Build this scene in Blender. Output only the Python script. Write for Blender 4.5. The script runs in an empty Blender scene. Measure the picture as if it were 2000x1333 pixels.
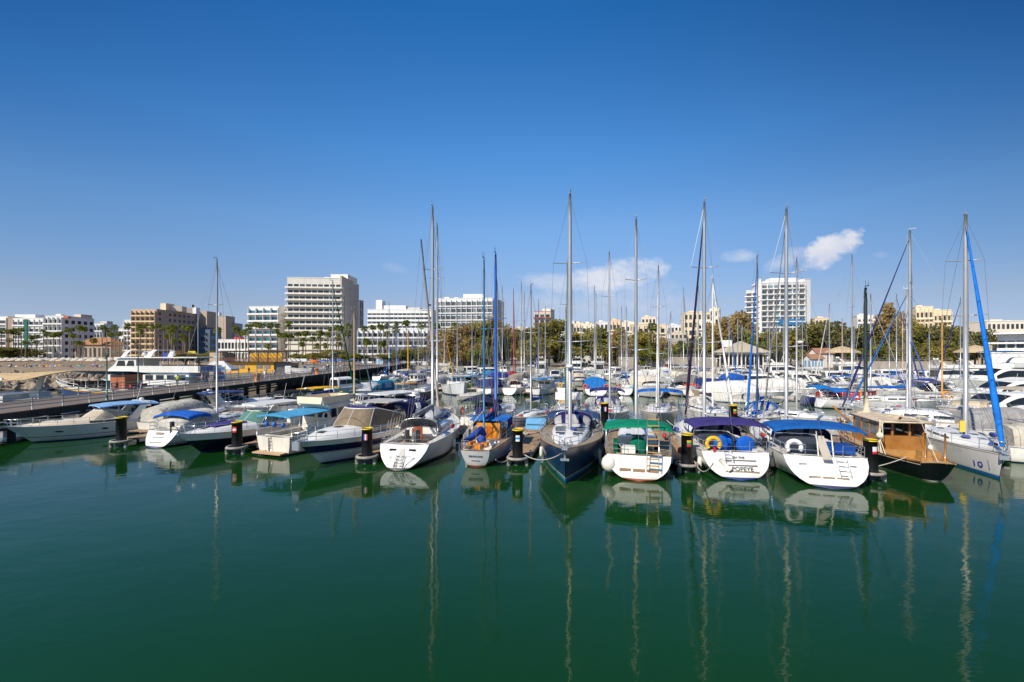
import bpy, math, random
from mathutils import Vector, Matrix
R = math.radians
sc = bpy.context.scene
COL = sc.collection
F_, HOR, CAMZ = 888.9, 690.0, 7.0      # focal length in photo pixels, horizon row, eye height

def gp(px, py, z=0.0):
    """ground point at height z seen at photo pixel"""
    Y = F_*(CAMZ-z)/(py-HOR)
    return Vector(((px-1000)/F_*Y, Y, z))
def at(px, Y, z=0.0):
    return Vector(((px-1000)/F_*Y, Y, z))
def zat(py, Y):
    return CAMZ+(HOR-py)*Y/F_

# ---------------------------------------------------------------- materials
_mc = {}
def M(col, rough=.4, metal=0., noise=.08, scale=1.5, bump=0., kind='', spec=.5, coat=0., alpha=1.):
    key = (tuple(round(c,3) for c in col), rough, metal, noise, scale, bump, kind, coat, alpha)
    if key in _mc: return _mc[key]
    m = bpy.data.materials.new(kind or 'paint'); m.use_nodes = True
    nt = m.node_tree; N = nt.nodes; Lk = nt.links
    b = N['Principled BSDF']
    b.inputs['Roughness'].default_value = rough
    b.inputs['Metallic'].default_value = metal
    b.inputs['Specular IOR Level'].default_value = spec
    if coat: b.inputs['Coat Weight'].default_value = coat; b.inputs['Coat Roughness'].default_value = .08
    if alpha < 1: b.inputs['Alpha'].default_value = alpha
    tc = N.new('ShaderNodeTexCoord')
    nz = N.new('ShaderNodeTexNoise'); nz.inputs['Scale'].default_value = scale; nz.inputs['Detail'].default_value = 6
    nz.inputs['Roughness'].default_value = .65
    mp = N.new('ShaderNodeMapping')
    if kind in ('gelcoat', 'wall', 'hull'): mp.inputs['Scale'].default_value = (1, 1, .35)
    Lk.new(tc.outputs['Object'], mp.inputs['Vector']); Lk.new(mp.outputs['Vector'], nz.inputs['Vector'])
    rp = N.new('ShaderNodeValToRGB')
    rp.color_ramp.elements[0].position = .3; rp.color_ramp.elements[1].position = .7
    lo = [c*(1-noise*1.6) for c in col]; hi = [min(1, c*(1+noise*.6)) for c in col]
    if kind in ('gelcoat', 'hull'): lo = [col[0]*(1-noise*1.2), col[1]*(1-noise*1.4), col[2]*(1-noise*2.0)]
    rp.color_ramp.elements[0].color = (*lo, 1); rp.color_ramp.elements[1].color = (*hi, 1)
    Lk.new(nz.outputs['Fac'], rp.inputs['Fac'])
    out = rp.outputs['Color']
    if kind in ('teak', 'planks'):
        wv = N.new('ShaderNodeTexWave'); wv.bands_direction = 'Y' if kind == 'teak' else 'X'
        wv.inputs['Scale'].default_value = 2.6 if kind == 'teak' else 1.1; wv.inputs['Distortion'].default_value = .3
        Lk.new(tc.outputs['Object'], wv.inputs['Vector'])
        r2 = N.new('ShaderNodeValToRGB'); r2.color_ramp.elements[0].position = .0; r2.color_ramp.elements[1].position = .22
        r2.color_ramp.elements[0].color = (.35, .33, .3, 1); r2.color_ramp.elements[1].color = (1, 1, 1, 1)
        Lk.new(wv.outputs['Fac'], r2.inputs['Fac'])
        mx = N.new('ShaderNodeMix'); mx.data_type = 'RGBA'; mx.blend_type = 'MULTIPLY'; mx.inputs['Factor'].default_value = .8
        Lk.new(out, mx.inputs['A']); Lk.new(r2.outputs['Color'], mx.inputs['B']); out = mx.outputs['Result']
    if kind == 'tiles':
        wv = N.new('ShaderNodeTexWave'); wv.inputs['Scale'].default_value = 1.2; wv.inputs['Distortion'].default_value = 1
        Lk.new(tc.outputs['Object'], wv.inputs['Vector'])
        mx = N.new('ShaderNodeMix'); mx.data_type = 'RGBA'; mx.blend_type = 'MULTIPLY'; mx.inputs['Factor'].default_value = .35
        Lk.new(out, mx.inputs['A']); Lk.new(wv.outputs['Color'], mx.inputs['B']); out = mx.outputs['Result']
    if kind == 'hull':
        # growth and scum along the waterline
        sp = N.new('ShaderNodeSeparateXYZ'); Lk.new(tc.outputs['Object'], sp.inputs[0])
        n5 = N.new('ShaderNodeTexNoise'); n5.inputs['Scale'].default_value = 2.2; n5.inputs['Detail'].default_value = 5; Lk.new(tc.outputs['Object'], n5.inputs['Vector'])
        mz = N.new('ShaderNodeMapRange'); mz.inputs['From Min'].default_value = .02; mz.inputs['From Max'].default_value = .34; mz.inputs['To Min'].default_value = 1; mz.inputs['To Max'].default_value = 0; Lk.new(sp.outputs['Z'], mz.inputs['Value'])
        mm = N.new('ShaderNodeMath'); mm.operation = 'MULTIPLY'; Lk.new(mz.outputs['Result'], mm.inputs[0]); Lk.new(n5.outputs['Fac'], mm.inputs[1])
        n6 = N.new('ShaderNodeTexNoise'); n6.inputs['Scale'].default_value = 3.5; n6.inputs['Detail'].default_value = 3; mp6 = N.new('ShaderNodeMapping'); mp6.inputs['Scale'].default_value = (1, 1, .12); Lk.new(tc.outputs['Object'], mp6.inputs['Vector']); Lk.new(mp6.outputs['Vector'], n6.inputs['Vector'])
        st = N.new('ShaderNodeMapRange'); st.inputs['From Min'].default_value = .58; st.inputs['From Max'].default_value = .78; st.inputs['To Max'].default_value = .30; Lk.new(n6.outputs['Fac'], st.inputs['Value'])
        ma = N.new('ShaderNodeMath'); ma.operation = 'MAXIMUM'; Lk.new(mm.outputs[0], ma.inputs[0]); Lk.new(st.outputs['Result'], ma.inputs[1])
        mx = N.new('ShaderNodeMix'); mx.data_type = 'RGBA'; Lk.new(ma.outputs[0], mx.inputs['Factor']); Lk.new(out, mx.inputs['A']); mx.inputs['B'].default_value = (col[0]*.45+.05, col[1]*.40+.04, col[2]*.28+.02, 1); out = mx.outputs['Result']
    if kind == 'canvas':
        wv = N.new('ShaderNodeTexWave'); wv.bands_direction = 'X'; wv.inputs['Scale'].default_value = .36; wv.inputs['Distortion'].default_value = .15; wv.inputs['Detail'].default_value = 0; Lk.new(tc.outputs['Object'], wv.inputs['Vector'])
        r2 = N.new('ShaderNodeValToRGB'); r2.color_ramp.elements[0].position = 0; r2.color_ramp.elements[1].position = .012; r2.color_ramp.elements[0].color = (.45,.45,.45,1); Lk.new(wv.outputs['Fac'], r2.inputs['Fac'])
        mx = N.new('ShaderNodeMix'); mx.data_type = 'RGBA'; mx.blend_type = 'MULTIPLY'; mx.inputs['Factor'].default_value = .8; Lk.new(out, mx.inputs['A']); Lk.new(r2.outputs['Color'], mx.inputs['B']); out = mx.outputs['Result']
    Lk.new(out, b.inputs['Base Color'])
    if bump:
        n2 = N.new('ShaderNodeTexNoise'); n2.inputs['Scale'].default_value = scale*3; n2.inputs['Detail'].default_value = 4
        Lk.new(tc.outputs['Object'], n2.inputs['Vector'])
        bp = N.new('ShaderNodeBump'); bp.inputs['Strength'].default_value = bump; bp.inputs['Distance'].default_value = .08
        Lk.new(n2.outputs['Fac'], bp.inputs['Height']); Lk.new(bp.outputs['Normal'], b.inputs['Normal'])
    _mc[key] = m
    return m
def gel(c, r=.28): return M(c, r, 0, .10, .9, 0, 'gelcoat', .5, .25)
def hullm(c, r=.28): return M(c, r, 0, .10, .9, 0, 'hull', .5, .25)
def cloth(c): return M(c, .85, 0, .20, 1.3, .9, 'canvas', .2)
def metal(c=(.62,.63,.64), r=.32): return M(c, r, .75, .05, 3, 0, 'metal')
WHITE = (.80,.79,.76); CREAM = (.74,.66,.52); OFFW = (.70,.68,.63)
NAVY = (.012,.022,.10); BLUE = (.015,.12,.52); SKYB = (.06,.30,.62); ROYAL = (.012,.09,.40); PURPLE = (.045,.035,.19)
GREEN = (.0,.19,.11); BEIGE = (.50,.43,.33); GREYC = (.36,.34,.31); BLACK = (.012,.012,.014); TAN = (.58,.46,.29)
ORANGE = (.75,.09,.01); YELLOW = (.78,.44,.01); RED = (.55,.02,.02); WOOD = (.30,.12,.035); TEAKC = (.36,.25,.15); DECKC = (.42,.27,.15)
GLASSD = M((.018,.022,.026), .05, 0, .3, 2, 0, 'glass', .6)
GLASSG = M((.10,.22,.18), .06, 0, .25, 1.2, 0, 'glass', .6)
VINYL = M((.40,.40,.40), .12, 0, .35, 3, .25, 'vinyl', .5)
STEEL = metal((.66,.67,.68), .25)
ALU = M((.44,.445,.45), .36, .45, .06, 2, 0, 'mast alloy')
WIRE = M((.30,.30,.31), .4, .4, .05, 2)
ROPE = M((.55,.50,.42), .9, 0, .2, 6)
TEAK = M(TEAKC, .75, 0, .15, 2, .1, 'teak')
GELW = gel(WHITE); GELC = gel(CREAM); GELO = gel(OFFW)
BOTTOM = M((.02,.03,.06), .6)
RUBBER = M((.02,.02,.022), .55, 0, .2, 3)
FENDERM = gel((.76,.73,.66), .4)

# ---------------------------------------------------------------- mesh builder
class MB:
    def __init__(s): s.v = []; s.f = []; s.m = []; s.s = []
    def add(s, vs, fs, m=0, sm=False):
        o = len(s.v); s.v += [tuple(v) for v in vs]
        for f in fs: s.f.append(tuple(o+i for i in f)); s.m.append(m); s.s.append(sm)
        return s
    def box(s, c, d, m=0, rz=0, ry=0, taper=1.0):
        x, y, z = [k/2 for k in d]; vs = []
        for dz in (-1, 1):
            k = taper if dz > 0 else 1
            for dx, dy in ((-1,-1),(1,-1),(1,1),(-1,1)): vs.append(Vector((dx*x*k, dy*y*k, dz*z)))
        if ry: vs = [Matrix.Rotation(ry, 3, 'Y') @ v for v in vs]
        if rz: vs = [Matrix.Rotation(rz, 3, 'Z') @ v for v in vs]
        c = Vector(c)
        return s.add([v+c for v in vs], [(3,2,1,0),(4,5,6,7),(0,1,5,4),(1,2,6,5),(2,3,7,6),(3,0,4,7)], m)
    def b2(s, lo, hi, m=0):
        return s.box([(a+b)/2 for a, b in zip(lo, hi)], [b-a for a, b in zip(lo, hi)], m)
    def tube(s, p0, p1, r0, r1=None, n=6, m=0, cap=True):
        return s.path([p0, p1], [r0, r0 if r1 is None else r1], n, m, cap)
    def path(s, pts, r, n=6, m=0, cap=True, closed=False, sq=1.0):
        pts = [Vector(p) for p in pts]; k = len(pts)
        rs = r if isinstance(r, (list, tuple)) else [r]*k
        vs = []; up0 = None
        for i, p in enumerate(pts):
            if closed: t = pts[(i+1) % k]-pts[i-1]
            else: t = pts[min(i+1, k-1)]-pts[max(i-1, 0)]
            if t.length < 1e-9: t = Vector((0,0,1))
            t.normalize()
            if up0 is None:
                up0 = Vector((0,0,1)) if abs(t.z) < .9 else Vector((1,0,0))
            a = t.cross(up0)
            if a.length < 1e-4: a = t.cross(Vector((0,1,0)))
            a.normalize(); b = a.cross(t); up0 = b if abs(t.z) >= .0 else up0
            for j in range(n):
                an = 2*math.pi*j/n
                vs.append(p + a*(math.cos(an)*rs[i]) + b*(math.sin(an)*rs[i]*sq))
        fs = []
        for i in range(k if closed else k-1):
            i2 = (i+1) % k
            for j in range(n):
                fs.append((i*n+j, i*n+(j+1) % n, i2*n+(j+1) % n, i2*n+j))
        if cap and not closed: fs.append(tuple(range(n))); fs.append(tuple((k-1)*n+j for j in reversed(range(n))))
        return s.add(vs, fs, m, n > 4)
    def grid(s, rows, m=0, sm=True, cr=False, cc=False, mf=None):
        nr, nc = len(rows), len(rows[0]); o = len(s.v)
        for r in rows: s.v += [tuple(p) for p in r]
        for i in range(nr if cr else nr-1):
            for j in range(nc if cc else nc-1):
                i2, j2 = (i+1) % nr, (j+1) % nc
                s.f.append((o+i*nc+j, o+i*nc+j2, o+i2*nc+j2, o+i2*nc+j)); s.m.append(mf(i, j) if mf else m); s.s.append(sm)
        return s
    def poly(s, pts, m=0): return s.add(pts, [tuple(range(len(pts)))], m)
    def prism(s, pts, vec, m=0):
        n = len(pts); v = Vector(vec); a = [Vector(p) for p in pts]; vs = a+[p+v for p in a]
        fs = [tuple(reversed(range(n))), tuple(range(n, 2*n))]+[(i, (i+1) % n, n+(i+1) % n, n+i) for i in range(n)]
        return s.add(vs, fs, m)
    def ball(s, c, r, m=0, nu=10, nv=6, sx=1, sy=1, sz=1):
        c = Vector(c); rows = []
        for i in range(nv+1):
            th = math.pi*i/nv
            rows.append([c+Vector((r*sx*math.sin(th)*math.cos(2*math.pi*j/nu), r*sy*math.sin(th)*math.sin(2*math.pi*j/nu), r*sz*math.cos(th))) for j in range(nu)])
        return s.grid(rows, m, True, False, True)
    def ring(s, c, Rr, r, axis='Z', m=0, n=16, k=6, arc=(0, 2*math.pi)):
        c = Vector(c); full = arc[1]-arc[0] > 6.28; pts = []
        for i in range(n+(0 if full else 1)):
            a = arc[0]+(arc[1]-arc[0])*i/n; u, w = math.cos(a)*Rr, math.sin(a)*Rr
            pts.append(c+Vector({'Z': (u, w, 0), 'X': (0, u, w), 'Y': (u, 0, w)}[axis]))
        return s.path(pts, r, k, m, True, full)
    def build(s, name, mats, parent=None, loc=None, rz=0):
        me = bpy.data.meshes.new(name); me.from_pydata(s.v, [], s.f)
        if not isinstance(mats, (list, tuple)): mats = [mats]
        for mt in mats: me.materials.append(mt)
        me.polygons.foreach_set('material_index', s.m); me.polygons.foreach_set('use_smooth', s.s)
        me.update()
        o = bpy.data.objects.new(name, me); COL.objects.link(o)
        if parent: o.parent = parent
        if loc is not None: o.location = loc
        if rz: o.rotation_euler.z = rz
        return o
def tag(o, label, cat=None, group=None, kind=None):
    o['label'] = label
    if cat: o['category'] = cat
    if group: o['group'] = group
    if kind: o['kind'] = kind
    return o
def thing(name, label, cat, loc=(0,0,0), rz=0, group=None):
    o = bpy.data.objects.new(name, None); COL.objects.link(o); o.location = loc; o.rotation_euler.z = rz
    return tag(o, label, cat, group)
def lab(o, label): o['label'] = label; return o
def dup(root, loc, rz=0, label=None, scale=None):
    r = root.copy(); COL.objects.link(r); r.location = loc; r.rotation_euler.z = rz
    if label: r['label'] = label
    if scale is not None: r.scale = (scale, scale, scale) if not isinstance(scale, tuple) else scale
    for ch in list(root.children):
        c = ch.copy(); COL.objects.link(c); c.parent = r
        for g in ch.children:
            d = g.copy(); COL.objects.link(d); d.parent = c
    return r
def lerp(a, b, t): return a+(b-a)*t
def lin(a, b, n): return [a+(b-a)*i/(n-1) for i in range(n)]
ORD = ['first','second','third','fourth','fifth','sixth','seventh','eighth','ninth','tenth','eleventh','twelfth','thirteenth','fourteenth','fifteenth','sixteenth','seventeenth','eighteenth','nineteenth','twentieth']
ORD += ['twenty-'+o for o in ORD[:9]]+['thirtieth']+['thirty-'+o for o in ORD[:9]]
def text_mesh(txt, size, name, mat, parent, loc, rot, bold=0.0):
    cu = bpy.data.curves.new(name, 'FONT'); cu.body = txt; cu.size = size; cu.align_x = 'CENTER'; cu.extrude = .004; cu.offset = bold
    t = bpy.data.objects.new(name, cu); COL.objects.link(t)
    bpy.context.view_layer.update()
    me = bpy.data.meshes.new_from_object(t.evaluated_get(bpy.context.evaluated_depsgraph_get()))
    bpy.data.objects.remove(t); bpy.data.curves.remove(cu)
    me.materials.clear(); me.materials.append(mat)
    o = bpy.data.objects.new(name, me); COL.objects.link(o); o.parent = parent; o.location = loc; o.rotation_euler = rot
    return o
# ---------------------------------------------------------------- camera, light, sky
cam = bpy.data.cameras.new('camera'); cam.lens = 16; cam.sensor_width = 36; cam.shift_y = (HOR-666.5)/2000
cam.clip_end = 30000; cam.clip_start = .1
co = bpy.data.objects.new('camera', cam); COL.objects.link(co); co.location = (0,0,CAMZ); co.rotation_euler = (R(90),0,0)
sc.camera = co
SUN = Vector((-.64,-.66,.76)).normalized()
sl = bpy.data.lights.new('sun', 'SUN'); sl.energy = 5.0; sl.angle = R(.5); sl.color = (1,.91,.76)
so = bpy.data.objects.new('sun', sl); COL.objects.link(so); so.rotation_euler = SUN.to_track_quat('Z','Y').to_euler(); so.location = (-50,-40,60)
w = bpy.data.worlds.new('World'); sc.world = w; w.use_nodes = True
nt = w.node_tree; N = nt.nodes; Lk = nt.links
bg = N['Background']; bg.inputs['Strength'].default_value = .115
sky = N.new('ShaderNodeTexSky'); sky.sky_type = 'NISHITA'; sky.sun_disc = False
sky.sun_elevation = math.asin(SUN.z); sky.sun_rotation = math.atan2(SUN.x, SUN.y)
sky.air_density = 1.0; sky.dust_density = .2; sky.ozone_density = 1.0; sky.altitude = 0
tc = N.new('ShaderNodeTexCoord'); sep = N.new('ShaderNodeSeparateXYZ'); Lk.new(tc.outputs['Generated'], sep.inputs[0])
# grade the sky by elevation: deeper blue overhead, pale violet-blue at the horizon
gr = N.new('ShaderNodeValToRGB'); Lk.new(sep.outputs['Z'], gr.inputs['Fac']); els = gr.color_ramp.elements
for pos, c in ((.0, (.42,.54,.98)), (.10, (.69,.69,.88)), (.26, (.78,1.06,1.34)), (.40, (.52,1.11,1.60)), (.60, (.19,.86,1.48)), (1., (.35,.85,1.3))):
    e = els[0] if pos == 0 else els[len(els)-1] if pos == 1. else els.new(pos)
    e.color = (*[x/2 for x in c], 1)
hs = N.new('ShaderNodeVectorMath'); hs.operation = 'MULTIPLY'; Lk.new(sky.outputs['Color'], hs.inputs[0]); Lk.new(gr.outputs['Color'], hs.inputs[1])
ax = N.new('ShaderNodeMath'); ax.operation = 'MULTIPLY'; Lk.new(sep.outputs['X'], ax.inputs[0]); Lk.new(sep.outputs['X'], ax.inputs[1])
az = N.new('ShaderNodeMath'); az.operation = 'MULTIPLY'; az.use_clamp = True; Lk.new(ax.outputs[0], az.inputs[0]); Lk.new(sep.outputs['Z'], az.inputs[1])
# the sky is deeper towards the two sides than straight ahead
sd_ = N.new('ShaderNodeValToRGB'); Lk.new(az.outputs[0], sd_.inputs['Fac']); sd_.color_ramp.elements[0].color = (1,1,1,1); sd_.color_ramp.elements[1].position = .215; sd_.color_ramp.elements[1].color = (.27,.42,.52,1)
hz = N.new('ShaderNodeVectorMath'); hz.operation = 'MULTIPLY'; Lk.new(hs.outputs[0], hz.inputs[0]); Lk.new(sd_.outputs['Color'], hz.inputs[1]); hs = hz
h2 = N.new('ShaderNodeVectorMath'); h2.operation = 'SCALE'; h2.inputs['Scale'].default_value = 1.74; Lk.new(hs.outputs[0], h2.inputs[0]); fx = N.new('ShaderNodeMath'); fx.operation = 'MULTIPLY_ADD'; Lk.new(sep.outputs['X'], fx.inputs[0]); fx.inputs[1].default_value = -.20*1.74; fx.inputs[2].default_value = 1.74; Lk.new(fx.outputs[0], h2.inputs['Scale'])
def mth(op, a, b=None, clamp=False):
    n = N.new('ShaderNodeMath'); n.operation = op; n.use_clamp = clamp
    for i, x in enumerate((a, b)):
        if x is None: continue
        if isinstance(x, (int, float)): n.inputs[i].default_value = x
        else: Lk.new(x, n.inputs[i])
    return n.outputs[0]
yc = mth('MAXIMUM', sep.outputs['Y'], .05)
U = mth('DIVIDE', sep.outputs['X'], yc); V = mth('DIVIDE', sep.outputs['Z'], yc)
cmb = N.new('ShaderNodeCombineXYZ'); Lk.new(U, cmb.inputs[0]); Lk.new(mth('MULTIPLY', V, 1.6), cmb.inputs[1])
nz = N.new('ShaderNodeTexNoise'); nz.inputs['Scale'].default_value = 17; nz.inputs['Detail'].default_value = 12; nz.inputs['Roughness'].default_value = .66
Lk.new(cmb.outputs[0], nz.inputs['Vector'])
def cloud(px, py, rx, ry, tilt, edge, dens):
    cu, cv = (px-1000)/F_, (HOR-py)/F_; ca, sa = math.cos(tilt), math.sin(tilt)
    du, dv = mth('SUBTRACT', U, cu), mth('SUBTRACT', V, cv)
    a = mth('DIVIDE', mth('ADD', mth('MULTIPLY', du, ca), mth('MULTIPLY', dv, sa)), rx*1.3/F_)
    b = mth('DIVIDE', mth('SUBTRACT', mth('MULTIPLY', dv, ca), mth('MULTIPLY', du, sa)), ry*1.3/F_)
    r = mth('ADD', mth('MULTIPLY', a, a), mth('MULTIPLY', b, b))
    f = mth('SUBTRACT', 1.0, r)                                      # 1 in the middle, 0 at the rim
    g = mth('ADD', mth('MULTIPLY', f, 1.25), mth('MULTIPLY', mth('SUBTRACT', nz.outputs['Fac'], .49), 3.6))
    return mth('MULTIPLY', mth('MULTIPLY', g, edge, True), dens), b
cl = [cloud(1622,488,58,24,R(24),1.1,.80), cloud(1545,506,42,15,R(22),.7,.36), cloud(1442,500,28,11,R(5),.7,.40),
      cloud(1190,545,92,26,R(10),.8,.68), cloud(1085,552,62,17,R(-4),.7,.42), cloud(1180,592,170,28,0,.4,.36), cloud(770,523,24,8,R(-15),.5,.14), cloud(1722,498,14,5,0,.5,.18), cloud(1250,570,70,22,0,.5,.3)]
mask = cl[0][0]
for c in cl[1:]: mask = mth('MAXIMUM', mask, c[0])
ys = mth('MULTIPLY', sep.outputs['Y'], 20, True); mask = mth('MULTIPLY', mask, ys)
mx = N.new('ShaderNodeMix'); mx.data_type = 'RGBA'; Lk.new(mask, mx.inputs['Factor']); Lk.new(h2.outputs[0], mx.inputs['A'])
shade = mth('ADD', .5, mth('MULTIPLY', cl[0][1], .55), True)
cc = N.new('ShaderNodeMix'); cc.data_type = 'RGBA'; cc.inputs['A'].default_value = (4.9,5.1,6.1,1); cc.inputs['B'].default_value = (7.3,7.0,6.9,1)
n3 = mth('MULTIPLY', mth('SUBTRACT', nz.outputs['Fac'], .38), 3.2, True)
Lk.new(mth('MULTIPLY', mth('ADD', n3, shade), .5), cc.inputs['Factor'])
Lk.new(cc.outputs['Result'], mx.inputs['B']); Lk.new(mx.outputs['Result'], bg.inputs['Color'])
sc.view_settings.view_transform = 'Standard'; sc.view_settings.look = 'None'; sc.view_settings.exposure = .2; sc.view_settings.gamma = 1
sc.render.engine = 'CYCLES'
sc.cycles.max_bounces = 6; sc.cycles.transparent_max_bounces = 12

# ---------------------------------------------------------------- water
def water_mat():
    m = bpy.data.materials.new('harbour water'); m.use_nodes = True
    nt = m.node_tree; N = nt.nodes; Lk = nt.links; b = N['Principled BSDF']
    tc = N.new('ShaderNodeTexCoord')
    n0 = N.new('ShaderNodeTexNoise'); n0.inputs['Scale'].default_value = .05; n0.inputs['Detail'].default_value = 3
    Lk.new(tc.outputs['Object'], n0.inputs['Vector'])
    rp = N.new('ShaderNodeValToRGB'); rp.color_ramp.elements[0].position = .35; rp.color_ramp.elements[1].position = .65
    rp.color_ramp.elements[0].color = (.0045,.036,.0065,1); rp.color_ramp.elements[1].color = (.0062,.047,.0085,1)
    Lk.new(n0.outputs['Fac'], rp.inputs['Fac']); Lk.new(rp.outputs['Color'], b.inputs['Base Color'])
    b.inputs['Roughness'].default_value = .042; b.inputs['IOR'].default_value = 1.333
    b.inputs['Specular IOR Level'].default_value = .46
    hts = []
    for s, wgt, stretch in ((13, .45, .4), (6, .55, .5), (2.4, .36, .55), (.5, .5, .8)):
        mp = N.new('ShaderNodeMapping'); mp.inputs['Scale'].default_value = (stretch, 1, 1); mp.inputs['Rotation'].default_value = (0,0,R(12))
        nz = N.new('ShaderNodeTexNoise'); nz.inputs['Scale'].default_value = s; nz.inputs['Detail'].default_value = 3
        Lk.new(tc.outputs['Object'], mp.inputs['Vector']); Lk.new(mp.outputs['Vector'], nz.inputs['Vector'])
        mu = N.new('ShaderNodeMath'); mu.operation = 'MULTIPLY'; mu.inputs[1].default_value = wgt/s; Lk.new(nz.outputs['Fac'], mu.inputs[0]); hts.append(mu.outputs[0])
    a = hts[0]
    for h in hts[1:]:
        ad = N.new('ShaderNodeMath'); ad.operation = 'ADD'; Lk.new(a, ad.inputs[0]); Lk.new(h, ad.inputs[1]); a = ad.outputs[0]
    # a light breeze ruffles the open water, the basin between the boats lies calmer
    n4 = N.new('ShaderNodeTexNoise'); n4.inputs['Scale'].default_value = .035; n4.inputs['Detail'].default_value = 2; Lk.new(tc.outputs['Object'], n4.inputs['Vector'])
    mr = N.new('ShaderNodeMapRange'); mr.inputs['From Min'].default_value = .35; mr.inputs['From Max'].default_value = .7; mr.inputs['To Min'].default_value = .035; mr.inputs['To Max'].default_value = .12
    Lk.new(n4.outputs['Fac'], mr.inputs['Value'])
    bp = N.new('ShaderNodeBump'); bp.inputs['Distance'].default_value = .35
    Lk.new(mr.outputs['Result'], bp.inputs['Strength'])
    Lk.new(a, bp.inputs['Height']); Lk.new(bp.outputs['Normal'], b.inputs['Normal'])
    return m
wb = MB(); S = 9000
wb.poly([(-S,-2000,0),(S,-2000,0),(S,S,0),(-S,S,0)])
wo = wb.build('water', water_mat()); wo['kind'] = 'structure'; wo['label'] = 'calm dark green harbour water'
# ---------------------------------------------------------------- hulls
class Hull:
    def __init__(h, L, B, fs, fb, ob=1.0, rake=.3, wt=.75, tm=.42, p=2.2, dip=.1, tw=.5, q=.55, flare=1., wlb=.86, bulge=.1, pinch=0):
        h.__dict__.update(locals())
    def s(h, t): return h.fs+(h.fb-h.fs)*t**1.6-h.dip*math.sin(math.pi*t)
    def b(h, t):
        if t < h.tm: return h.B/2*(h.wt+(1-h.wt)*math.sin(math.pi/2*t/h.tm))
        u = (t-h.tm)/(1-h.tm); return h.B/2*max(.012, 1-u**h.p)
    def wl(h, t):
        u = max(0, (t-h.tm)/(1-h.tm)); k = lerp(h.tw, h.wlb, min(1, t/.35))
        return h.b(t)*max(.15, k-.33*h.flare*u*u)
    def X(h, t, f=1.):
        f = max(-.3, min(1.15, f))
        xs = -h.L/2+(h.rake*f if h.rake > 0 else -h.rake*(1-f)); xb = h.L/2-h.ob*(1-f)
        return xs+(xb-xs)*t
    def y(h, t, f):
        if f <= 0: return h.wl(t)*(1+f*.5)
        n = lerp(h.q if h.q > 1 else 1.55, 1.12, min(1, t*1.7)); f = min(1, f)
        return h.wl(t)+(h.b(t)-h.wl(t))*(1-(1-f)**n)**(1/n)
    def pt(h, t, f, side=1, off=0): return Vector((h.X(t, f), side*(h.y(t, f)+off), h.s(t)*f))
    def top(h, t, yf=0, dz=0): return Vector((h.X(t, 1), h.b(t)*yf, h.s(t)+dz))
    def x2t(h, x): return (x-h.X(0))/(h.X(1)-h.X(0))
    def tr(h, f, y, off=.012):
        yy = h.y(0, f); return Vector((h.X(0, f)-h.bulge*(1-(y/max(yy, .01))**2)-off, y, h.s(0)*f))
def build_hull(h, root, cols, bands, name='hull', nt=16, label=None):
    """cols: [underwater, main, stripe...]; bands: (f_low, f_high, index) over the default 1"""
    fr = sorted({-.35, 0., 1., .02, .05, .09, .14, .25, .37, .5, .75} | {b for x in bands for b in x[:2]})
    ts = [1-(1-i/(nt-1))**1.35 for i in range(nt)]
    mb = MB()
    def mi(i, j):
        f = (fr[i]+fr[i+1])/2
        if f < 0: return 0
        for a, b, k in bands:
            if a <= f <= b: return k
        return 1
    for sd in (1, -1):
        rows = [[h.pt(t, f, sd) for t in (ts if sd < 0 else ts[::-1])] for f in fr]
        mb.grid(rows, 1, True, mf=mi)
    ys = lin(-1, 1, 9)
    rows = [[h.tr(f, y*h.y(0, f), 0) for y in ys] for f in fr]
    mb.grid(rows, 1, True, mf=lambda i, j: mi(i, j) if mi(i, j) == 0 or h.__dict__.get('tband') else 1)
    o = mb.build(name, cols, root)
    return o
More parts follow.
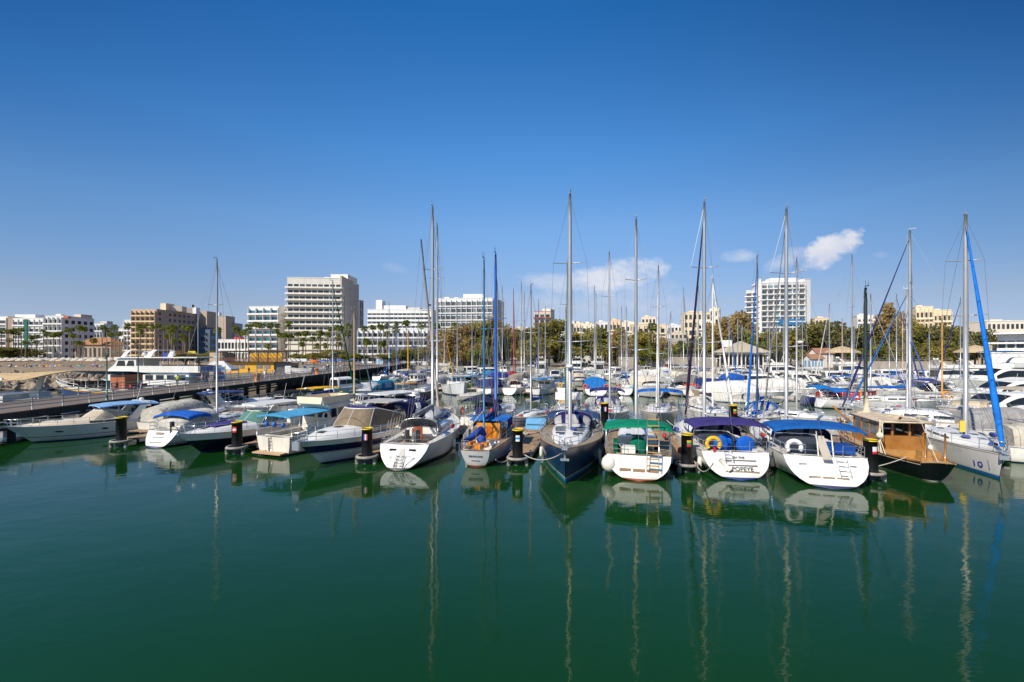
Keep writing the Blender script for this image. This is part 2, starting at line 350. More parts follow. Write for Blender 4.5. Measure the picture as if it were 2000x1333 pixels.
def build_deck(h, root, mat, ck=None, nt=14, side=None, floor=.55, mfloor=None):
    mb = MB(); ts = lin(0, 1, nt)
    if ck: ts = sorted(set([t for t in ts if abs(t-ck[0]) > .015 and abs(t-ck[1]) > .015]+[ck[0], ck[1]]))
    ys = [-1, -.5, 0, .5, 1]
    def P(t, y): b = h.b(t); return Vector((h.X(t), y*b, h.s(t)-.015+.05*(1-y*y)*min(1, b)))
    if not ck: mb.grid([[P(t, y) for y in ys] for t in ts])
    else:
        a = [t for t in ts if t <= ck[0]+1e-6]; c = [t for t in ts if t >= ck[1]-1e-6]; m = [t for t in ts if ck[0]-1e-6 <= t <= ck[1]+1e-6]
        if len(a) > 1: mb.grid([[P(t, y) for y in ys] for t in a])
        if len(c) > 1: mb.grid([[P(t, y) for y in ys] for t in c])
        w = ck[2]
        for sd in (1, -1):
            mb.grid([[P(t, sd), Vector((h.X(t), sd*min(w, h.b(t)-.12), h.s(t)+.03))] for t in m])
        w0 = lambda t: min(w, h.b(t)-.12)
        zf = lambda t: h.s(t)-floor
        fl = MB()
        fl.grid([[Vector((h.X(t), sd*w0(t), h.s(t)+.03)), Vector((h.X(t), sd*w0(t)*.97, h.s(t)-floor*.45)), Vector((h.X(t), sd*w0(t)*.55, h.s(t)-floor*.45)), Vector((h.X(t), sd*w0(t)*.53, zf(t)))][::1] for t in m] if False else
                [[Vector((h.X(t), w0(t), h.s(t)+.03)), Vector((h.X(t), w0(t)*.97, h.s(t)-floor*.45)), Vector((h.X(t), w0(t)*.55, h.s(t)-floor*.45)), Vector((h.X(t), w0(t)*.53, zf(t))),
                  Vector((h.X(t), -w0(t)*.53, zf(t))), Vector((h.X(t), -w0(t)*.55, h.s(t)-floor*.45)), Vector((h.X(t), -w0(t)*.97, h.s(t)-floor*.45)), Vector((h.X(t), -w0(t), h.s(t)+.03))] for t in m], 0, False,
                mf=lambda i, j: 1 if j in (1, 3, 5) else 0)
        for t in (m[0], m[-1]):
            fl.poly([Vector((h.X(t), w0(t), h.s(t)+.03)), Vector((h.X(t), -w0(t), h.s(t)+.03)), Vector((h.X(t), -w0(t)*.53, zf(t))), Vector((h.X(t), w0(t)*.53, zf(t)))])
        fl.build('cockpit', [side or mat, mfloor or mat], root)
    return mb.build('deck', mat, root)
def gunwale(h, root, mat, r=.035, name='toe_rail', t1=1., nt=16):
    mb = MB()
    for sd in (1, -1): mb.path([h.top(t, sd, .02) for t in lin(0, t1, nt)], r, 5)
    return mb.build(name, mat, root)
def rails(h, root, t0=.05, t1=.9, n=7, hh=.6, r=.016, pulpit=True, pushpit=True, inset=.97, wires=2):
    mb = MB(); ts = lin(t0, t1, n)
    for sd in (1, -1):
        for t in ts: mb.tube(h.top(t, sd*inset), h.top(t, sd*inset, hh), r, n=4)
        for k in range(wires): mb.path([h.top(t, sd*inset, hh*(1-.48*k)) for t in ts], r*.6, 4)
    mb.build('guard_rail', STEEL, root)
    if pulpit:
        mb = MB(); a = [h.top(t, 1*inset, hh*1.02) for t in (t1, lerp(t1, 1, .6))]; c = h.top(1, 0, hh*1.05)+Vector((.08, 0, 0))
        mb.path(a+[c]+[Vector((p.x, -p.y, p.z)) for p in a[::-1]], r*1.25, 5)
        mb.path([p-Vector((0, 0, hh*.45)) for p in a+[c]]+[Vector((p.x, -p.y, p.z-hh*.45)) for p in a[::-1]], r, 4)
        for p in a:
            for sd in (1, -1): mb.tube((p.x, sd*p.y, p.z), (p.x, sd*p.y, p.z-hh), r, n=4)
        mb.tube(c, c-Vector((.25, 0, hh)), r, n=4); mb.build('pulpit', STEEL, root)
    if pushpit:
        mb = MB()
        for z in (hh, hh*.52):
            mb.path([h.top(t0+.04, inset, z), h.top(.005, inset*.98, z), h.top(.0, .45, z)], r*1.2, 5)
            mb.path([h.top(t0+.04, -inset, z), h.top(.005, -inset*.98, z), h.top(.0, -.45, z)], r*1.2, 5)
        for y in (-.95, -.45, .45, .95): mb.tube(h.top(.004, y), h.top(.004, y, hh), r, n=4)
        mb.tube(h.top(.0, -.45, hh*.52), h.top(0, .45, hh*.52), r*.5, n=4); mb.build('pushpit', STEEL, root)
def cabin_trunk(h, root, mat, t0, t1, hh, wf=.62, front=.45, name='cabin', win=GLASSD, nwin=1, whi=.34, wlo=.3, flatfront=False, deckmat=None, winname='cabin_window'):
    """coach roof along the centre line from t0 to t1; returns roof height function"""
    n = 12; ts = lin(t0, t1, n)
    def hf(t): u = (t-t0)/(t1-t0); return hh*(1 if u < 1-front else max(.03, 1-((u-1+front)/front)**1.7))
    def wfn(t): return min(h.b(t)*wf, h.b(t)-.22) if h.b(t) > .5 else h.b(t)*wf*.8
    def sec(t):
        wd, k, z = wfn(t), hf(t), h.s(t)
        return [(h.X(t), y*wd, z+zz*k) for y, zz in ((-1, -.03), (-.94, .72), (-.80, .95), (-.4, 1.03), (0, 1.06), (.4, 1.03), (.80, .95), (.94, .72), (1, -.03))]
    mb = MB(); mb.grid([sec(t) for t in ts], 0, True); mb.poly(sec(t0)); mb.poly(sec(t1)[::-1])
    c = mb.build(name, mat, root)
    if nwin:
        for sd in (1, -1):
            L = t0+(t1-t0)*.08; Rr = t0+(t1-t0)*(1-front*.75); step = (Rr-L)/nwin
            for k in range(nwin):
                a, b = L+step*k+step*.06, L+step*(k+1)-step*.06; g = MB(); m = 5
                def P(t, z, o): wd = wfn(t); return Vector((h.X(t), sd*(wd*lerp(1, .94, z/.72)+o), h.s(t)+z*hf(t)))
                rows = [[P(t, z, .014) for t in lin(a, b, m)] for z in (wlo, wlo+whi)]
                if sd > 0: rows = rows[::-1]
                g.grid(rows, 0, False); g.build(winname, win, c)
    return c, hf, wfn
def hatch(h, c, t, y, z, sx=.5, sy=.5, mat=GLASSD):
    mb = MB(); mb.box((h.X(t), y, z), (sx, sy, .05)); mb.build('deck_hatch', mat, c)
def rig(h, root, mt, top, base=None, r=.085, mat=ALU, nsp=2, spl=.85, fore=None, foresag=.0, jibcol=None, jibr=.085, back=True, lean=0, side=0, wires=True, name='mast', inst=True, radar=None, steps=False, spcol=None):
    """mast at station mt reaching height top; fore = bow station of the forestay, jibcol = furled sail"""
    b = Vector((h.X(mt), side, base if base is not None else h.s(mt)+.3)); tp = Vector((h.X(mt)-lean, side, top))
    H = tp.z-b.z
    P = lambda k: b.lerp(tp, k)
    mb = MB(); mb.path([P(0), P(.5), P(.9), P(1)], [r, r, r*.85, r*.6], 8)
    if inst:
        mb.tube(tp, tp+Vector((0, 0, .5)), .012, n=4); mb.box(tp+Vector((-.18, 0, .1)), (.5, .06, .05)); mb.tube(tp+Vector((-.4, 0, .1)), tp+Vector((-.4, 0, .4)), .012, n=4)
    mast = mb.build(name, mat, root)
    sps = []
    for i in range(nsp):
        k = (i+1)/(nsp+1)+(.04 if nsp > 1 else .12); p = P(k); l = spl*(1-.14*i)
        s = MB(); s.path([p+Vector((-.15, -l, .08)), p, p+Vector((-.15, l, .08))], [.022, .036, .022], 5); s.build('spreader', spcol or mat, mast); sps.append((p, l))
    if radar:
        s = MB(); p = P(radar); s.ball(p+Vector((r+.25, 0, 0)), .26, sz=.5); s.build('radar_dome', GELW, mast)
    if wires:
        wr = MB(); rr = .011
        bw = max(.3, h.b(mt)-.12)
        for sd in (1, -1):
            ch = Vector((h.X(mt)-.15, sd*bw, h.s(mt)))
            pts = [ch]+[p+Vector((-.15, sd*l, .08)) for p, l in sps]+[P(.985)]
            wr.path(pts, rr, 3)
            if sps: wr.tube(Vector((h.X(mt)-.5, sd*bw, h.s(mt))), sps[0][0], rr*.9, n=3); wr.tube(Vector((h.X(mt)+.35, sd*bw*.97, h.s(mt))), sps[0][0], rr*.9, n=3)
        if back: wr.tube(P(.99), h.top(0, .0, .05), rr, n=3)
        if fore: wr.tube(P(.97), h.top(fore, 0, .05), rr, n=3)
        # halyards close to the mast
        wr.tube(P(.98)+Vector((r+.03, .05, 0)), P(.02)+Vector((r+.14, .12, 0)), rr*.8, n=3)
        wr.build('rigging', WIRE, root)
    if jibcol and fore:
        a, e = P(.96), h.top(fore, 0, .35); j = MB(); n = 9; pts = []; rs = []
        for i in range(n):
            k = i/(n-1); q = a.lerp(e, k); q.z -= foresag*math.sin(math.pi*k); pts.append(q); rs.append(jibr*(.28+.95*k) if k < .93 else jibr*.7)
        j.path(pts, rs, 7); j.build('furled_jib', cloth(jibcol), root)
    return mast, P
def boom(root, p, length, r=.07, mat=ALU, cover=None, dz=.0, coverh=.34, sag=.0, ydev=0, boot=False):
    """boom from the mast aft (-x); with a folded sail under a cover"""
    e = p+Vector((-length, ydev, dz)); mb = MB(); mb.tube(p, e, r, r*.9, 8); o = mb.build('boom', mat, root)
    if cover:
        s = MB(); rows = []; n = 9; rng = random.Random(int(length*100)+int(p.x*10))
        for i in range(n):
            k = i/(n-1); c = p.lerp(e, k*.96+.01); c.z -= sag*math.sin(math.pi*k)
            hh = coverh*(1-.55*k)*(1+.12*rng.uniform(-1, 1)); wd = .17*(1-.35*k)*(1+.2*rng.uniform(-1, 1))
            rows.append([c+Vector((0, wd*math.sin(a)*(1 if math.cos(a) < .2 else .8), .06+hh*.5+hh*.62*math.cos(a)-.1)) for a in lin(0, 2*math.pi, 9)[:-1]])
        if boot:
            c0 = rows[0]; up = [q+Vector((.12, 0, .9)) for q in c0]; up = [Vector((up[0].x, lerp(q.y, 0, .35), lerp(q.z, max(z.z for z in up), .3))) for q in up]; rows = [up]+rows
        s.grid(rows, 0, True, False, True); s.poly(rows[0]); s.poly(rows[-1][::-1]); s.build('sail_cover', cloth(cover), o)
    return o
def bimini(root, x0, x1, w, z, col, arch=.28, sideflap=.16, base=.9, name='bimini', droop=.12, legs=True):
    n, m = 9, 11; mb = MB(); top = []
    for i in range(n):
        u = i/(n-1); x = lerp(x0, x1, u); zz = z-droop*abs(2*u-1)**2.2+.025*math.sin(u*math.pi*4)**2*-1
        row = [(x, w*math.sin(v*math.pi/2*.96)*1.02, zz-arch*(1-math.cos(v*math.pi/2))) for v in lin(-1, 1, m)]
        row = [(x, row[0][1], row[0][2]-sideflap)]+row+[(x, row[-1][1], row[-1][2]-sideflap)]; top.append(row)
    mb.grid(top[::-1], 0, True)
    for e, d in ((0, -1), (-1, 1)):
        r0 = top[e]; mb.grid([r0, [(p[0]+d*.04, p[1], p[2]-.13) for p in r0]], 0, True)
    o = mb.build(name, cloth(col), root)
    if legs:
        fr = MB()
        for x in (x0+.12, (x0+x1)/2, x1-.12):
            fr.path([((x0+x1)/2+(x-(x0+x1)/2)*.35, -w*.98, base)]+[(x, w*.99*math.sin(v*math.pi/2*.96), z-.05-arch*(1-math.cos(v*math.pi/2))-droop*.7) for v in lin(-1, 1, 7)]+[((x0+x1)/2+(x-(x0+x1)/2)*.35, w*.98, base)], .017, 5)
        fr.build('bimini_frame', STEEL, o)
    return o
def sprayhood(root, xa, xf, w, z, h, col, win=VINYL, name='sprayhood'):
    """canvas hood opening aft at xa, closing down to deck height z at xf"""
    n, m = 8, 13; rows = []
    for i in range(n):
        u = i/(n-1); x = lerp(xa, xf, u); k = math.sqrt(max(0, 1-(u*.985)**2.4)); wd = w*lerp(1, .86, u*u)
        rows.append([(x, wd*math.copysign(abs(math.sin(a))**.75, math.sin(a)), z+h*k*max(0, math.cos(a))**.62) for a in lin(-math.pi/2, math.pi/2, m)])
    mb = MB(); mb.grid(rows, 0, True, mf=lambda i, j: 1 if i >= n-4 and i < n-1 and 1 <= j < m-2 and j not in (4, 7) else 0)
    o = mb.build(name, [cloth(col), win], root)
    fr = MB(); fr.path(rows[0], .02, 5); fr.build('hood_frame', STEEL, o)
    return o
def fender(h, root, t, sd, l=.7, r=.13, mat=None, z=.55, round_=False):
    mb = MB(); f = max(.12, min(.95, z/h.s(t))); c = h.pt(t, f, sd, r*1.05); c.z = z
    if round_: mb.ball(c, r)
    else:
        rows = []
        for i in range(7):
            a = math.pi*i/6; rr = r*min(1, math.sin(a)*1.5+.02); zz = -l/2*math.cos(a); rows.append([c+Vector((rr*math.cos(q), rr*math.sin(q), zz)) for q in lin(0, 2*math.pi, 9)[:-1]])
        mb.grid(rows, 0, True, False, True)
    mb.tube(c+Vector((0, 0, l/2 if not round_ else r)), h.top(t, sd, .1), .012, n=4)
    mb.build('fender', mat or FENDERM, root)
def wheel(root, p, r=.42, n=6, mat=STEEL):
    mb = MB(); p = Vector(p); mb.ring(p, r, .022, 'X', n=18, k=5)
    for k in range(n): a = math.pi*2*k/n; mb.tube(p, p+Vector((0, r*math.cos(a), r*math.sin(a))), .012, n=4)
    mb.box(p+Vector((.12, 0, -.25)), (.18, .22, .75)); mb.build('steering_wheel', mat, root)
def lifering(root, p, col, axis='X', r=.3, arc=(0, 6.2832), rr=.075):
    mb = MB(); mb.ring(p, r, rr, axis, n=16, k=7, arc=arc); return mb.build('lifebuoy', M(col, .6), root)
def ladder(root, p0, p1, w=.4, n=4, mat=STEEL, r=.02, axis=(0, 1, 0), tread=None, name='boarding_ladder'):
    p0, p1, a = Vector(p0), Vector(p1), Vector(axis)*w/2; mb = MB()
    mb.tube(p0-a, p1-a, r, n=5); mb.tube(p0+a, p1+a, r, n=5)
    for k in range(n):
        c = p0.lerp(p1, (k+.5)/n)
        if tread: mb.box(c, (.1 if axis[1] else w, w if axis[1] else .1, .05), 1)
        else: mb.tube(c-a, c+a, r, n=5)
    return mb.build(name, [mat, tread or mat], root)
def dinghy(root, p, L, W, hh, mat, rz=0, name='upturned_dinghy', keelmat=None):
    h = Hull(L, W, hh, hh, .3, .1, .7, .4, 2.0, 0); mb = MB(); p = Vector(p); rot = Matrix.Rotation(rz, 3, 'Z')
    rows = [[p+rot @ Vector((h.X(t), h.b(t)*math.sin(a), hh*max(0, math.cos(a))**.7)) for a in lin(-math.pi/2, math.pi/2, 9)] for t in lin(0, 1, 9)]
    mb.grid(rows); mb.poly(rows[0]); mb.path([r[0] for r in rows]+[r[-1] for r in rows[::-1]], .05, 5, 0)
    return mb.build(name, mat, root)
def place(L, near, end, hd, ob=0):
    """root position: end 'stern'/'bow' of the boat floats at point near, bow heading hd degrees"""
    d = Vector((math.cos(R(hd)), math.sin(R(hd)), 0)); c = near+d*(L/2 if end == 'stern' else -(L/2-ob))
    return c, R(hd)
def sail_yacht(label, L=11, B=3.6, near=None, end='stern', hd=80, mpx=None, mY=None, mtop=None, hull=WHITE, boot=NAVY, stripe=None, band=None, deck=None, fs=1.15, fb=1.45, rake=.55, wt=.75, tw=.42,
               ob=1.1, toe=None, mt=.57, cab=(.30,.80,.42), cabw=.62, cabcol=None, nwin=3, nsp=2, r=.085, jib=None, jr=.085, boomc=None, bl=None, bdz=.0, hood=None, bim=None, bimz=2.55, ck=(.03,.33,None),
               wheels=1, ring=None, q=1.55, mast=ALU, rail=True, fend=(), lod=0, group='sailing yachts moored in the marina', cat='sailboat', dip=.08, boot2=False, fsag=0, radar=None, lean=0, p=2.2, boombag=False, ydev=0, name='sailing_yacht', spl=.85, floor=.6, pushpit=True, extras=None, tm=.42, bimw=.46):
    d = Vector((math.cos(R(hd)), math.sin(R(hd)), 0))
    h = Hull(L, B, fs, fb, ob, rake, wt, tm, p, dip, tw, q)
    if mpx is not None: c = at(mpx, mY)-d*h.X(mt)
    else: c, _ = place(L, near, end, hd, ob)
    rz = R(hd)
    top = zat(mtop, c.y+d.y*h.X(mt)) if mtop else L*1.32
    root = thing(name, label, cat, (c.x, c.y, 0), rz, group)
    H = hullm(hull); bands = [(0, .10, 0)]
    cols = [M(boot, .5), H]
    if stripe: cols.append(gel(stripe)); bands += [band or (.84, .92)] and [tuple((band or (.84,.92)))+(2,)]
    build_hull(h, root, cols, bands, nt=16 if lod < 2 else 10)
    dm = deck or gel((.72,.70,.66), .55)
    ckw = ck[2] or B*.33
    build_deck(h, root, dm, (ck[0], ck[1], ckw) if ck[1] else None, 14 if lod < 2 else 9, GELW, floor, TEAK if lod < 1 else None)
    gunwale(h, root, toe or gel((.55,.54,.52)), .03 if lod < 2 else .045, nt=14 if lod < 2 else 8)
    cc, hf, wfn = cabin_trunk(h, root, gel(cabcol or WHITE), cab[0], cab[1], cab[2], cabw, nwin=nwin if lod < 2 else 1)
    if lod < 2:
        for t in (cab[0]+.12*(cab[1]-cab[0]), cab[0]+.5*(cab[1]-cab[0]), cab[0]+.72*(cab[1]-cab[0])):
            if lod == 0: 
                for y in (-.42, .42): hatch(h, cc, t, y*wfn(t), h.s(t)+hf(t)*1.06, .42, .3)
            else: hatch(h, cc, t, 0, h.s(t)+hf(t)*1.07)
    base = h.s(mt)+(hf(mt) if cab[0] < mt < cab[1] else 0)
    m, P = rig(h, root, mt, top, base, r, mast, nsp, spl, .985, fsag, jib, jr, lean=lean, radar=radar, inst=lod < 3)
    if bl != 0:
        bl_ = bl or (L*.36)
        boom(root, Vector((h.X(mt)-r-.05, 0, base+(.95 if bdz == 0 else .95))), bl_, .075, mast, boomc, bdz, boot=boombag, ydev=ydev)
    ca = h.X(cab[0])
    if hood: sprayhood(root, ca-.35, ca+1.15, min(B*.36, wfn(cab[0])*1.15), h.s(cab[0])+cab[2]*.75, .85, hood)
    if bim: bimini(root, h.X(ck[0])+.35, ca-.45, B*bimw, bimz, bim, base=h.s(.1)+.05)
    if rail and lod < 3: rails(h, root, .05, .9, 7 if lod < 1 else 5, .6, .016 if lod < 1 else .02, True, pushpit)
    if lod < 2 and wheels:
        for k in range(wheels):
            wheel(root, (h.X(ck[0])+1.25, (0 if wheels == 1 else (k*2-1)*B*.2), h.s(.05)-floor+.95), .42 if wheels == 1 else .4)
    if lod < 2:
        rr = random.Random(int(L*100+hd))
        for sd in (1, -1):
            mb = MB(); p_ = h.top(ck[1]*.75, sd*.62, .05); mb.tube(p_, p_+Vector((0, 0, .2)), .10, .08, 8); mb.build('winch', STEEL, root)
        for k in range(2 if lod else 3):
            t_ = rr.choice((.86, .8, .7, .62, .12, .08)); mb = MB(); p_ = h.top(t_, rr.uniform(-.6, .6), .1+(hf(t_)*1.02 if cab[0] < t_ < cab[1] else 0))
            for q in range(3): mb.ring(p_+Vector((0, 0, .035*q)), .2-.02*q, .03, 'Z', n=12, k=5)
            mb.build('rope_coil', M(rr.choice(((.6,.55,.45), (.05,.08,.3), (.45,.06,.05), (.62,.6,.55))), .9, 0, .25, 8), root)
        mb = MB(); t_ = rr.uniform(.36, .6); sd = rr.choice((1, -1)); p_ = h.top(t_, sd*.86, .28); mb.ball(p_, .2, sx=2.2, sy=.7, sz=.8); mb.build('deck_bag', cloth(rr.choice(((.02,.05,.25), (.35,.33,.30), (.5,.46,.38), (.45,.05,.04)))), root)
    if ring: lifering(root, h.top(.03, .8, .42)+Vector((-.08, 0, 0)), ring)
    for t, sd in fend: fender(h, root, t, sd)
    if extras: extras(h, root, P, base, wfn, hf)
    return h, root

# ---------------------------------------------------------------- motor boats
def crown(h, root, mat, t0, t1, hh, wf=.86, name='foredeck', n=12, blunt=.12):
    def hf(t): u = (t-t0)/(t1-t0); return hh*max(.02, 1-u**2.2)
    def sec(t):
        wd = max(.05, h.b(t)*wf-.08); return [(h.X(t), y*wd, h.s(t)-.02+z*hf(t)) for y, z in ((-1, 0), (-.93, .45), (-.72, .8), (-.35, .97), (0, 1), (.35, .97), (.72, .8), (.93, .45), (1, 0))]
    ts = lin(t0, t1, n); mb = MB(); mb.grid([sec(t) for t in ts]); mb.poly(sec(t0))
    return mb.build(name, mat, root), hf
def windscreen(root, xf, w, z, hgt, rk, depth, mat=GLASSG, frame=None, panes=5, curve=.8, topw=.82):
    """wrap-round screen: front at xf, half width w, raked back by rk, sides run depth aft"""
    def cv(k, xo, wd, zz):
        pts = []
        for a in lin(-1, 1, 17):
            if abs(a) < .62: q = a/.62; pts.append(Vector((xo-curve*(1-math.cos(q*math.pi/2))*1.0, wd*math.sin(q*math.pi/2), zz)))
            else:
                q = (abs(a)-.62)/.38; pts.append(Vector((xo-curve-depth*q, math.copysign(wd, a), zz-(hgt*.55*q if k else 0))))
        return pts
    lo, hi = cv(0, xf, w, z), cv(1, xf-rk, w*topw, z+hgt)
    mid = [a.lerp(b, .5)+Vector((.02, 0, .03)) for a, b in zip(lo, hi)]
    mb = MB(); mb.grid([hi, mid, lo], 0, True); o = mb.build('windscreen', mat, root)
    fr = MB(); fr.path(hi, .035, 5); fr.path(lo, .03, 5)
    for j in {2: (5, 11), 3: (3, 8, 13), 5: (1, 4, 8, 12, 15)}[panes]: fr.path([lo[j], mid[j], hi[j]], .022, 4)
    fr.build('windscreen_frame', frame or GELW, o)
    return o, lo, hi
def arch(root, x, w, z0, z1, mat, rk=.6, wid=.45, th=.07, name='radar_arch', lean=.25):
    pts = []
    for a in lin(-1, 1, 13):
        s = math.copysign(min(1, abs(a)*1.25), a); u = max(0, (abs(a)-.55)/.45)
        zz = z1-.03*a*a-(z1-z0)*u**1.25; y = w*(.86*min(1, abs(a)/.55) if u == 0 else lerp(.86, 1, u**.6))*(1 if a > 0 else -1)
        pts.append(Vector((x-rk+rk*u*1.5+lean*u, y, zz)))
    mb = MB(); rows = []
    for i, p in enumerate(pts):
        t = (pts[min(i+1, 12)]-pts[max(i-1, 0)]); t.x = 0; t.normalize(); nrm = Vector((0, -t.z, t.y))
        ww = wid*(1+.5*abs(i-6)/6)
        rows.append([p+Vector((ww/2, 0, 0))+nrm*th/2, p+Vector((-ww/2, 0, 0))+nrm*th/2, p+Vector((-ww/2, 0, 0))-nrm*th/2, p+Vector((ww/2, 0, 0))-nrm*th/2])
    mb.grid(rows, 0, False, False, True); mb.poly(rows[0]); mb.poly(rows[-1][::-1])
    return mb.build(name, mat, root)
def side_ports(h, root, ts, f=.62, l=.5, hh=.14, mat=GLASSD, name='porthole'):
    for sd in (1, -1):
        for t in ts:
            mb = MB(); dt = l/h.L/2; n = 7
            up = [h.pt(t+dt*math.cos(a), f+hh/2*math.sin(a)/h.s(t), sd, .012) for a in lin(0, 2*math.pi, 13)[:-1]]
            mb.poly(up if sd < 0 else up[::-1]); mb.build(name, mat, root)
def motor_yacht(label, L=11, B=3.6, near=None, end='bow', hd=60, hull=WHITE, low=None, lowband=(.0,.62), boot=NAVY, stripe=None, band=(.86,.93), fs=1.15, fb=1.75, ob=1.9, deckc=None, scr=GLASSG, scrcover=None, wt=.84, tm=.5, p=2.5,
                tcr=(.56,.97), crh=.42, archc=WHITE, bim=None, hard=None, pad=None, cover=None, ports=(.6,.72), rail=True, fly=False, plat=True, lod=0, canopy=None, group='motor boats moored in the marina', cat='motorboat', radar=False, saloon=None, name='motor_cruiser', antennas=1, scrh=.75, extras=None, bimz=2.75, seat=None, archx=.24, fend=()):
    c, rz = place(L, near, end, hd, ob)
    root = thing(name, label, cat, (c.x, c.y, 0), rz, group)
    h = Hull(L, B, fs, fb, ob, -.15, wt, tm, p, .04, .82, .7, 1.15, .88, .05)
    cols = [M(boot, .5), hullm(hull)]; bands = [(0, .07, 0)]
    if low: cols.append(gel(low, .2)); bands.append((*lowband, 2))
    if stripe: cols.append(gel(stripe)); bands.append((*band, len(cols)-1))
    if low: bands = [(0, .05, 0)]+bands[1:]
    build_hull(h, root, cols, bands, nt=16 if lod < 2 else 10)
    DM = gel(deckc or (.76,.74,.70), .42)
    tc0 = tcr[0]
    build_deck(h, root, DM, (.05, tc0-.04, B*.36) if not cover and not saloon else None, 12, GELW, .5, M((.55,.45,.34), .8))
    gunwale(h, root, gel((.6,.59,.57)) if not low else gel((.75,.74,.72)), .05, 'rub_rail', nt=12)
    fd, hf = crown(h, root, gel(deckc or WHITE, .32), tc0, tcr[1], crh)
    zt = h.s(tc0)+crh
    xf = h.X(tc0)+.25; w0 = h.b(tc0)*.86-.1
    if lod < 2:
        for t in (.72, .84): hatch(h, fd, t, 0, h.s(t)+hf(t)+.0, .5, .42)
    if pad:
        mb = MB(); a, b = tc0+.05, tc0+.26; wd = h.b(a)*.5
        rows = [[(h.X(t), y*wd*(1-(t-a)/(b-a)*.35), h.s(t)+hf(t)*(1-.06*y*y)+.06) for y in (-1, -.5, 0, .5, 1)] for t in lin(a, b, 6)]
        mb.grid(rows); mb.grid([[rows[0][j], (rows[0][j][0]-.02, rows[0][j][1], rows[0][j][2]-.1)] for j in range(5)]); mb.build('sun_pad', cloth(pad), fd)
    if saloon:
        # long enclosed deck house with dark side windows
        a, b, hh = saloon; n = 10; xs = lin(h.X(a), h.X(b)+.9, n)
        def prof(x, k):
            u = (x-xs[0])/(xs[-1]-xs[0]); wd = min(h.b(min(1, h.x2t(x)))*.86, B*.43); z0 = h.s(h.x2t(x))
            hx = hh*(1 if u < .55 else max(.02, 1-((u-.55)/.45)**1.8))
            return [(x, y*wd, z0+z*hx) for y, z in ((-1, 0), (-.95, .28), (-.86, .86), (-.7, 1), (0, 1.06), (.7, 1), (.86, .86), (.95, .28), (1, 0))]
        mb = MB(); mb.grid([prof(x, 0) for x in xs]); mb.poly(prof(xs[0], 0)); dh = mb.build('deckhouse', gel(WHITE), root)
        for sd in (1, 7):
            g = MB(); m = 3 if sd == 1 else 5
            rows = []
            for x in lin(lerp(xs[0], xs[-1], .06), lerp(xs[0], xs[-1], .86), 12):
                P = prof(x, 0); q0, q1 = (Vector(P[1]), Vector(P[2])) if sd == 1 else (Vector(P[7]), Vector(P[6])); o = Vector((0, -.02 if sd == 1 else .02, .005))
                rows.append([q0.lerp(q1, .15)+o, q0.lerp(q1, .9)+o])
            g.grid(rows if sd == 1 else [r[::-1] for r in rows], 0, False); g.build('saloon_window', GLASSD, dh)
        g = MB(); P0 = prof(xs[0], 0); g.poly([Vector(P0[k]).lerp(Vector((P0[4][0], 0, P0[4][2]*.6+P0[0][2]*.4)), .12)-Vector((.02, 0, 0)) for k in (0, 2, 6, 8)]); g.build('saloon_door', GLASSD, dh)
        g = MB(); rows = []
        for x in lin(lerp(xs[0], xs[-1], .70), lerp(xs[0], xs[-1], .90), 6):
            P = prof(x, 0); rows.append([Vector(P[k])+Vector((.01, 0, .02)) for k in (3, 4, 5)])
        g.grid(rows, 0, True); g.build('front_window', scr, dh)
        zt = h.s(a)+hh*1.06
        if fly:
            fx0, fx1 = xs[0]-.2, lerp(xs[0], xs[-1], .62); wd = B*.38
            mb = MB()
            ol = [(fx0, -wd), (fx1-.8, -wd), (fx1, -wd*.55), (fx1, wd*.55), (fx1-.8, wd), (fx0, wd)]
            mb.prism([(x, y, zt-.04) for x, y in ol], (0, 0, .1)); 
            lo = [(x, y, zt+.06) for x, y in ol]; hi = [(x-.12, y*.97, zt+.62) for x, y in ol]
            mb.grid([hi, lo], 0, False); mb.grid([[(p[0]-.06, p[1]*.94, p[2]) for p in hi], hi], 0, False); mb.grid([[(p[0]-.06, p[1]*.94, p[2]) for p in lo], [(p[0]-.06, p[1]*.94, p[2]) for p in hi]], 0, False)
            mb.build('flybridge', gel(WHITE), root)
            mb = MB(); mb.box(((fx0+fx1)/2-.4, 0, zt+.38), (1.0, wd*1.3, .6)); mb.box((fx0+.5, 0, zt+.3), (.5, wd*1.5, .5)); mb.build('flybridge_seat', M((.7,.68,.62), .6), root)
            zt += .55; arch(root, fx0+.9, wd*1.02, zt-.1, zt+1.0, gel(WHITE), .4, .4)
            if radar: mb = MB(); mb.box((fx0+.5, 0, zt+1.2), (.3, 1.2, .12)); mb.tube((fx0+.5, 0, zt+.95), (fx0+.5, 0, zt+1.2), .08); mb.ball((fx0+.5, .55, zt+1.35), .25); mb.ball((fx0+.5, -.55, zt+1.35), .25); mb.build('radar', GELW, root)
    elif cover:
        # canvas stretched over the whole cockpit
        n = 9; rows = []
        for t in lin(.03, tc0+.06, n):
            u = (t-.03)/(tc0+.03); hh = (1.15+.35*math.sin(u*2.6))*(1 if u < .8 else 1-(u-.8)*2.6); wd = h.b(t)*.93
            rows.append([(h.X(t), wd*y, h.s(t)+.05+z*hh) for y, z in ((-1, 0), (-.97, .5), (-.8, .9), (-.4, 1), (0, 1.04), (.4, 1), (.8, .9), (.97, .5), (1, 0))])
        mb = MB(); mb.grid(rows, 0, True); mb.poly(rows[0]); mb.build('boat_cover', cloth(cover), root)
    else:
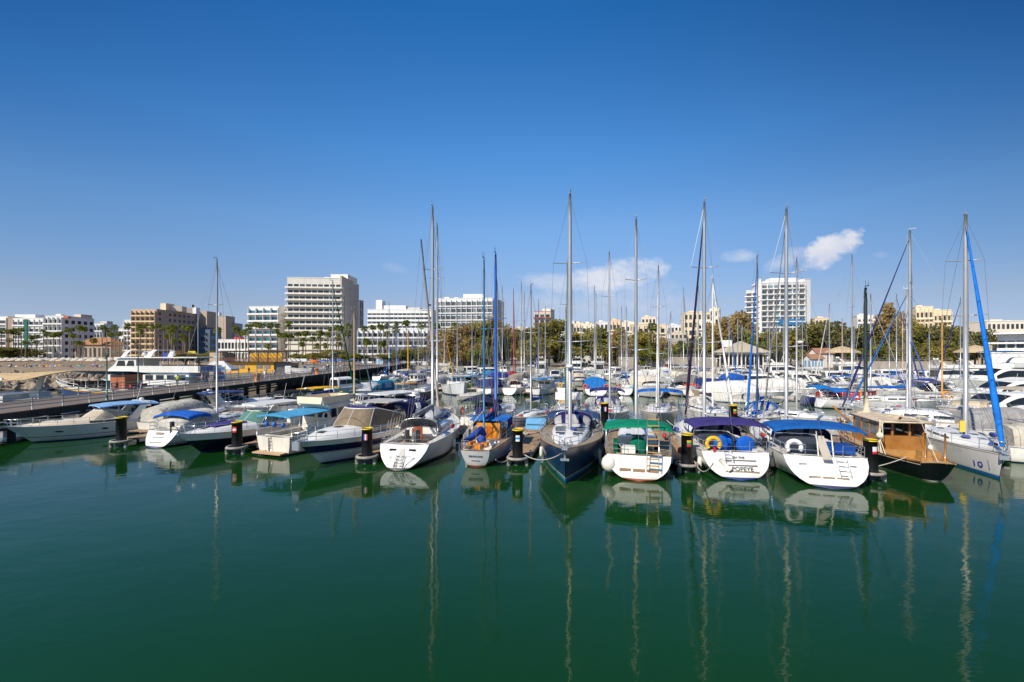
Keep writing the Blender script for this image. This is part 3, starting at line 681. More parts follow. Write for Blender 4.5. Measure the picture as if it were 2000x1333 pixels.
        if not canopy:
            o, lo, hi = windscreen(root, xf+.1, w0, h.s(tc0)+crh*.55, scrh, .95, (h.X(tc0)-h.X(archx+.04))*.55, scr if not scrcover else cloth(scrcover), None, 5)
            if scrcover:
                mb = MB(); mb.grid([[Vector((p.x, p.y, p.z)) for p in hi[5:12]], [Vector((p.x-.9, p.y*.98, p.z+.06)) for p in hi[5:12]]], 0, True); mb.build('cockpit_cover', cloth(PURPLE), root)
        if seat is not False:
            mb = MB(); zf = h.s(.2)-.5
            mb.box((h.X(.12), 0, zf+.35), (.6, B*.62, .7)); mb.box((h.X(.07), 0, zf+.65), (.18, B*.62, .5)); mb.build('cockpit_bench', M(seat or (.72,.69,.62), .6), root); mb = MB()
            mb.box((h.X(tc0-.1), -B*.17, zf+.45), (.5, .6, .9)); mb.box((h.X(tc0-.13), -B*.17, zf+.95), (.12, .55, .6)); mb.build('helm_seat', M(seat or (.72,.69,.62), .6), root)
            wheel(root, (h.X(tc0-.055), -B*.17, zf+1.0), .19, 3, RUBBER)
    if archc and not saloon and not cover and not canopy: 
        arch(root, h.X(archx), B*.44, h.s(archx), h.s(archx)+1.55, gel(archc)); za = h.s(archx)+1.6
        if radar or antennas:
            mb = MB(); mb.ball((h.X(archx)-.5, .35, za+.12), .2, sz=.7)
            mb.tube((h.X(archx)-.5, -.8, za-.1), (h.X(archx)-.9, -.8, za+1.6), .014, n=4); mb.build('antenna', GELW, root)
    if canopy:
        # cuddy cabin under a full canvas with clear panels
        xa, xb = h.X(.06), h.X(tc0)+.7; n = 8; rows = []; z0 = h.s(.2)+.02
        for i in range(n):
            u = i/(n-1); x = lerp(xa, xb, u); t = h.x2t(x); hh = 1.55*(1 if u < .62 else max(.28, 1-((u-.62)/.38)**1.6*.75)); wd = min(h.b(t)*.92, B*.44)
            rows.append([(x, wd*y, z0+z*hh) for y, z in ((-1, 0), (-.97, .33), (-.9, .78), (-.62, .96), (0, 1.02), (.62, .96), (.9, .78), (.97, .33), (1, 0))])
        mb = MB(); mb.grid(rows, 0, True, mf=lambda i, j: 1 if (j in (1, 6) and i in (1, 2, 4)) or (i in (5, 6) and j in (2, 3, 4, 5)) else 0); mb.poly(rows[0]); mb.build('canopy', [cloth(canopy), VINYL], root)
    if bim: bimini(root, h.X(.1), h.X(tc0-.06), B*.42, bimz, bim, .16, .06, h.s(.2))
    if hard:
        mb = MB(); x0, x1 = h.X(.16), h.X(tc0-.02); z = h.s(.3)+1.72
        ol = [(x0, -B*.36), (x1-.5, -B*.36), (x1, -B*.2), (x1, B*.2), (x1-.5, B*.36), (x0, B*.36)]
        mb.prism([(x, y, z) for x, y in ol], (0, 0, .09)); mb.build('hardtop', gel(hard), root)
        for sd in (1, -1):
            for xa, xb in ((x0+.3, x0+.1), (x1-.8, x1-.2)): fr = MB(); fr.tube((xa, sd*B*.33, z), (xb, sd*B*.4, h.s(.3)), .03, n=5); fr.build('hardtop_post', STEEL, root)
    if ports: side_ports(h, root, ports)
    if rail and lod < 3: rails(h, root, .48, .93, 6 if lod < 2 else 4, .55, .02, True, False, .93, 2 if lod < 1 else 1)
    if plat:
        mb = MB(); mb.box((-L/2-.35, 0, .38), (.8, B*.78, .08)); mb.build('swim_platform', TEAK if lod == 0 else gel(OFFW), root)
    for t, sd in fend: fender(h, root, t, sd)
    if extras: extras(h, root)
    return h, root
def cabin_boat(label, L=9, B=3.1, near=None, end='stern', hd=75, hull=WHITE, stripe=None, band=(.84,.93), boot=NAVY, house=(.38,.68,1.7), housec=WHITE, roofc=None, fs=1.0, fb=1.6, canopy=None, canz=2.5, cant=(.02,.4), mast=None, foredeckc=None, group='motor boats moored in the marina', name='fishing_boat', cat='fishing boat', toe=None, extras=None, wt=.82, nw=3, lod=1, rake=-.1, ob=.9, mpost=True, glass=GLASSD, rail=True, hwf=.64):
    """displacement boat with an upright wheelhouse and an open aft deck under an awning"""
    c, rz = place(L, near, end, hd, ob)
    root = thing(name, label, cat, (c.x, c.y, 0), rz, group)
    h = Hull(L, B, fs, fb, ob, rake, wt, .45, 2.2, .1, .8, .7, 1.0, .9, .06)
    cols = [M(boot, .5), hullm(hull)]; bands = [(0, .1, 0)]
    if stripe: cols.append(gel(stripe)); bands.append((*band, 2))
    build_hull(h, root, cols, bands)
    build_deck(h, root, gel(foredeckc or (.70,.66,.58), .5), (.05, house[0]-.02, B*.36), 12, gel(OFFW), .55, M((.5,.42,.32), .8))
    gunwale(h, root, toe or gel((.62,.6,.56)), .05, 'gunwale', nt=12)
    a, b, hh = house; xa, xb = h.X(a), h.X(b); wd = min(h.b(a), h.b(b))*hwf*1.25; wd = min(wd, h.b(b)-.15); z0 = h.s(a)-.02
    mb = MB()
    pa = [(xa, -wd, z0), (xb, -wd*.86, z0), (xb, wd*.86, z0), (xa, wd, z0)]
    pb = [(xa, -wd*.94, z0+hh), (xb-.35, -wd*.8, z0+hh), (xb-.35, wd*.8, z0+hh), (xa, wd*.94, z0+hh)]
    mb.add(pa+pb, [(0,1,5,4), (1,2,6,5), (2,3,7,6), (3,0,4,7), (4,5,6,7)]); ho = mb.build('wheelhouse', gel(housec), root)
    rf = MB(); rf.prism([(xa-.35, -wd*1.0, z0+hh), (xb-.05, -wd*.9, z0+hh), (xb-.05, wd*.9, z0+hh), (xa-.35, wd*1.0, z0+hh)], (0, 0, .09)); rf.build('roof', gel(roofc or housec), ho)
    V4 = [Vector(p) for p in pa+pb]
    def panes(q, n, name, lo=.48, hi=.86):
        nrm = (q[1]-q[0]).cross(q[3]-q[0]).normalized()*.014
        for k in range(n):
            u0, u1 = (k+.12)/n, (k+.88)/n; g = MB()
            f = lambda u, v: q[0].lerp(q[1], u).lerp(q[3].lerp(q[2], u), v)+nrm
            g.poly([f(u0, lo), f(u1, lo), f(u1, hi), f(u0, hi)]); g.build(name, glass, ho)
    panes([V4[0], V4[1], V4[5], V4[4]], nw, 'side_window'); panes([V4[2], V4[3], V4[7], V4[6]], nw, 'side_window'); panes([V4[1], V4[2], V4[6], V4[5]], 3, 'front_window'); panes([V4[3], V4[0], V4[4], V4[7]], 2, 'rear_window')
    cab, hf, wf = cabin_trunk(h, root, gel(WHITE), b-.01, .9, .4, .62, .6, 'fore_cabin', nwin=0)
    if canopy:
        x0, x1 = h.X(cant[0]), h.X(cant[1]); w2 = B*.42; mb = MB()
        rows = [[(x, y*w2, canz-.12*y*y+.03*math.sin(x*5)) for y in (-1, -.5, 0, .5, 1)] for x in lin(x0, x1, 5)]
        mb.grid([[(x, y, z+.03) for x, y, z in r] for r in rows[::-1]]); mb.grid(rows)
        for r in (rows[0], rows[-1]): mb.grid([[(x, y, z+.03) for x, y, z in r], [(x, y, z-.1) for x, y, z in r]])
        o = mb.build('awning', cloth(canopy), root); fr = MB()
        for x in (x0+.1, x1-.1):
            for sd in (1, -1): fr.tube((x, sd*w2*.96, canz-.1), (x, sd*min(B*.44, h.b(.1)), h.s(.1)), .025, n=5)
        fr.build('awning_post', STEEL, o)
    if mast:
        mb = MB(); p = Vector((h.X(lerp(a, b, .4)), 0, z0+hh)); mb.tube(p, p+Vector((-.2, 0, mast)), .05, .03, 6); mb.tube(p+Vector((0, -.5, mast*.6)), p+Vector((0, .5, mast*.6)), .02, n=4); mb.ball(p+Vector((0, 0, .35)), .22, sz=.6); mb.build('signal_mast', ALU, root)
    if rail: rails(h, root, b, .93, 4, .55, .02, True, False, .93, 1)
    if extras: extras(h, root)
    return h, root
# ---------------------------------------------------------------- front row
FR = 'boats of the front row'
GA, GS = 'motor boats moored in the marina', 'sailing yachts moored in the marina'
BK = 180
motor_yacht('cream motor cruiser with pale blue awning moored beside the wooden pier', 10.2, 3.4, gp(66,865), 'bow', BK+57, hull=(.68,.65,.60), deckc=(.80,.69,.51), stripe=(.10,.10,.12), band=(.30,.34), scr=M((.50,.42,.30), .35), bim=(.22,.40,.66), ports=(.5,.78), radar=True, fb=1.4, fs=1.15, ob=1.5)
motor_yacht('motorboat wrapped in a plain beige canvas cover behind the first mooring pile', 8.5, 3.1, gp(291,849), 'stern', 78, hull=(.74,.72,.68), cover=(.52,.49,.42), ports=(.2,.4), fs=1.0, fb=1.4, ob=1.2, rail=True)
def ex_c(h, root, P, base, wfn, hf):
    # beige tent closing the cockpit behind the blue hood
    rows = []; n = 7
    for x in lin(h.X(.05), h.X(.36), n):
        u = (x-h.X(.05))/(h.X(.36)-h.X(.05)); k = 1.25*math.sin(min(1, .18+u*1.1)*math.pi/2)**.6; rows.append([(x, 1.42*math.sin(a), h.s(.2)+.05+k*max(0, math.cos(a))**.5) for a in lin(-math.pi/2, math.pi/2, 11)])
    mb = MB(); mb.grid(rows); mb.poly(rows[0]); mb.build('cockpit_tent', cloth((.56,.53,.47)), root)
    mb = MB()
    for k, f in enumerate((.32, .62)): mb.box(h.tr(f, 0, .02), (.03, 1.0-.1*k, .05))
    mb.box(h.tr(.8, 0, .02), (.03, .62, .26)); mb.build('transom_step', M((.35,.3,.25), .6), root)
    mb = MB(); p = h.top(.0, -.62, .5); mb.box(p, (.22, .2, .38)); mb.tube(p-Vector((.1, 0, .1)), p-Vector((.14, 0, .75)), .05); mb.build('outboard_motor', RUBBER, root)
sail_yacht('white sailing yacht with beige cockpit tent and blue canvas top on its mast side', 11, 3.5, gp(300,875), 'stern', 79, mtop=507, rake=.75, hull=(.74,.73,.71), stripe=(.16,.17,.2), band=(.2,.25), bim=BLUE, bimz=2.45, ck=(.03,.36,None), mt=.48, boomc=None, bl=0, extras=ex_c, wheels=0, nwin=4)
motor_yacht('motor cruiser with black hull and purple sun pad on its white foredeck', 11.5, 3.6, gp(393,884), 'bow', BK+69, hull=(.80,.79,.77), low=(.008,.009,.02), lowband=(.05,.66), stripe=(.6,.6,.6), band=(.20,.225), pad=(.05,.04,.22), scr=GLASSG, hard=WHITE, ports=(), radar=True, fb=1.5, fs=1.15, ob=1.6, crh=.55, scrh=.9)
def ex_e(h, root):
    mb = MB(); mb.box(h.tr(.55, -.35, .1)+Vector((0, .9, .1)), (.03, .5, .9)); mb.build('transom_door', gel((.66,.64,.58)), root)
    ladder(root, h.tr(.12, 0, .12)+Vector((0, .25, 0)), h.tr(1., 0, .05)+Vector((0, .25, .05)), .36, 5)
    mb = MB(); mb.box((-h.L/2-.28, 0, .2), (.6, 2.5, .09)); mb.build('swim_platform', M((.5,.34,.2), .7), root)
    mb = MB(); x0, x1 = h.X(.40), h.X(.66); z = h.s(.5)+1.78
    ol = [(x0-.6, -1.25), (x1, -1.05), (x1+.5, -.5), (x1+.5, .5), (x1, 1.05), (x0-.6, 1.25)]
    lo = [(x, y, z) for x, y in ol]; hi = [(x-.1, y*.97, z+.6) for x, y in ol]
    mb.grid([[*hi, hi[0]], [*lo, lo[0]]][::1], 0, False); mb.poly([(x, y, z+.05) for x, y in ol]); mb.grid([[(p[0]-.05, p[1]*.93, p[2]-.5) for p in hi]+[(hi[0][0]-.05, hi[0][1]*.93, hi[0][2]-.5)], [*hi, hi[0]]], 0, False); mb.build('flybridge', gel((.78,.66,.47)), root)
    lifering(root, h.top(.36, -.72, 1.05), (.75,.74,.7), 'Y', .28)
    mb = MB()
    for y in (-.7, .1, .8): mb.ball(h.top(.02, y/1.5, .8), .16, sz=1.2)
    mb.build('buoy', M((.02,.12,.5), .5), root)
    rails(h, root, .02, .35, 4, .8, .022, False, False, .95)
cabin_boat('cream fishing boat with light blue awning and a ladder on its transom', 10, 3.6, gp(533,889), 'stern', 70, hull=(.77,.72,.64), stripe=(.06,.07,.08), band=(.88,.92), house=(.40,.68,1.75), housec=(.74,.70,.63), canopy=(.07,.33,.58), canz=2.75, cant=(.0,.40), fs=1.25, fb=1.7, extras=ex_e, hwf=.72)
def ex_f(h, root):
    mb = MB(); mb.box((h.X(.97), 0, h.s(.97)+.1), (.9, .12, .08)); mb.box((h.X(1.0)+.05, 0, h.s(1)-.2), (.12, .5, .5)); mb.build('anchor', STEEL, root)
    x0, x1 = h.X(.26), h.X(.52); z = h.s(.3)+1.95
    mb = MB(); mb.box(((x0+x1)/2-.7, 0, z+.02), (2.6, 2.7, .07)); mb.build('hardtop', gel((.46,.43,.38)), root)
    mb = MB(); mb.grid([[(x, y*1.75, h.s(.2)+zz) for y, zz in ((-1, .1), (-.93, 1.3), (-.7, 1.62), (0, 1.7), (.7, 1.62), (.93, 1.3), (1, .1))] for x in lin(h.X(.02), h.X(.3), 4)]); mb.build('cockpit_tent', cloth((.018,.018,.09)), root)
motor_yacht('large white motor yacht with navy hull band and brown mesh windscreen cover', 13.0, 4.15, gp(627,906), 'bow', BK+71, hull=(.80,.79,.76), low=(.012,.016,.075), lowband=(.50,.80), stripe=(.02,.02,.05), band=(.455,.475), scrcover=(.22,.17,.115), scr=GLASSD, ports=(), fs=1.35, fb=1.7, ob=2.0, crh=.6, scrh=1.3, tcr=(.645,.975), radar=True, extras=ex_f, archc=WHITE, archx=.17)
def ex_g(h, root, P, base, wfn, hf):
    for y in (-.62, .62):
        mb = MB(); mb.box(h.tr(.78, y, .02), (.04, .42, .16)); mb.build('transom_locker', GLASSD, root)
    mb = MB(); mb.poly([h.tr(.86, -.12, .03), h.tr(.86, .12, .03), h.tr(.18, .3, .03), h.tr(.18, -.3, .03)][::-1]); mb.build('transom_walkway', M((.5,.47,.42), .7), root)
    ladder(root, h.tr(.12, 0, .06), h.tr(.62, 0, .12), .55, 4)
    mb = MB()
    for y in (-.8, .8): mb.tube(h.tr(.25, y*.5, .1), h.tr(.6, y, .25), .02, n=4); mb.path([h.tr(.6, y, .25), h.tr(.55, y*.4, .4), h.tr(.2, y*.3, .35)], .02, 4)
    mb.build('ladder_frame', STEEL, root)
    mb = MB(); mb.b2((h.X(.2), -.35, h.s(.2)-.2), (h.X(.2)+.12, .35, h.s(.2)+.75)); mb.build('companionway_door', gel((.25,.06,.02), .4), root)
    for y in (-.5, .2): mb = MB(); mb.box((h.X(.09), y, h.s(.1)+.35), (.22, .22, .75)); mb.build('winch_pedestal', RUBBER, root)
    # folded grey sails and a covered dinghy on deck
    mb = MB(); mb.ball(h.top(.62, .15, .75), .9, nu=10, sx=1.5, sy=.8, sz=.42); mb.build('dinghy_cover', cloth((.42,.43,.50)), root)
    mb = MB()
    for k in range(7): x = h.X(.12+.045*k); mb.tube((x, h.b(.3)*.98, h.s(.3)), (x+.5, h.b(.3)*.95, h.s(.3)+1.2), .018, n=4)
    mb.build('fishing_rod', M((.45,.38,.28), .6), root)
sail_yacht('white sailing yacht with broad raked transom and grey sail cover', 13, 3.9, gp(790,917), 'stern', 83, mpx=845, mY=34.2, mtop=405, rake=1.15, wt=.80, tw=.22, hull=(.80,.79,.78), boot=(.05,.05,.06), stripe=(.17,.17,.20), band=(.04,.09), fs=1.32, fb=1.65, cab=(.26,.72,.55), boomc=(.34,.33,.32), bl=4.2, mt=.5, hood=(.50,.48,.44), wheels=1, extras=ex_g, nwin=5, fend=((.75,-1),(.45,-1)), r=.12, nsp=2, ring=None, toe=gel((.62,.58,.5)))
def ex_h(h, root, P, base, wfn, hf):
    # varnished deckhouse with blue cover and the mizzen
    mb = MB(); x0, x1 = h.X(.36), h.X(.56); z = h.s(.45)
    mb.box(((x0+x1)/2, 0, z+.52), (x1-x0, 1.7, 1.05), taper=.94); d = mb.build('deckhouse', gel((.72,.27,.02), .35), root)
    mb = MB(); mb.box((x0-.012, 0, z+.45), (.02, .62, .75)); mb.build('door', gel((.5,.15,.02)), d)
    for sd in (1, -1):
        for k in range(2): mb = MB(); mb.box((lerp(x0, x1, .3+.4*k), sd*.836, z+.68), (.5, .02, .3)); mb.build('window', GLASSD, d)
    mb = MB(); mb.box(((x0+x1)/2+.25, 0, z+1.24), (x1-x0+.7, 2.6, .07)); mb.build('awning', cloth((.02,.16,.55)), root)
    for sd in (1, -1): mb = MB(); mb.box(((x0+x1)/2+.5, sd*1.25, z+.95), (1.6, .05, .6)); mb.build('awning_side', cloth((.015,.02,.16)), root)
    rig(h, root, .235, zat(513, 31), h.s(.2), .07, M((.03,.16,.30), .4), 1, .5, None, name='mizzen_mast', wires=True, back=True)
    mb = MB(); mb.path([h.top(.235, 0, .55), h.top(.2, .1, .95), h.top(.06, .45, .65), h.top(.02, .75, .55)], [.2, .24, .2, .12], 8); mb.ball(h.top(.12, -.1, .45), .3); mb.build('folded_sail', cloth((.03,.09,.38)), root)
    mb = MB()
    for x, y in ((.06, .1), (.1, -.35), (.13, .5), (.04, -.2)): mb.box(h.top(x, y, .2), (.35, .4, .3), rz=x*30)
    mb.build('deck_locker', gel((.72,.25,.02), .4), root)
    mb = MB(); rng = random.Random(4)
    for k in range(10):
        a = h.top(rng.uniform(0, .25), .85, 0); mb.path([a, a+Vector((rng.uniform(-.2,.4), rng.uniform(-.1,.1), .9)), h.top(.235, 0, 2.2)], .012, 3)
    mb.build('mizzen_line', ROPE, root)
    mb = MB(); mb.box(h.top(.55, -.93, .55), (.2, .05, .35)); mb.build('life_sling', M(RED, .6), root)
    # weathered name on the transom
    mb = MB(); rng = random.Random(7); x = -.42
    while x < .42:
        wd = rng.uniform(.04, .1); mb.box(h.tr(.68, x, .012), (.012, wd, rng.uniform(.07, .13)), rz=0); x += wd+.03
    x = -.25
    while x < .25: mb.box(h.tr(.40, x, .012), (.012, .04, .05)); x += .06
    mb.build('name_lettering', M((.06,.06,.08), .6), root)
sail_yacht('small wooden-decked ketch with orange deckhouse and blue masts', 10, 2.9, gp(938,908), 'stern', 80, mpx=968, mY=33.6, mtop=497, rake=-.35, wt=.62, tw=.45, tm=.5, hull=(.62,.61,.62), boot=(.30,.05,.05), fs=1.05, fb=1.7, deck=TEAK, toe=M(WOOD, .5), cab=(.58,.80,.35), cabcol=(.5,.3,.16), mt=.60, mast=M((.01,.10,.45), .4), boomc=(.014,.016,.13), bl=3.2, boombag=True, wheels=0, ck=(.03,.30,None), extras=ex_h, nsp=1, r=.11, ob=1.3, fend=((.35,1),), nwin=2)
def ex_i(h, root, P, base, wfn, hf):
    mb = MB()
    for y in (-.22, .22): mb.ring(h.top(.945, 0, .25)+Vector((0, y, 0)), .14, .03, 'X', n=12)
    mb.box(h.top(.985, 0, .06), (.7, .3, .08)); mb.tube(h.top(1, 0, .05)+Vector((.2, 0, 0)), h.top(1, 0, -.55)+Vector((-.05, 0, 0)), .05); mb.box(h.top(1, 0, -.5)+Vector((.02, 0, 0)), (.1, .45, .12)); mb.build('anchor', STEEL, root)
    c = [o for o in root.children if o.name.startswith('cabin')][0]
    for k in range(4):
        for sd in (1, -1):
            t = .52+.055*k; mb = MB(); wd = wfn(t); mb.box((h.X(t), sd*wd*.5, h.s(t)+hf(t)*1.03+.02), (.26, wd*.55, .04), rz=sd*.12); mb.build('skylight', GLASSD, c)
    rig(h, root, .545, zat(400, 33), base, .05, ALU, 0, .5, None, wires=False, name='spare_spar', inst=False)
sail_yacht('dark blue sailing yacht lying bow-on with teak deck and tallest mast', 14.5, 4.3, gp(1105,943), 'bow', BK+80, mtop=380, hull=(.006,.032,.105), boot=(.01,.16,.30), stripe=(.55,.42,.24), band=(.10,.15), deck=M((.34,.27,.19), .8, 0, .15, 2, .1, 'teak'), toe=M((.33,.2,.11), .5), fs=1.55, fb=1.95, ob=.9, mt=.60, cab=(.30,.86,.42), cabw=.60, hood=(.018,.014,.085), bim=(.03,.07,.18), boomc=(.016,.014,.10), bl=4.6, nsp=2, r=.13, fend=((.5,1),(.38,-1),(.62,-1),(.62,1)), radar=.27, spl=1.25, extras=ex_i, nwin=3, tm=.45, p=2.0, ck=(.03,.28,None), wheels=1, jib=None)
def ex_j(h, root, P, base, wfn, hf):
    for k in range(3):
        mb = MB(); mb.box(h.tr(.42, .95-.72*k-.22, .0), (.07, .62, .16)); mb.build('transom_step', M((.32,.2,.11), .7), root)
    mb = MB(); g = GREEN; mb.ball((h.X(.13), .0, h.s(.1)+.15), .55, sx=.35, sy=1.0, sz=1.25); mb.build('wheel_cover', cloth((.0,.13,.075)), root)
    mb = MB(); mb.box(h.top(.03, .72, .45), (.3, .25, .75)); mb.build('motor_cover', cloth((.0,.12,.07)), root)
    mb = MB(); mb.box((h.X(.06), .55, h.s(.06)+.1), (.6, .75, .55)); mb.build('helm_seat', gel(WHITE), root)
    ladder(root, h.tr(.55, -.72, .35), h.top(.02, -.45, 2.2)+Vector((-.12, 0, 0)), .62, 8, STEEL, .025, tread=M((.50,.28,.07), .6), name='gangway')
    mb = MB(); mb.b2((h.X(.31), -.45, h.s(.3)-.35), (h.X(.31)+.1, .35, h.s(.3)+.5)); mb.build('companionway', cloth((.0,.06,.04)), root)
sail_yacht('white sailing yacht with green bimini and a gangway raised at its stern', 12.3, 4.1, gp(1248,940), 'stern', 76, mtop=428, hull=(.80,.79,.74), boot=(.25,.06,.03), rake=.5, wt=.84, tw=.10, q=2.05, fs=1.3, fb=1.6, deck=TEAK, toe=M((.4,.3,.18), .6), mt=.55, bim=(.0,.21,.115), bimz=3.0, jib=(.0,.075,.045), jr=.12, extras=ex_j, wheels=0, floor=.75, ck=(.02,.31,1.25), fend=((.55,1),(.55,-1),(.3,-1)), bl=4.0, r=.105)
def ex_k(h, root, P, base, wfn, hf):
    for k, f in enumerate((.30, .52, .70)):
        mb = MB(); mb.box(h.tr(f, -.15, .0), (.06, 1.75-.05*k, .06)); mb.build('transom_step', M((.33,.24,.16) if k == 0 else (.16,.15,.15), .7), root)
    for sz, f, y, s in ((.33, .335, .12, 'POPEYE'), (.17, .78, .22, 'LSA 7045')):
        p = h.tr(f, y-.3, .035); ang = math.atan2(h.s(0), h.rake)
        text_mesh(s, sz, 'name_lettering' if sz > .2 else 'registration_lettering', M((.05,.05,.06), .6), root, p, (ang, 0, R(-90)), .004)
    ladder(root, h.tr(.62, .42, .1), h.tr(1.1, .42, .1), .42, 4)
    mb = MB(); mb.path([h.tr(.75, .95, .12), h.tr(.35, .5, .14)], [.10, .13], 8); mb.build('stern_fender', FENDERM, root)
    lifering(root, h.top(.02, .62, .4)+Vector((-.1, 0, 0)), YELLOW, 'X', .36, (-.7, 3.85), .12)
    mb = MB(); mb.box(h.top(.01, .62, .05)+Vector((-.16, 0, 0)), (.12, .12, .35)); mb.build('rescue_light', M(RED, .5), root)
    for y in (-.95, .42, .02):
        mb = MB(); mb.ball((h.X(.09 if y != .02 else .13), y, h.s(.1)+.22), .58, sx=.32, sy=1.0 if y < 0 else .8, sz=.95); mb.build('wheel_cover', cloth((.008,.11,.52)), root)
    mb = MB(); mb.ball(h.top(.52, .95, .18), .3, sx=1.3, sy=.6, sz=.7); mb.build('sail_bag', cloth((.03,.03,.25)), root)
    mb = MB(); mb.box(h.top(.02, -.93, .55), (.2, .22, .5)); mb.build('outboard_motor', RUBBER, root)
    mb = MB(); q = [h.top(.40, .66, 1.35), h.top(.40, .72, .35), h.top(.30, .82, .35), h.top(.32, .78, 1.2)]; mb.poly(q); mb.poly(q[::-1]); mb.build('hood_side', cloth(BLUE), root)
sail_yacht('white sailing yacht with dark purple bimini, yellow lifebuoy and blue wheel covers', 13, 4.1, gp(1447,938), 'stern', 82, mtop=395, hull=(.76,.75,.73), boot=(.02,.04,.16), stripe=(.03,.03,.06), band=(.16,.21), rake=.95, wt=.88, tw=.10, q=2.05, fs=1.35, fb=1.6, mt=.52, bim=(.045,.035,.17), bimz=3.05, hood=(.03,.03,.13), jib=(.035,.022,.07), jr=.115, bl=4.6, bdz=-.15, ydev=-1.0, extras=ex_k, wheels=0, ck=(.02,.33,1.3), floor=.7, fend=((.28,1),(.1,1)), r=.12, spl=1.1, nwin=4, bimw=.50)
def ex_l(h, root, P, base, wfn, hf):
    for y in (.75, .1, -.55):
        mb = MB(); mb.box(h.tr(.33, y, .0), (.06, .55, .10)); mb.build('transom_step', M((.32,.24,.17), .7), root)
    for y in (1.15, -1.15):
        mb = MB(); mb.box(h.tr(.72, y, .0), (.04, .36, .1)); mb.build('transom_vent', M((.25,.25,.25), .5), root)
    ladder(root, h.tr(.36, -.72, .08), h.tr(.95, -.72, .08), .5, 4)
    mb = MB(); a, b = h.tr(.80, .35, .3), h.top(.0, .0, 1.0)+Vector((.5, -.2, 0)); mb.box(a.lerp(b, .55)+Vector((0, 0, .05)), (1.6, .42, .05), ry=-.72); mb.build('gangplank', M((.45,.40,.33), .6), root)
    mb = MB()
    for y in (.25, -.4): mb.tube(h.top(.0, y/1.8, 0), h.top(.0, y/1.8, 1.3)+Vector((.35, 0, 0)), .035, n=5)
    mb.build('davit', GELW, root)
    lifering(root, h.top(.02, .70, .42)+Vector((-.1, 0, 0)), (.78,.77,.75), 'X', .34, (-.6, 3.75), .12)
    mb = MB(); mb.grid([[h.top(.03, y, .12+zz) for y in (-.8, -.4, -.08)] for zz in (0, .42)]); mb.grid([[h.top(.03, y, .54)+Vector((k, 0, 0)) for y in (-.8, -.4, -.08)] for k in (0, 1.2)]); mb.build('cockpit_cushion', cloth((.008,.07,.34)), root)
sail_yacht('white sailing yacht with bright blue bimini and folded gangplank on its round stern', 13.8, 4.4, gp(1628,955), 'stern', 74.5, mtop=408, hull=(.78,.77,.74), boot=(.03,.04,.10), stripe=(.02,.025,.07), band=(.03,.07), rake=1.2, wt=.90, tw=.10, q=2.05, fs=1.4, fb=1.65, mt=.52, bim=(.008,.10,.36), bimz=3.05, hood=(.02,.05,.17), jib=(.28,.28,.29), jr=.06, bl=4.4, bdz=-.15, ydev=-1.0, extras=ex_l, wheels=0, ck=(.02,.33,1.4), floor=.7, fend=((.22,1),(.14,-1)), r=.12, spl=1.2, nwin=4, bimw=.50)

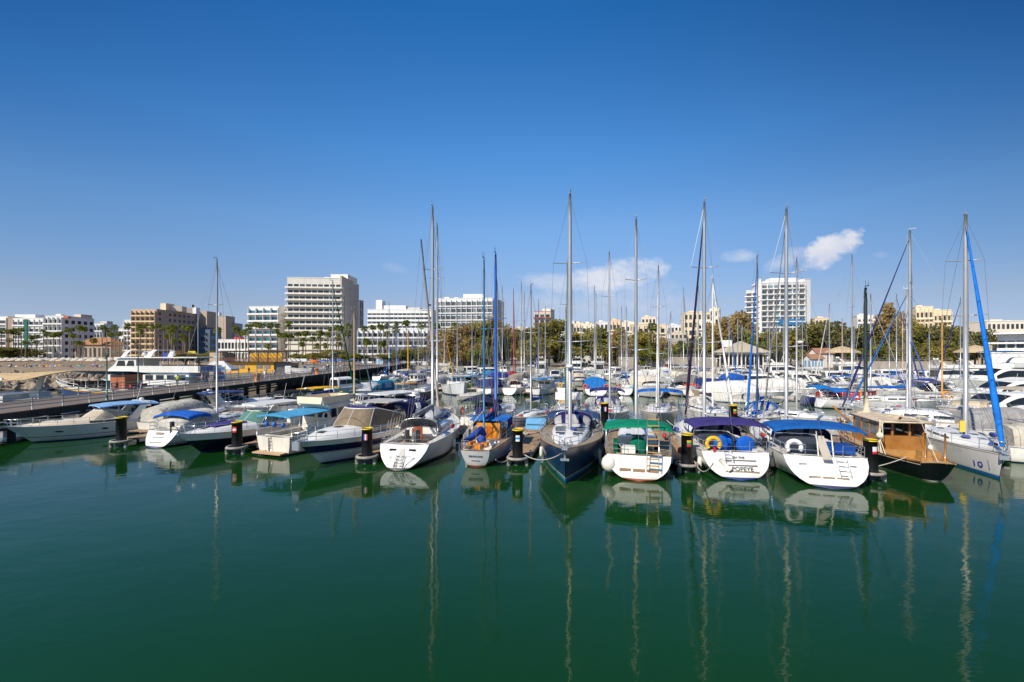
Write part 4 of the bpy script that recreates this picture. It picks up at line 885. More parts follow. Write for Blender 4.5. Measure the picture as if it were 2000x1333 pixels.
# wooden caique
def caique():
    c, rz = place(11.2, gp(1832,944), 'stern', 76); L = 11.2
    root = thing('wooden_caique', 'varnished wooden caique with black hull and dark stayed mast', 'wooden boat', (c.x, c.y, 0), rz, 'boats of the front row')
    h = Hull(L, 3.7, 1.05, 1.7, 1.2, -.5, .42, .5, 2.0, .12, .5, .75, 1.0, .88, .25)
    WD = M((.42,.18,.04), .32, 0, .25, 1.2, .05, 'varnish', coat=.4); WD2 = M((.50,.26,.08), .4, 0, .25, 2, .05, 'varnish')
    build_hull(h, root, [M((.45,.42,.36), .5), M((.006,.007,.009), .3, coat=.2), WD, M((.5,.46,.4), .4)], [(0, .06, 0), (.86, .90, 3), (.90, 1.0, 2)])
    build_deck(h, root, M((.45,.32,.18), .7, 0, .15, 2, .1, 'teak'), (.06, .29, 1.1), 12, WD2, .45)
    gunwale(h, root, WD, .06, 'gunwale')
    xa, xb = h.X(.30), h.X(.60); z0 = h.s(.4)-.05; w = 1.22
    mb = MB(); mb.box(((xa+xb)/2, 0, z0+.45), (xb-xa, 2*w, .9)); ho = mb.build('deckhouse', WD, root)
    for x in lin(xa+.06, xb-.25, 4):
        for sd in (1, -1): MB().box((x, sd*(w-.05), z0+1.33), (.12, .1, .86)).build('window_post', WD, ho)
    for y in (-.45, .45):
        for x in (xb-.25, xa+.06): MB().box((x, y, z0+1.33), (.1, .1, .86)).build('window_post', WD, ho)
    xs = lin(xa+.06, xb-.25, 4)
    for k in range(3):
        for sd in (1, -1):
            if k == 0 and sd: pass
            g = MB(); g.box(((xs[k]+xs[k+1])/2, sd*(w-.05), z0+1.33), (xs[1]-xs[0]-.14, .03, .8)); g.build('side_window', M((.20,.19,.17), .08, 0, .3, 2), ho)
    g = MB(); g.box((xb-.25, 0, z0+1.33), (.03, 2*w-.3, .78)); g.build('front_window', GLASSD, ho)
    rf = MB(); n = 7
    rows = [[(x, y*(w+.12), z0+1.80+.10*(1-y*y)) for y in lin(-1, 1, n)] for x in (xa-.55, xa, xb)]
    rf.grid(rows); rf.grid([[(p[0], p[1], p[2]-.1) for p in r] for r in rows[::-1]])
    rf.path([r[0] for r in rows]+[r[-1] for r in rows[::-1]], .06, 5, 0, True, True); rf.build('roof', M((.62,.50,.36), .7, 0, .2, 1.5, .1, 'canvas'), ho)
    mb = MB()
    for sd in (1, -1):
        mb.tube((h.X(.02), sd*.45, h.s(.02)), (h.X(.02), sd*.45, h.s(.02)+1.6), .05)
    mb.build('stern_post', WD, root)
    # rigging knot and lines hanging from the roof edge
    mb = MB(); q = Vector((xa-.6, w+.1, z0+1.75)); rng = random.Random(3)
    for k in range(9): mb.path([q+Vector((rng.uniform(-.3,.3), 0, .15)), q+Vector((rng.uniform(-.4,.3), .1, -.8)), q+Vector((rng.uniform(-1,.8), .2, -1.75))], .022, 4)
    mb.ball(q+Vector((-.1, .12, -.75)), .2); mb.build('hanging_line', M((.66,.6,.48), .9), root)
    mb = MB(); mb.box((h.X(.12), -.3, h.s(.1)+.1), (.6, .9, .7)); mb.box((h.X(.05), .3, h.s(.1)+.05), (.4, .5, .35)); mb.build('deck_chest', WD2, root)
    # foredeck gear and bowsprit
    mb = MB(); mb.tube(h.top(.86, 0, .25), h.top(1, 0, .75)+Vector((1.6, 0, .25)), .10, .07); mb.build('bowsprit', WD, root)
    mb = MB(); mb.path([h.top(t, .96, .42) for t in lin(.5, .98, 6)], .05, 5); mb.path([h.top(t, -.96, .42) for t in lin(.5, .98, 6)], .05, 5)
    for t in lin(.5, .96, 6):
        for sd in (1, -1): mb.tube(h.top(t, .96*sd), h.top(t, .96*sd, .42), .035, n=4)
    mb.build('bulwark_rail', WD2, root)
    m, P = rig(h, root, .68, zat(562, 31.8), None, .13, M((.022,.035,.035), .5), 0, .5, .98, 0, None, .09)
    mb = MB(); e = P(0)+Vector((0, 0, 1.0)); rows = []
    for k in range(9):
        u = k/8; c2 = e.lerp(e+Vector((-4.4, .1, .35)), u); rr = .26*(1-.4*u)*(1+.15*math.sin(k*2.3)); rows.append([c2+Vector((0, rr*.8*math.sin(a), rr*math.cos(a)+.05)) for a in lin(0, 2*math.pi, 9)[:-1]])
    mb.grid(rows, 0, True, False, True); mb.build('furled_sail', cloth((.66,.55,.38)), root)
    mb = MB(); mb.path([P(.0)+Vector((-.15, .05, 1.1)), P(.14)+Vector((-.25, .05, 0)), P(.27)+Vector((-.16, 0, 0))], [.5, .22, .05], 8); mb.build('sail_head', cloth((.72,.62,.45)), root)
    mb = MB(); mb.box(h.top(.78, .1, .3), (.5, .8, .4)); mb.build('deck_box', M((.12,.35,.6), .6), root)
caique()
def ex_n(h, root, P, base, wfn, hf):
    p = h.pt(.89, .52, -1, .02); q = h.pt(.84, .52, -1, .02); ang = math.atan2(p.y-q.y, p.x-q.x); nrm = math.atan2(h.pt(.87, .7, -1).z-h.pt(.87, .4, -1).z, abs(h.pt(.87, .7, -1).y-h.pt(.87, .4, -1).y))
    for k, (s, col, dx) in enumerate((('18', (.05,.06,.35), 0), ('1', (.35,.33,.5), .30))):
        text_mesh(s, .8, 'sail_number', M(col, .5), root, h.pt(.895+.058*k, .26, -1, .03), (math.pi-nrm, 0, ang), .006)
    mb = MB(); mb.box(h.top(.985, 0, .06), (.8, .3, .08)); mb.box(h.top(1, 0, -.2), (.12, .4, .3)); mb.build('anchor', STEEL, root)
    mb = MB(); mb.box(h.top(.6, 0, .9)+Vector((.25, -.25, 0)), (.2, .25, .7)); mb.build('halyard_bag', M((.75,.5,.05), .6), root)
sail_yacht('white racing yacht with blue waterline stripe and bright blue furled jib', 13.2, 4.0, None, 'bow', BK+62, mpx=1886, mY=29.4, mtop=420, hull=(.76,.75,.77), boot=(.015,.12,.38), stripe=(.35,.33,.33), band=(.90,.94), fs=1.45, fb=1.5, ob=.55, rake=.4, wt=.8, deck=gel((.78,.74,.66), .5), cab=(.34,.82,.34), mt=.60, jib=(.01,.17,.62), jr=.15, bl=4.6, boomc=None, r=.14, nsp=3, extras=ex_n, fend=((.62,-1),), nwin=3, spl=1.3, tm=.45, p=1.8, hood=None)
# ---------------------------------------------------------------- second row, behind the main pontoon
G2 = 'boats of the second row'
def ex_roll(col):
    def f(h, root, P, base, wfn, hf):
        mb = MB(); mb.ball(h.top(.66, .1, .35), .55, sx=1.5, sy=.8, sz=.5); mb.build('dinghy_cover', cloth(col), root)
    return f
def ex_dinghy(h, root, P, base, wfn, hf): 
    dinghy(root, h.top(.30, 0, .95), 2.9, 1.5, .75, M((.72,.70,.64), .5), R(90)); 
    mb = MB(); mb.grid([[h.top(.27, y, 1.45-.1*y*y) for y in (-1, -.5, 0, .5, 1)], [h.top(.22, y, 1.4-.1*y*y) for y in (-1, -.5, 0, .5, 1)]]); mb.build('green_awning', cloth((0,.18,.09)), root)
    mb = MB(); mb.box(h.top(.36, 0, .6), (.9, 1.9, .6)); mb.build('deck_box', M((.5,.36,.18), .7), root)
def ex_ring2(h, root, P, base, wfn, hf):
    lifering(root, h.top(.05, -.9, .5), ORANGE, 'Y', .3); lifering(root, h.top(.05, .95, .5), ORANGE, 'Y', .3)
    mb = MB(); mb.box(h.tr(.62, 0, .02), (.03, .55, .35)); mb.build('transom_locker', M((.35,.32,.28), .6), root)
    mb = MB(); mb.box(h.top(.12, 0, .35), (.5, .8, .9)); mb.build('helm_cover', cloth((.02,.02,.13)), root)
motor_yacht('white motor yacht with navy cockpit curtains behind the brown-screened yacht', 12.5, 3.9, at(660, 38.5), 'bow', BK+58, low=(.012,.016,.09), lowband=(.1,.6), bim=(.03,.035,.16), scr=GLASSD, fs=1.4, fb=1.8, hard=WHITE, radar=True, ports=(), group=GA, lod=1)
sail_yacht('white sailing yacht with dark green furled jib near the wooden pier', 9.5, 3.1, mpx=650, mY=52, mtop=550, hd=66, jib=(.0,.10,.055), jr=.11, lod=1, bl=3, boomc=(.03,.05,.2), hood=None, nsp=1)
sail_yacht('small sailing boat with wooden mast behind the cream fishing boat', 8.5, 2.8, mpx=692, mY=47, mtop=606, hd=70, mast=M((.5,.36,.16), .5), jib=(.10,.27,.42), jr=.06, lod=1, bl=2.8, boomc=(.55,.5,.4), nsp=0, hull=OFFW)
cabin_boat('white launch with navy roof canopy and curtain', 8, 2.9, at(655, 47.5), 'bow', BK+40, hull=WHITE, house=(.34,.60,1.5), canopy=(.03,.03,.17), canz=2.6, cant=(.05,.5), group=GA, name='motor_launch', cat='motorboat')
motor_yacht('small runabout with green windscreen and blue bimini', 7.5, 2.6, at(556, 49), 'bow', BK+50, bim=(.02,.10,.38), scr=GLASSG, lod=1, archc=None, fs=.9, fb=1.15, ob=1.2, group=GA, pad=(.04,.04,.2), bimz=2.2)
motor_yacht('white sports cruiser with black cockpit cover and tall radar arch', 10, 3.4, at(478, 46), 'bow', BK+52, bim=(.014,.014,.016), lod=1, fs=1.3, fb=1.7, group=GA, radar=True, scr=GLASSD, archc=WHITE, bimz=3.0)
motor_yacht('white cruiser with navy bimini and curved arch nearest the pier', 9.5, 3.3, at(372, 48), 'stern', 50, bim=(.03,.05,.17), lod=1, fs=1.2, fb=1.7, group=GA, scr=GLASSD, bimz=2.9)
mb = MB(); rows = []
for u in lin(0, 1, 9):
    rows.append([(lerp(-1.6, 1.6, u), .85*math.sin(a)*(1-.55*abs(2*u-1)**3), .35+.75*max(0, math.cos(a))*(1-.6*abs(2*u-1)**3)) for a in lin(-1.8, 1.8, 9)])
mb.grid(rows); mb.poly(rows[0]); mb.poly(rows[-1])
t_ = thing('covered_dinghy', 'dinghy under a cream tarpaulin beside the black-hulled cruiser', 'dinghy', at(455, 42.5, .45), R(20)); mb.build('tarpaulin', cloth((.62,.53,.37)), t_)
mb = MB(); mb.box((0,0,.1), (2.9,1.3,.5), taper=1.1); mb.build('hull', gel((.55,.58,.62)), t_)
def flat_boat(label, p, hd, L, W, hull, cover=None, seat=None, name='open_boat', cat='boat', motor=True, z=.55, group=None, band=None):
    c, rz = place(L, p, 'stern', hd); root = thing(name, label, cat, (c.x, c.y, 0), rz, group)
    h = Hull(L, W, z, z+.35, .7, -.1, .85, .5, 2.2, .05, .8); build_hull(h, root, [BOTTOM, gel(hull), gel(band or hull)], [(.75, 1, 2)]); build_deck(h, root, gel(OFFW), (.04, .72, W*.4), 10, gel(seat or OFFW), .4)
    gunwale(h, root, gel(band or (.6,.6,.58)), .05, 'gunwale')
    if cover: mb = MB(); mb.grid([[(h.X(t), y*h.b(t)*1.02, h.s(t)+.35*(1-y*y)+.03) for y in (-1,-.5,0,.5,1)] for t in lin(.05, .98, 9)]); mb.build('boat_cover', cloth(cover), root)
    if motor: mb = MB(); mb.box((-L/2-.2, 0, z+.25), (.35, .3, .5)); mb.box((-L/2-.2, 0, z-.25), (.15, .1, .6)); mb.build('outboard_motor', RUBBER, root)
    return h, root
h_, r_ = flat_boat('yellow open workboat with yellow tarpaulin roof near the pier', at(578, 62), 62, 8, 2.8, (.72,.42,.02), None, (.6,.4,.05), band=(.8,.5,.02), z=.8)
bimini(r_, -3, 2.5, 1.35, 2.2, (.75,.40,.01), .15, .05, .8, 'awning')
# centre and right of the second row
def ex_mizzen(h, root, P, base, wfn, hf):
    b = h.top(.28, -.62, .2); t = Vector((b.x-.6, .35, zat(470, 39.5))); mb = MB(); mb.path([b, b.lerp(t, .5), t], [.10, .095, .06], 8); m = mb.build('mizzen_mast', M((.34,.27,.22), .5), root)
    k = b.lerp(t, .6); mb = MB(); mb.path([k+Vector((0,-.6,.05)), k, k+Vector((0,.6,.05))], .025, 5); mb.build('spreader', M((.34,.27,.22), .5), m)
    mb = MB(); mb.tube(t, h.top(.1, .8), .011, n=3); mb.tube(t, h.top(.1, -.8), .011, n=3); mb.build('mizzen_stay', WIRE, root)
sail_yacht('grey-covered ketch with brown mizzen mast behind the raked-transom yacht', 12, 3.7, mpx=854, mY=43, mtop=440, hd=84, hull=OFFW, boomc=(.27,.26,.25), bl=4.3, jib=None, hood=(.42,.40,.36), bim=(.40,.38,.35), lod=1, fs=1.3, r=.11, nsp=2, radar=.3, deck=gel((.6,.48,.33), .6), fend=(), extras=ex_mizzen)
sail_yacht('white sailing yacht with black bimini frame, navy hood and orange lifebuoys', 11, 3.6, at(925, 40.6), 'stern', 72, mtop=552, mt=.55, bim=(.02,.022,.06), bimz=2.9, hood=(.03,.03,.15), rake=.3, wt=.85, tw=.6, lod=1, fs=1.2, fb=1.5, boomc=(.03,.03,.16), extras=ex_ring2, wheels=0, hull=(.80,.78,.72), nsp=1)
sail_yacht('small white yacht with grey hull and blue folded sail, beside the ketch', 9.2, 3.0, at(1012, 40.3), 'bow', BK+61, mtop=557, hull=(.62,.61,.62), stripe=(.05,.07,.2), band=(.70,.76), deck=gel((.62,.54,.42), .6), boomc=(.02,.10,.33), boombag=True, bl=2.8, lod=1, nsp=1, ob=1.2, toe=M((.5,.38,.24), .6), fs=1.15, fb=1.4)
sail_yacht('sailing yacht carrying an upturned cream dinghy across its stern', 11, 3.6, at(1110, 39.6), 'bow', BK+81, mpx=1108, mY=45.5, mtop=513, hull=OFFW, stripe=(.03,.07,.25), lod=1, jib=(.0,.10,.06), jr=.07, extras=ex_dinghy, boomc=None, bl=0, deck=gel((.6,.52,.4), .6), fs=1.2, fb=1.5, hood=(.05,.14,.30))
sail_yacht('white sailing yacht bow-on with navy sprayhood and bimini', 11.5, 3.9, at(1199, 38.9), 'bow', BK+82, mpx=1191, mY=44.8, mtop=490, hull=(.72,.70,.69), lod=1, bim=(.03,.035,.16), hood=(.02,.022,.13), boomc=None, bl=3.6, bimz=3.3, fs=1.35, fb=1.65, fend=((.55,1),(.55,-1),(.7,-1)), ob=.7, r=.1, lean=.6)
sail_yacht('grey-beige sailing yacht bow-on with vivid blue sail cover and crossbar', 11, 3.6, at(1298, 38.2), 'bow', BK+70, mpx=1286, mY=43.8, mtop=520, hull=(.56,.52,.47), stripe=(.66,.62,.56), band=(.9,1), deck=gel((.62,.54,.44), .6), lod=1, boomc=(.01,.14,.58), boombag=True, bl=3.4, fs=1.4, fb=1.75, ob=.9, bim=(.01,.13,.5), bimz=3.3, bimw=.62, jib=(.68,.66,.62), jr=.08)
sail_yacht('white sailing yacht bow-on with glazed cream cockpit hood and dark furled sail', 11.8, 3.9, at(1388, 37.6), 'bow', BK+86, mpx=1392, mY=43.2, mtop=545, hull=(.76,.74,.72), lod=1, hood=(.66,.60,.52), boomc=(.05,.035,.07), bl=3.5, jib=(.72,.71,.69), jr=.11, fs=1.45, fb=1.75, ob=.6, mast=M((.7,.69,.67), .4), fend=((.5,1),(.62,1)))
sail_yacht('cream sailing yacht with royal blue sail cover, hood and dinghy cover', 11, 3.5, at(1516, 36.6), 'bow', BK+52, mpx=1479, mY=41, mtop=500, hull=(.76,.71,.60), stripe=(.40,.24,.06), band=(.93,1), boot=(.03,.03,.1), lod=1, boomc=(.006,.12,.52), boombag=True, bl=3.6, hood=(.006,.11,.5), jib=(.01,.13,.50), jr=.10, extras=ex_roll((.008,.12,.52)), fs=1.3, fb=1.6, mast=ALU, fend=((.3,-1),(.38,-1),(.46,-1)))
sail_yacht('white sailing yacht with wide beige bimini and wooden bow platform', 11.5, 3.7, at(1592, 35.6), 'bow', BK+118, mpx=1556, mY=41, mtop=505, hull=(.72,.69,.64), lod=1, bim=(.50,.45,.38), bimz=3.0, bl=3.8, boomc=(.46,.42,.36), jib=None, fs=1.35, fb=1.6, radar=.45, wheels=0)
sail_yacht('white yacht with rounded deck saloon and purple-tinted windows', 12, 4.0, at(1818, 33.5), 'stern', 140, mpx=1777, mY=39.5, mtop=450, hull=(.75,.73,.71), lod=1, cab=(.25,.80,.75), cabw=.7, nwin=2, boomc=None, bl=4.5, bdz=.1, fs=1.4, fb=1.6, r=.12, jib=(.03,.03,.13), jr=.09, toe=M((.48,.35,.2), .6))
sail_yacht('white cruising yacht with tan bimini and square stern beside the caique', 11, 3.9, at(1838, 33.8), 'stern', 128, mpx=1772, mY=44, mtop=566, hull=(.78,.75,.70), lod=1, bim=(.56,.46,.32), bimz=2.9, bimw=.52, rake=.1, wt=.9, tw=.75, fs=1.35, boomc=None, bl=3.5, mast=M((.72,.72,.72), .4), wheels=0, jib=(.02,.14,.45), jr=.10)
motor_yacht('white motor yacht with large dark wedge windows beside the mast of the racing yacht', 14.5, 4.4, at(1862, 43.5), 'bow', 190, saloon=(.16,.62,1.55), scr=GLASSD, fs=1.5, fb=1.9, group=GA, lod=1, ports=(.5,.64))
motor_yacht('motorboat under a grey cockpit cover behind the racing yacht bow', 9, 3.1, at(1862, 36.5), 'stern', 350, cover=(.33,.32,.31), fs=1.1, fb=1.4, ob=1.3, group=GA, lod=1, stripe=(.02,.02,.02), band=(.5,.6))
motor_yacht('small white motorboat with beige cockpit cover at the edge beyond the racing yacht', 8, 2.9, at(1952, 30.2), 'stern', 335, cover=(.50,.46,.38), fs=1.0, fb=1.3, ob=1.2, group=GA, lod=1)
motor_yacht('tall white flybridge yacht with black glass and blue bridge awning', 16.5, 4.8, at(1885, 72), 'bow', 188, saloon=(.14,.66,2.3), fly=True, scr=GLASSD, fs=2.3, fb=2.9, ob=2.6, group=GA, lod=1, radar=True, ports=(.4,.5,.6,.7), extras=lambda h, root: bimini(root, -4.5, 1, 1.9, h.s(.4)+5.0, (.03,.12,.30), .1, .05, h.s(.4)+3.3, 'bridge_awning'))
motor_yacht('white sports yacht with long dark side glass under the flybridge yacht', 15, 4.5, at(1878, 58), 'bow', 186, saloon=(.12,.6,1.7), scr=GLASSD, fs=1.7, fb=2.1, group=GA, lod=1, ports=(.45,.6), hull=(.80,.78,.74))
motor_yacht('white open cruiser with tall raked arch behind the racing yacht jib', 12, 3.9, at(1905, 50), 'bow', 194, fs=1.4, fb=1.9, group=GA, lod=1, bim=(.5,.44,.34), scr=GLASSD, seat=(.75,.73,.68), bimz=3.2)
motor_yacht('white cruiser with royal blue seats half out of the frame', 10, 3.4, at(1945, 44), 'bow', 198, fs=1.2, fb=1.7, group=GA, lod=1, seat=(.02,.06,.3), scr=GLASSG, bim=(.6,.55,.45))
# ---------------------------------------------------------------- third row, at the back pontoon
G3 = 'boats of the third row'
motor_yacht('small cruiser with teal canvas canopy and navy hull', 8.5, 3.0, at(703, 68), 'bow', BK+62, low=(.012,.03,.09), lowband=(.05,.55), canopy=(.01,.17,.32), fs=1.1, fb=1.5, lod=1, group=GA)
motor_yacht('white cruiser with pointed bow and green windscreen near the blue and white kiosk', 9, 3.1, at(738, 82), 'bow', BK+50, scr=GLASSG, fs=1.1, fb=1.5, lod=1, group=GA, archc=WHITE)
motor_yacht('round-backed white cruiser with black side windows by the pier', 10, 3.4, at(642, 76), 'stern', 55, saloon=(.1,.5,1.7), fs=1.1, fb=1.6, lod=1, group=GA, scr=GLASSD)
cabin_boat('red and white wooden fishing boat with brown stern canopy', 9.5, 3.1, at(776, 74), 'stern', 52, hull=(.62,.58,.54), stripe=(.35,.06,.03), band=(.86,1), house=(.35,.6,1.3), canopy=(.45,.24,.06), canz=2.1, mast=2, lod=1)
sail_yacht('white sailing boat with deep blue sail bag and orange-yellow mast', 9, 3.0, mpx=797, mY=88, mtop=645, hd=60, mast=M((.65,.32,.02), .5), boomc=(.01,.03,.30), boombag=True, bl=3.4, lod=2, nsp=1, r=.12)
sail_yacht('dark-hulled sailing boat with slanting dark mast behind the grey-covered ketch', 9, 3.0, mpx=832, mY=72, mtop=610, hd=75, hull=(.015,.02,.06), mast=M((.12,.12,.14), .5), boomc=(.02,.03,.16), lod=2, nsp=1, lean=-1.0)
cabin_boat('tubby white trawler with three-window wheelhouse and yellow fender', 10.5, 4.0, at(905, 74), 'bow', BK+112, hull=(.70,.72,.76), house=(.40,.66,1.7), glass=M((.03,.08,.13), .1), fs=1.3, fb=2.3, ob=.8, lod=1, mast=3, extras=lambda h, root: fender(h, root, .8, 1, .9, .25, M((.7,.55,.02), .5), 1.5), wt=.7)
motor_yacht('white motorboat with navy stern curtain beside the three-window trawler', 9, 3.4, at(944, 75), 'stern', 62, canopy=(.03,.035,.15), fs=1.1, fb=1.5, lod=1, group=GA)
sail_yacht('white sailing yacht with dark red cockpit hood', 9.5, 3.2, at(992, 75), 'stern', 66, mtop=552, hood=(.28,.03,.03), lod=1, rake=.7, wt=.8, tw=.3, nsp=1, wheels=0, boomc=None, bl=3)
cabin_boat('white boat with light blue roof awning and brown seats', 10, 3.3, at(1040, 75.5), 'stern', 58, hull=(.68,.67,.68), stripe=(.3,.12,.05), band=(.88,.95), canopy=(.04,.22,.50), canz=2.7, cant=(.05,.55), house=(.42,.62,1.2), lod=1, mast=3)
sail_yacht('white sailing yacht with a pair of yellow lifebuoys and blue cover', 10, 3.4, at(1103, 76), 'stern', 82, mtop=600, lod=1, bim=(.02,.10,.34), boomc=(.02,.1,.4), nsp=1, wheels=0, extras=lambda h, root, P, base, wfn, hf: [lifering(root, h.top(.02, y, .5)-Vector((.1, 0, 0)), YELLOW, 'X', .3, rr=.11) for y in (.55, -.8)])
def ex_tent(col):
    def f(h, root, P, base, wfn, hf):
        rows = []
        for x in lin(h.X(.02), h.X(.42), 6): rows.append([(x, h.B*.44*math.sin(a), h.s(.2)+.05+1.75*max(0, math.cos(a))**.45) for a in lin(-math.pi/2, math.pi/2, 11)])
        mb = MB(); mb.grid(rows); mb.poly(rows[0]); mb.build('cockpit_tent', cloth(col), root)
        for y in (-.93, .93): lifering(root, h.top(.02, y, .4)-Vector((.1, 0, 0)), ORANGE, 'X', .34, rr=.1)
        mb = MB(); mb.box(h.tr(.62, 0, .02), (.03, .35, .2)); mb.build('transom_vent', M((.12,.1,.09), .6), root)
    return f
sail_yacht('broad white yacht with bright blue cockpit tent between two orange lifebuoys', 11, 4.2, at(1164, 73.5), 'stern', 82, mtop=560, lod=1, wt=.85, tw=.2, q=2.0, rake=.5, extras=ex_tent((.015,.20,.62)), wheels=0, nsp=1, ck=(.03,.33,None), bl=0)
def ex_flag(h, root, P, base, wfn, hf):
    mb = MB(); p = h.top(.01, .75, .1); mb.tube(p, p+Vector((-.5, 0, 1.8)), .02, n=4); mb.build('flag_staff', ALU, root)
    mb = MB(); n = 6
    for k in range(5):
        rows = [[p+Vector((-.45-.04*i, .02*math.sin(i*1.4)+.02, 1.65-.2*(k+j)-.06*i)) for i in range(n)] for j in (0, 1)]; mb.grid(rows, k % 2); 
    mb.build('striped_flag', [M((.03,.14,.5), .8), M((.8,.8,.8), .8)], root)
sail_yacht('small white sailing yacht flying a blue and white striped flag', 8.5, 3.1, at(1221, 74.5), 'stern', 74, mtop=600, lod=1, rake=.5, tw=.25, q=2., extras=ex_flag, boomc=(.01,.12,.45), boombag=True, bl=2.8, wheels=0, nsp=1, ring=ORANGE)
motor_yacht('large cream motor cruiser shut under a canvas canopy', 11.5, 4.4, at(1290, 70.5), 'bow', BK+98, cover=(.70,.63,.52), fs=1.6, fb=2.1, lod=1, group=GA, hull=(.74,.72,.68))
sail_yacht('white sailing yacht with bright orange bar across its stern rail', 10.5, 3.7, at(1352, 72.5), 'stern', 102, mtop=610, lod=1, rake=.6, wt=.8, tw=.25, q=2., hull=(.78,.74,.68), wheels=0, nsp=1, jib=(.25,.25,.25), jr=.07, hood=(.03,.03,.04), extras=lambda h, root, P, base, wfn, hf: (MB().box(h.top(.03, -.1, .75), (.18, 1.9, .34)).build('orange_bar', M((.8,.08,.01), .6), root), lifering(root, h.top(.02, -.95, .5), RED, 'Y', .3)))
sail_yacht('white yacht with square navy cockpit enclosure and round stern', 10, 3.6, at(1401, 71.5), 'stern', 95, mtop=560, lod=1, wt=.85, tw=.2, q=2., rake=.6, wheels=0, nsp=1, extras=lambda h, root, P, base, wfn, hf: MB().b2((h.X(.03), -1.5, h.s(.1)), (h.X(.36), 1.5, h.s(.1)+1.7)).build('cockpit_enclosure', cloth((.02,.05,.22)), root))
cabin_boat('cluttered brown workboat with blue box and grey cabin', 10, 3.4, at(1486, 69), 'stern', 165, hull=(.42,.34,.25), house=(.45,.68,1.3), housec=(.55,.52,.48), fs=.9, fb=1.3, lod=1, extras=lambda h, root: [MB().box(h.top(t, y, .35), s).build(n_, M(c, .7), root) for t, y, s, n_, c in ((.12, .3, (.9,.9,.7), 'blue_box', (.02,.2,.5)), (.25, -.4, (.7,.8,.6), 'crate', (.5,.3,.12)), (.32, .4, (.6,.6,.8), 'net_pile', (.45,.22,.08)))])
motor_yacht('long white motor cruiser wrapped in white canvas, nearer of a pair', 13, 4.2, at(1608, 67), 'bow', 345, cover=(.72,.68,.62), fs=1.6, fb=2.0, lod=1, group=GA, stripe=(.2,.2,.22), band=(.4,.46), fend=((.3,-1),(.36,-1),(.42,-1)))
motor_yacht('white motor cruiser under a smooth canvas cover, beside the red-banded yacht', 12, 4.2, at(1522, 63), 'bow', 330, cover=(.75,.72,.68), fs=1.4, fb=1.8, lod=1, group=GA)
def ex_red(h, root, P, base, wfn, hf):
    lifering(root, h.top(.55, -1.02, .45), YELLOW, 'Y', .38, rr=.1); mb = MB()
    rows = [[h.top(t, -1.04, z) for t in lin(.05, .8, 8)] for z in (.1, .75)]; mb.grid(rows, 0); mb.grid(rows[::-1], 0); mb.build('red_weathercloth', cloth((.65,.01,.01)), root)
    mb = MB(); rows = [[h.top(t, -1.05, z) for t in (.1, .13)] for z in (.1, .76)]; mb.grid(rows); rows = [[h.top(t, -1.05, z) for t in (.17, .20)] for z in (.1, .76)]; mb.grid(rows); mb.build('white_panel', M((.75,.75,.7), .7), root)
sail_yacht('navy sailing yacht with red weathercloth and yellow lifebuoy on its rail', 10.5, 3.4, at(1722, 60), 'bow', 352, mpx=1664, mY=61, mtop=497, lod=1, hull=(.02,.03,.12), extras=ex_red, hood=None, bim=(.01,.17,.5), bimz=2.7, boomc=(.3,.3,.32), nsp=1, wheels=0)
sail_yacht('white sailing yacht with red lifebuoy and cobalt cockpit cover', 10.5, 3.5, at(1755, 57), 'bow', 352, mtop=575, lod=1, hull=(.76,.75,.74), bim=(.012,.14,.48), bimz=2.6, boomc=None, bl=0, nsp=1, wheels=0, extras=lambda h, root, P, base, wfn, hf: lifering(root, h.top(.3, -1.03, .5), (.7,.03,.02), 'Y', .42, rr=.1))
sail_yacht('white deck-saloon yacht with long cobalt boom cover', 11.5, 3.8, at(1818, 54), 'bow', 348, mpx=1772, mY=56, mtop=565, lod=1, hull=(.72,.72,.74), boot=(.02,.10,.28), boomc=(.008,.10,.46), boombag=True, bl=5, nsp=1, wheels=0, cab=(.28,.8,.55), mast=M((.75,.74,.72), .4))
sail_yacht('white sailing yacht with orange lifebuoy and orange mast, right of the open water gap', 10, 3.3, at(1884, 57), 'bow', 350, mpx=1840, mY=59, mtop=622, lod=1, hull=(.74,.73,.74), mast=M((.62,.30,.03), .5), nsp=0, wheels=0, boomc=None, bl=0, extras=lambda h, root, P, base, wfn, hf: lifering(root, h.top(.5, -1.03, .5), (.8,.3,.0), 'Y', .42, rr=.12))
flat_boat('small yellow-hulled dinghy by the open water gap', at(1925, 55), 175, 5, 2, (.72,.48,.02), None, (.5,.4,.2), name='dinghy', cat='dinghy')
flat_boat('grey inflatable dinghy floating by the teal-topped cruiser', at(752, 70), 20, 3.4, 1.6, (.30,.29,.25), None, (.4,.25,.1), name='dinghy', cat='dinghy')
flat_boat('low grey tender under a tarpaulin below the three-window trawler', at(893, 68), 15, 4, 1.8, (.6,.58,.52), (.55,.52,.46), None, name='dinghy', cat='dinghy', motor=False)
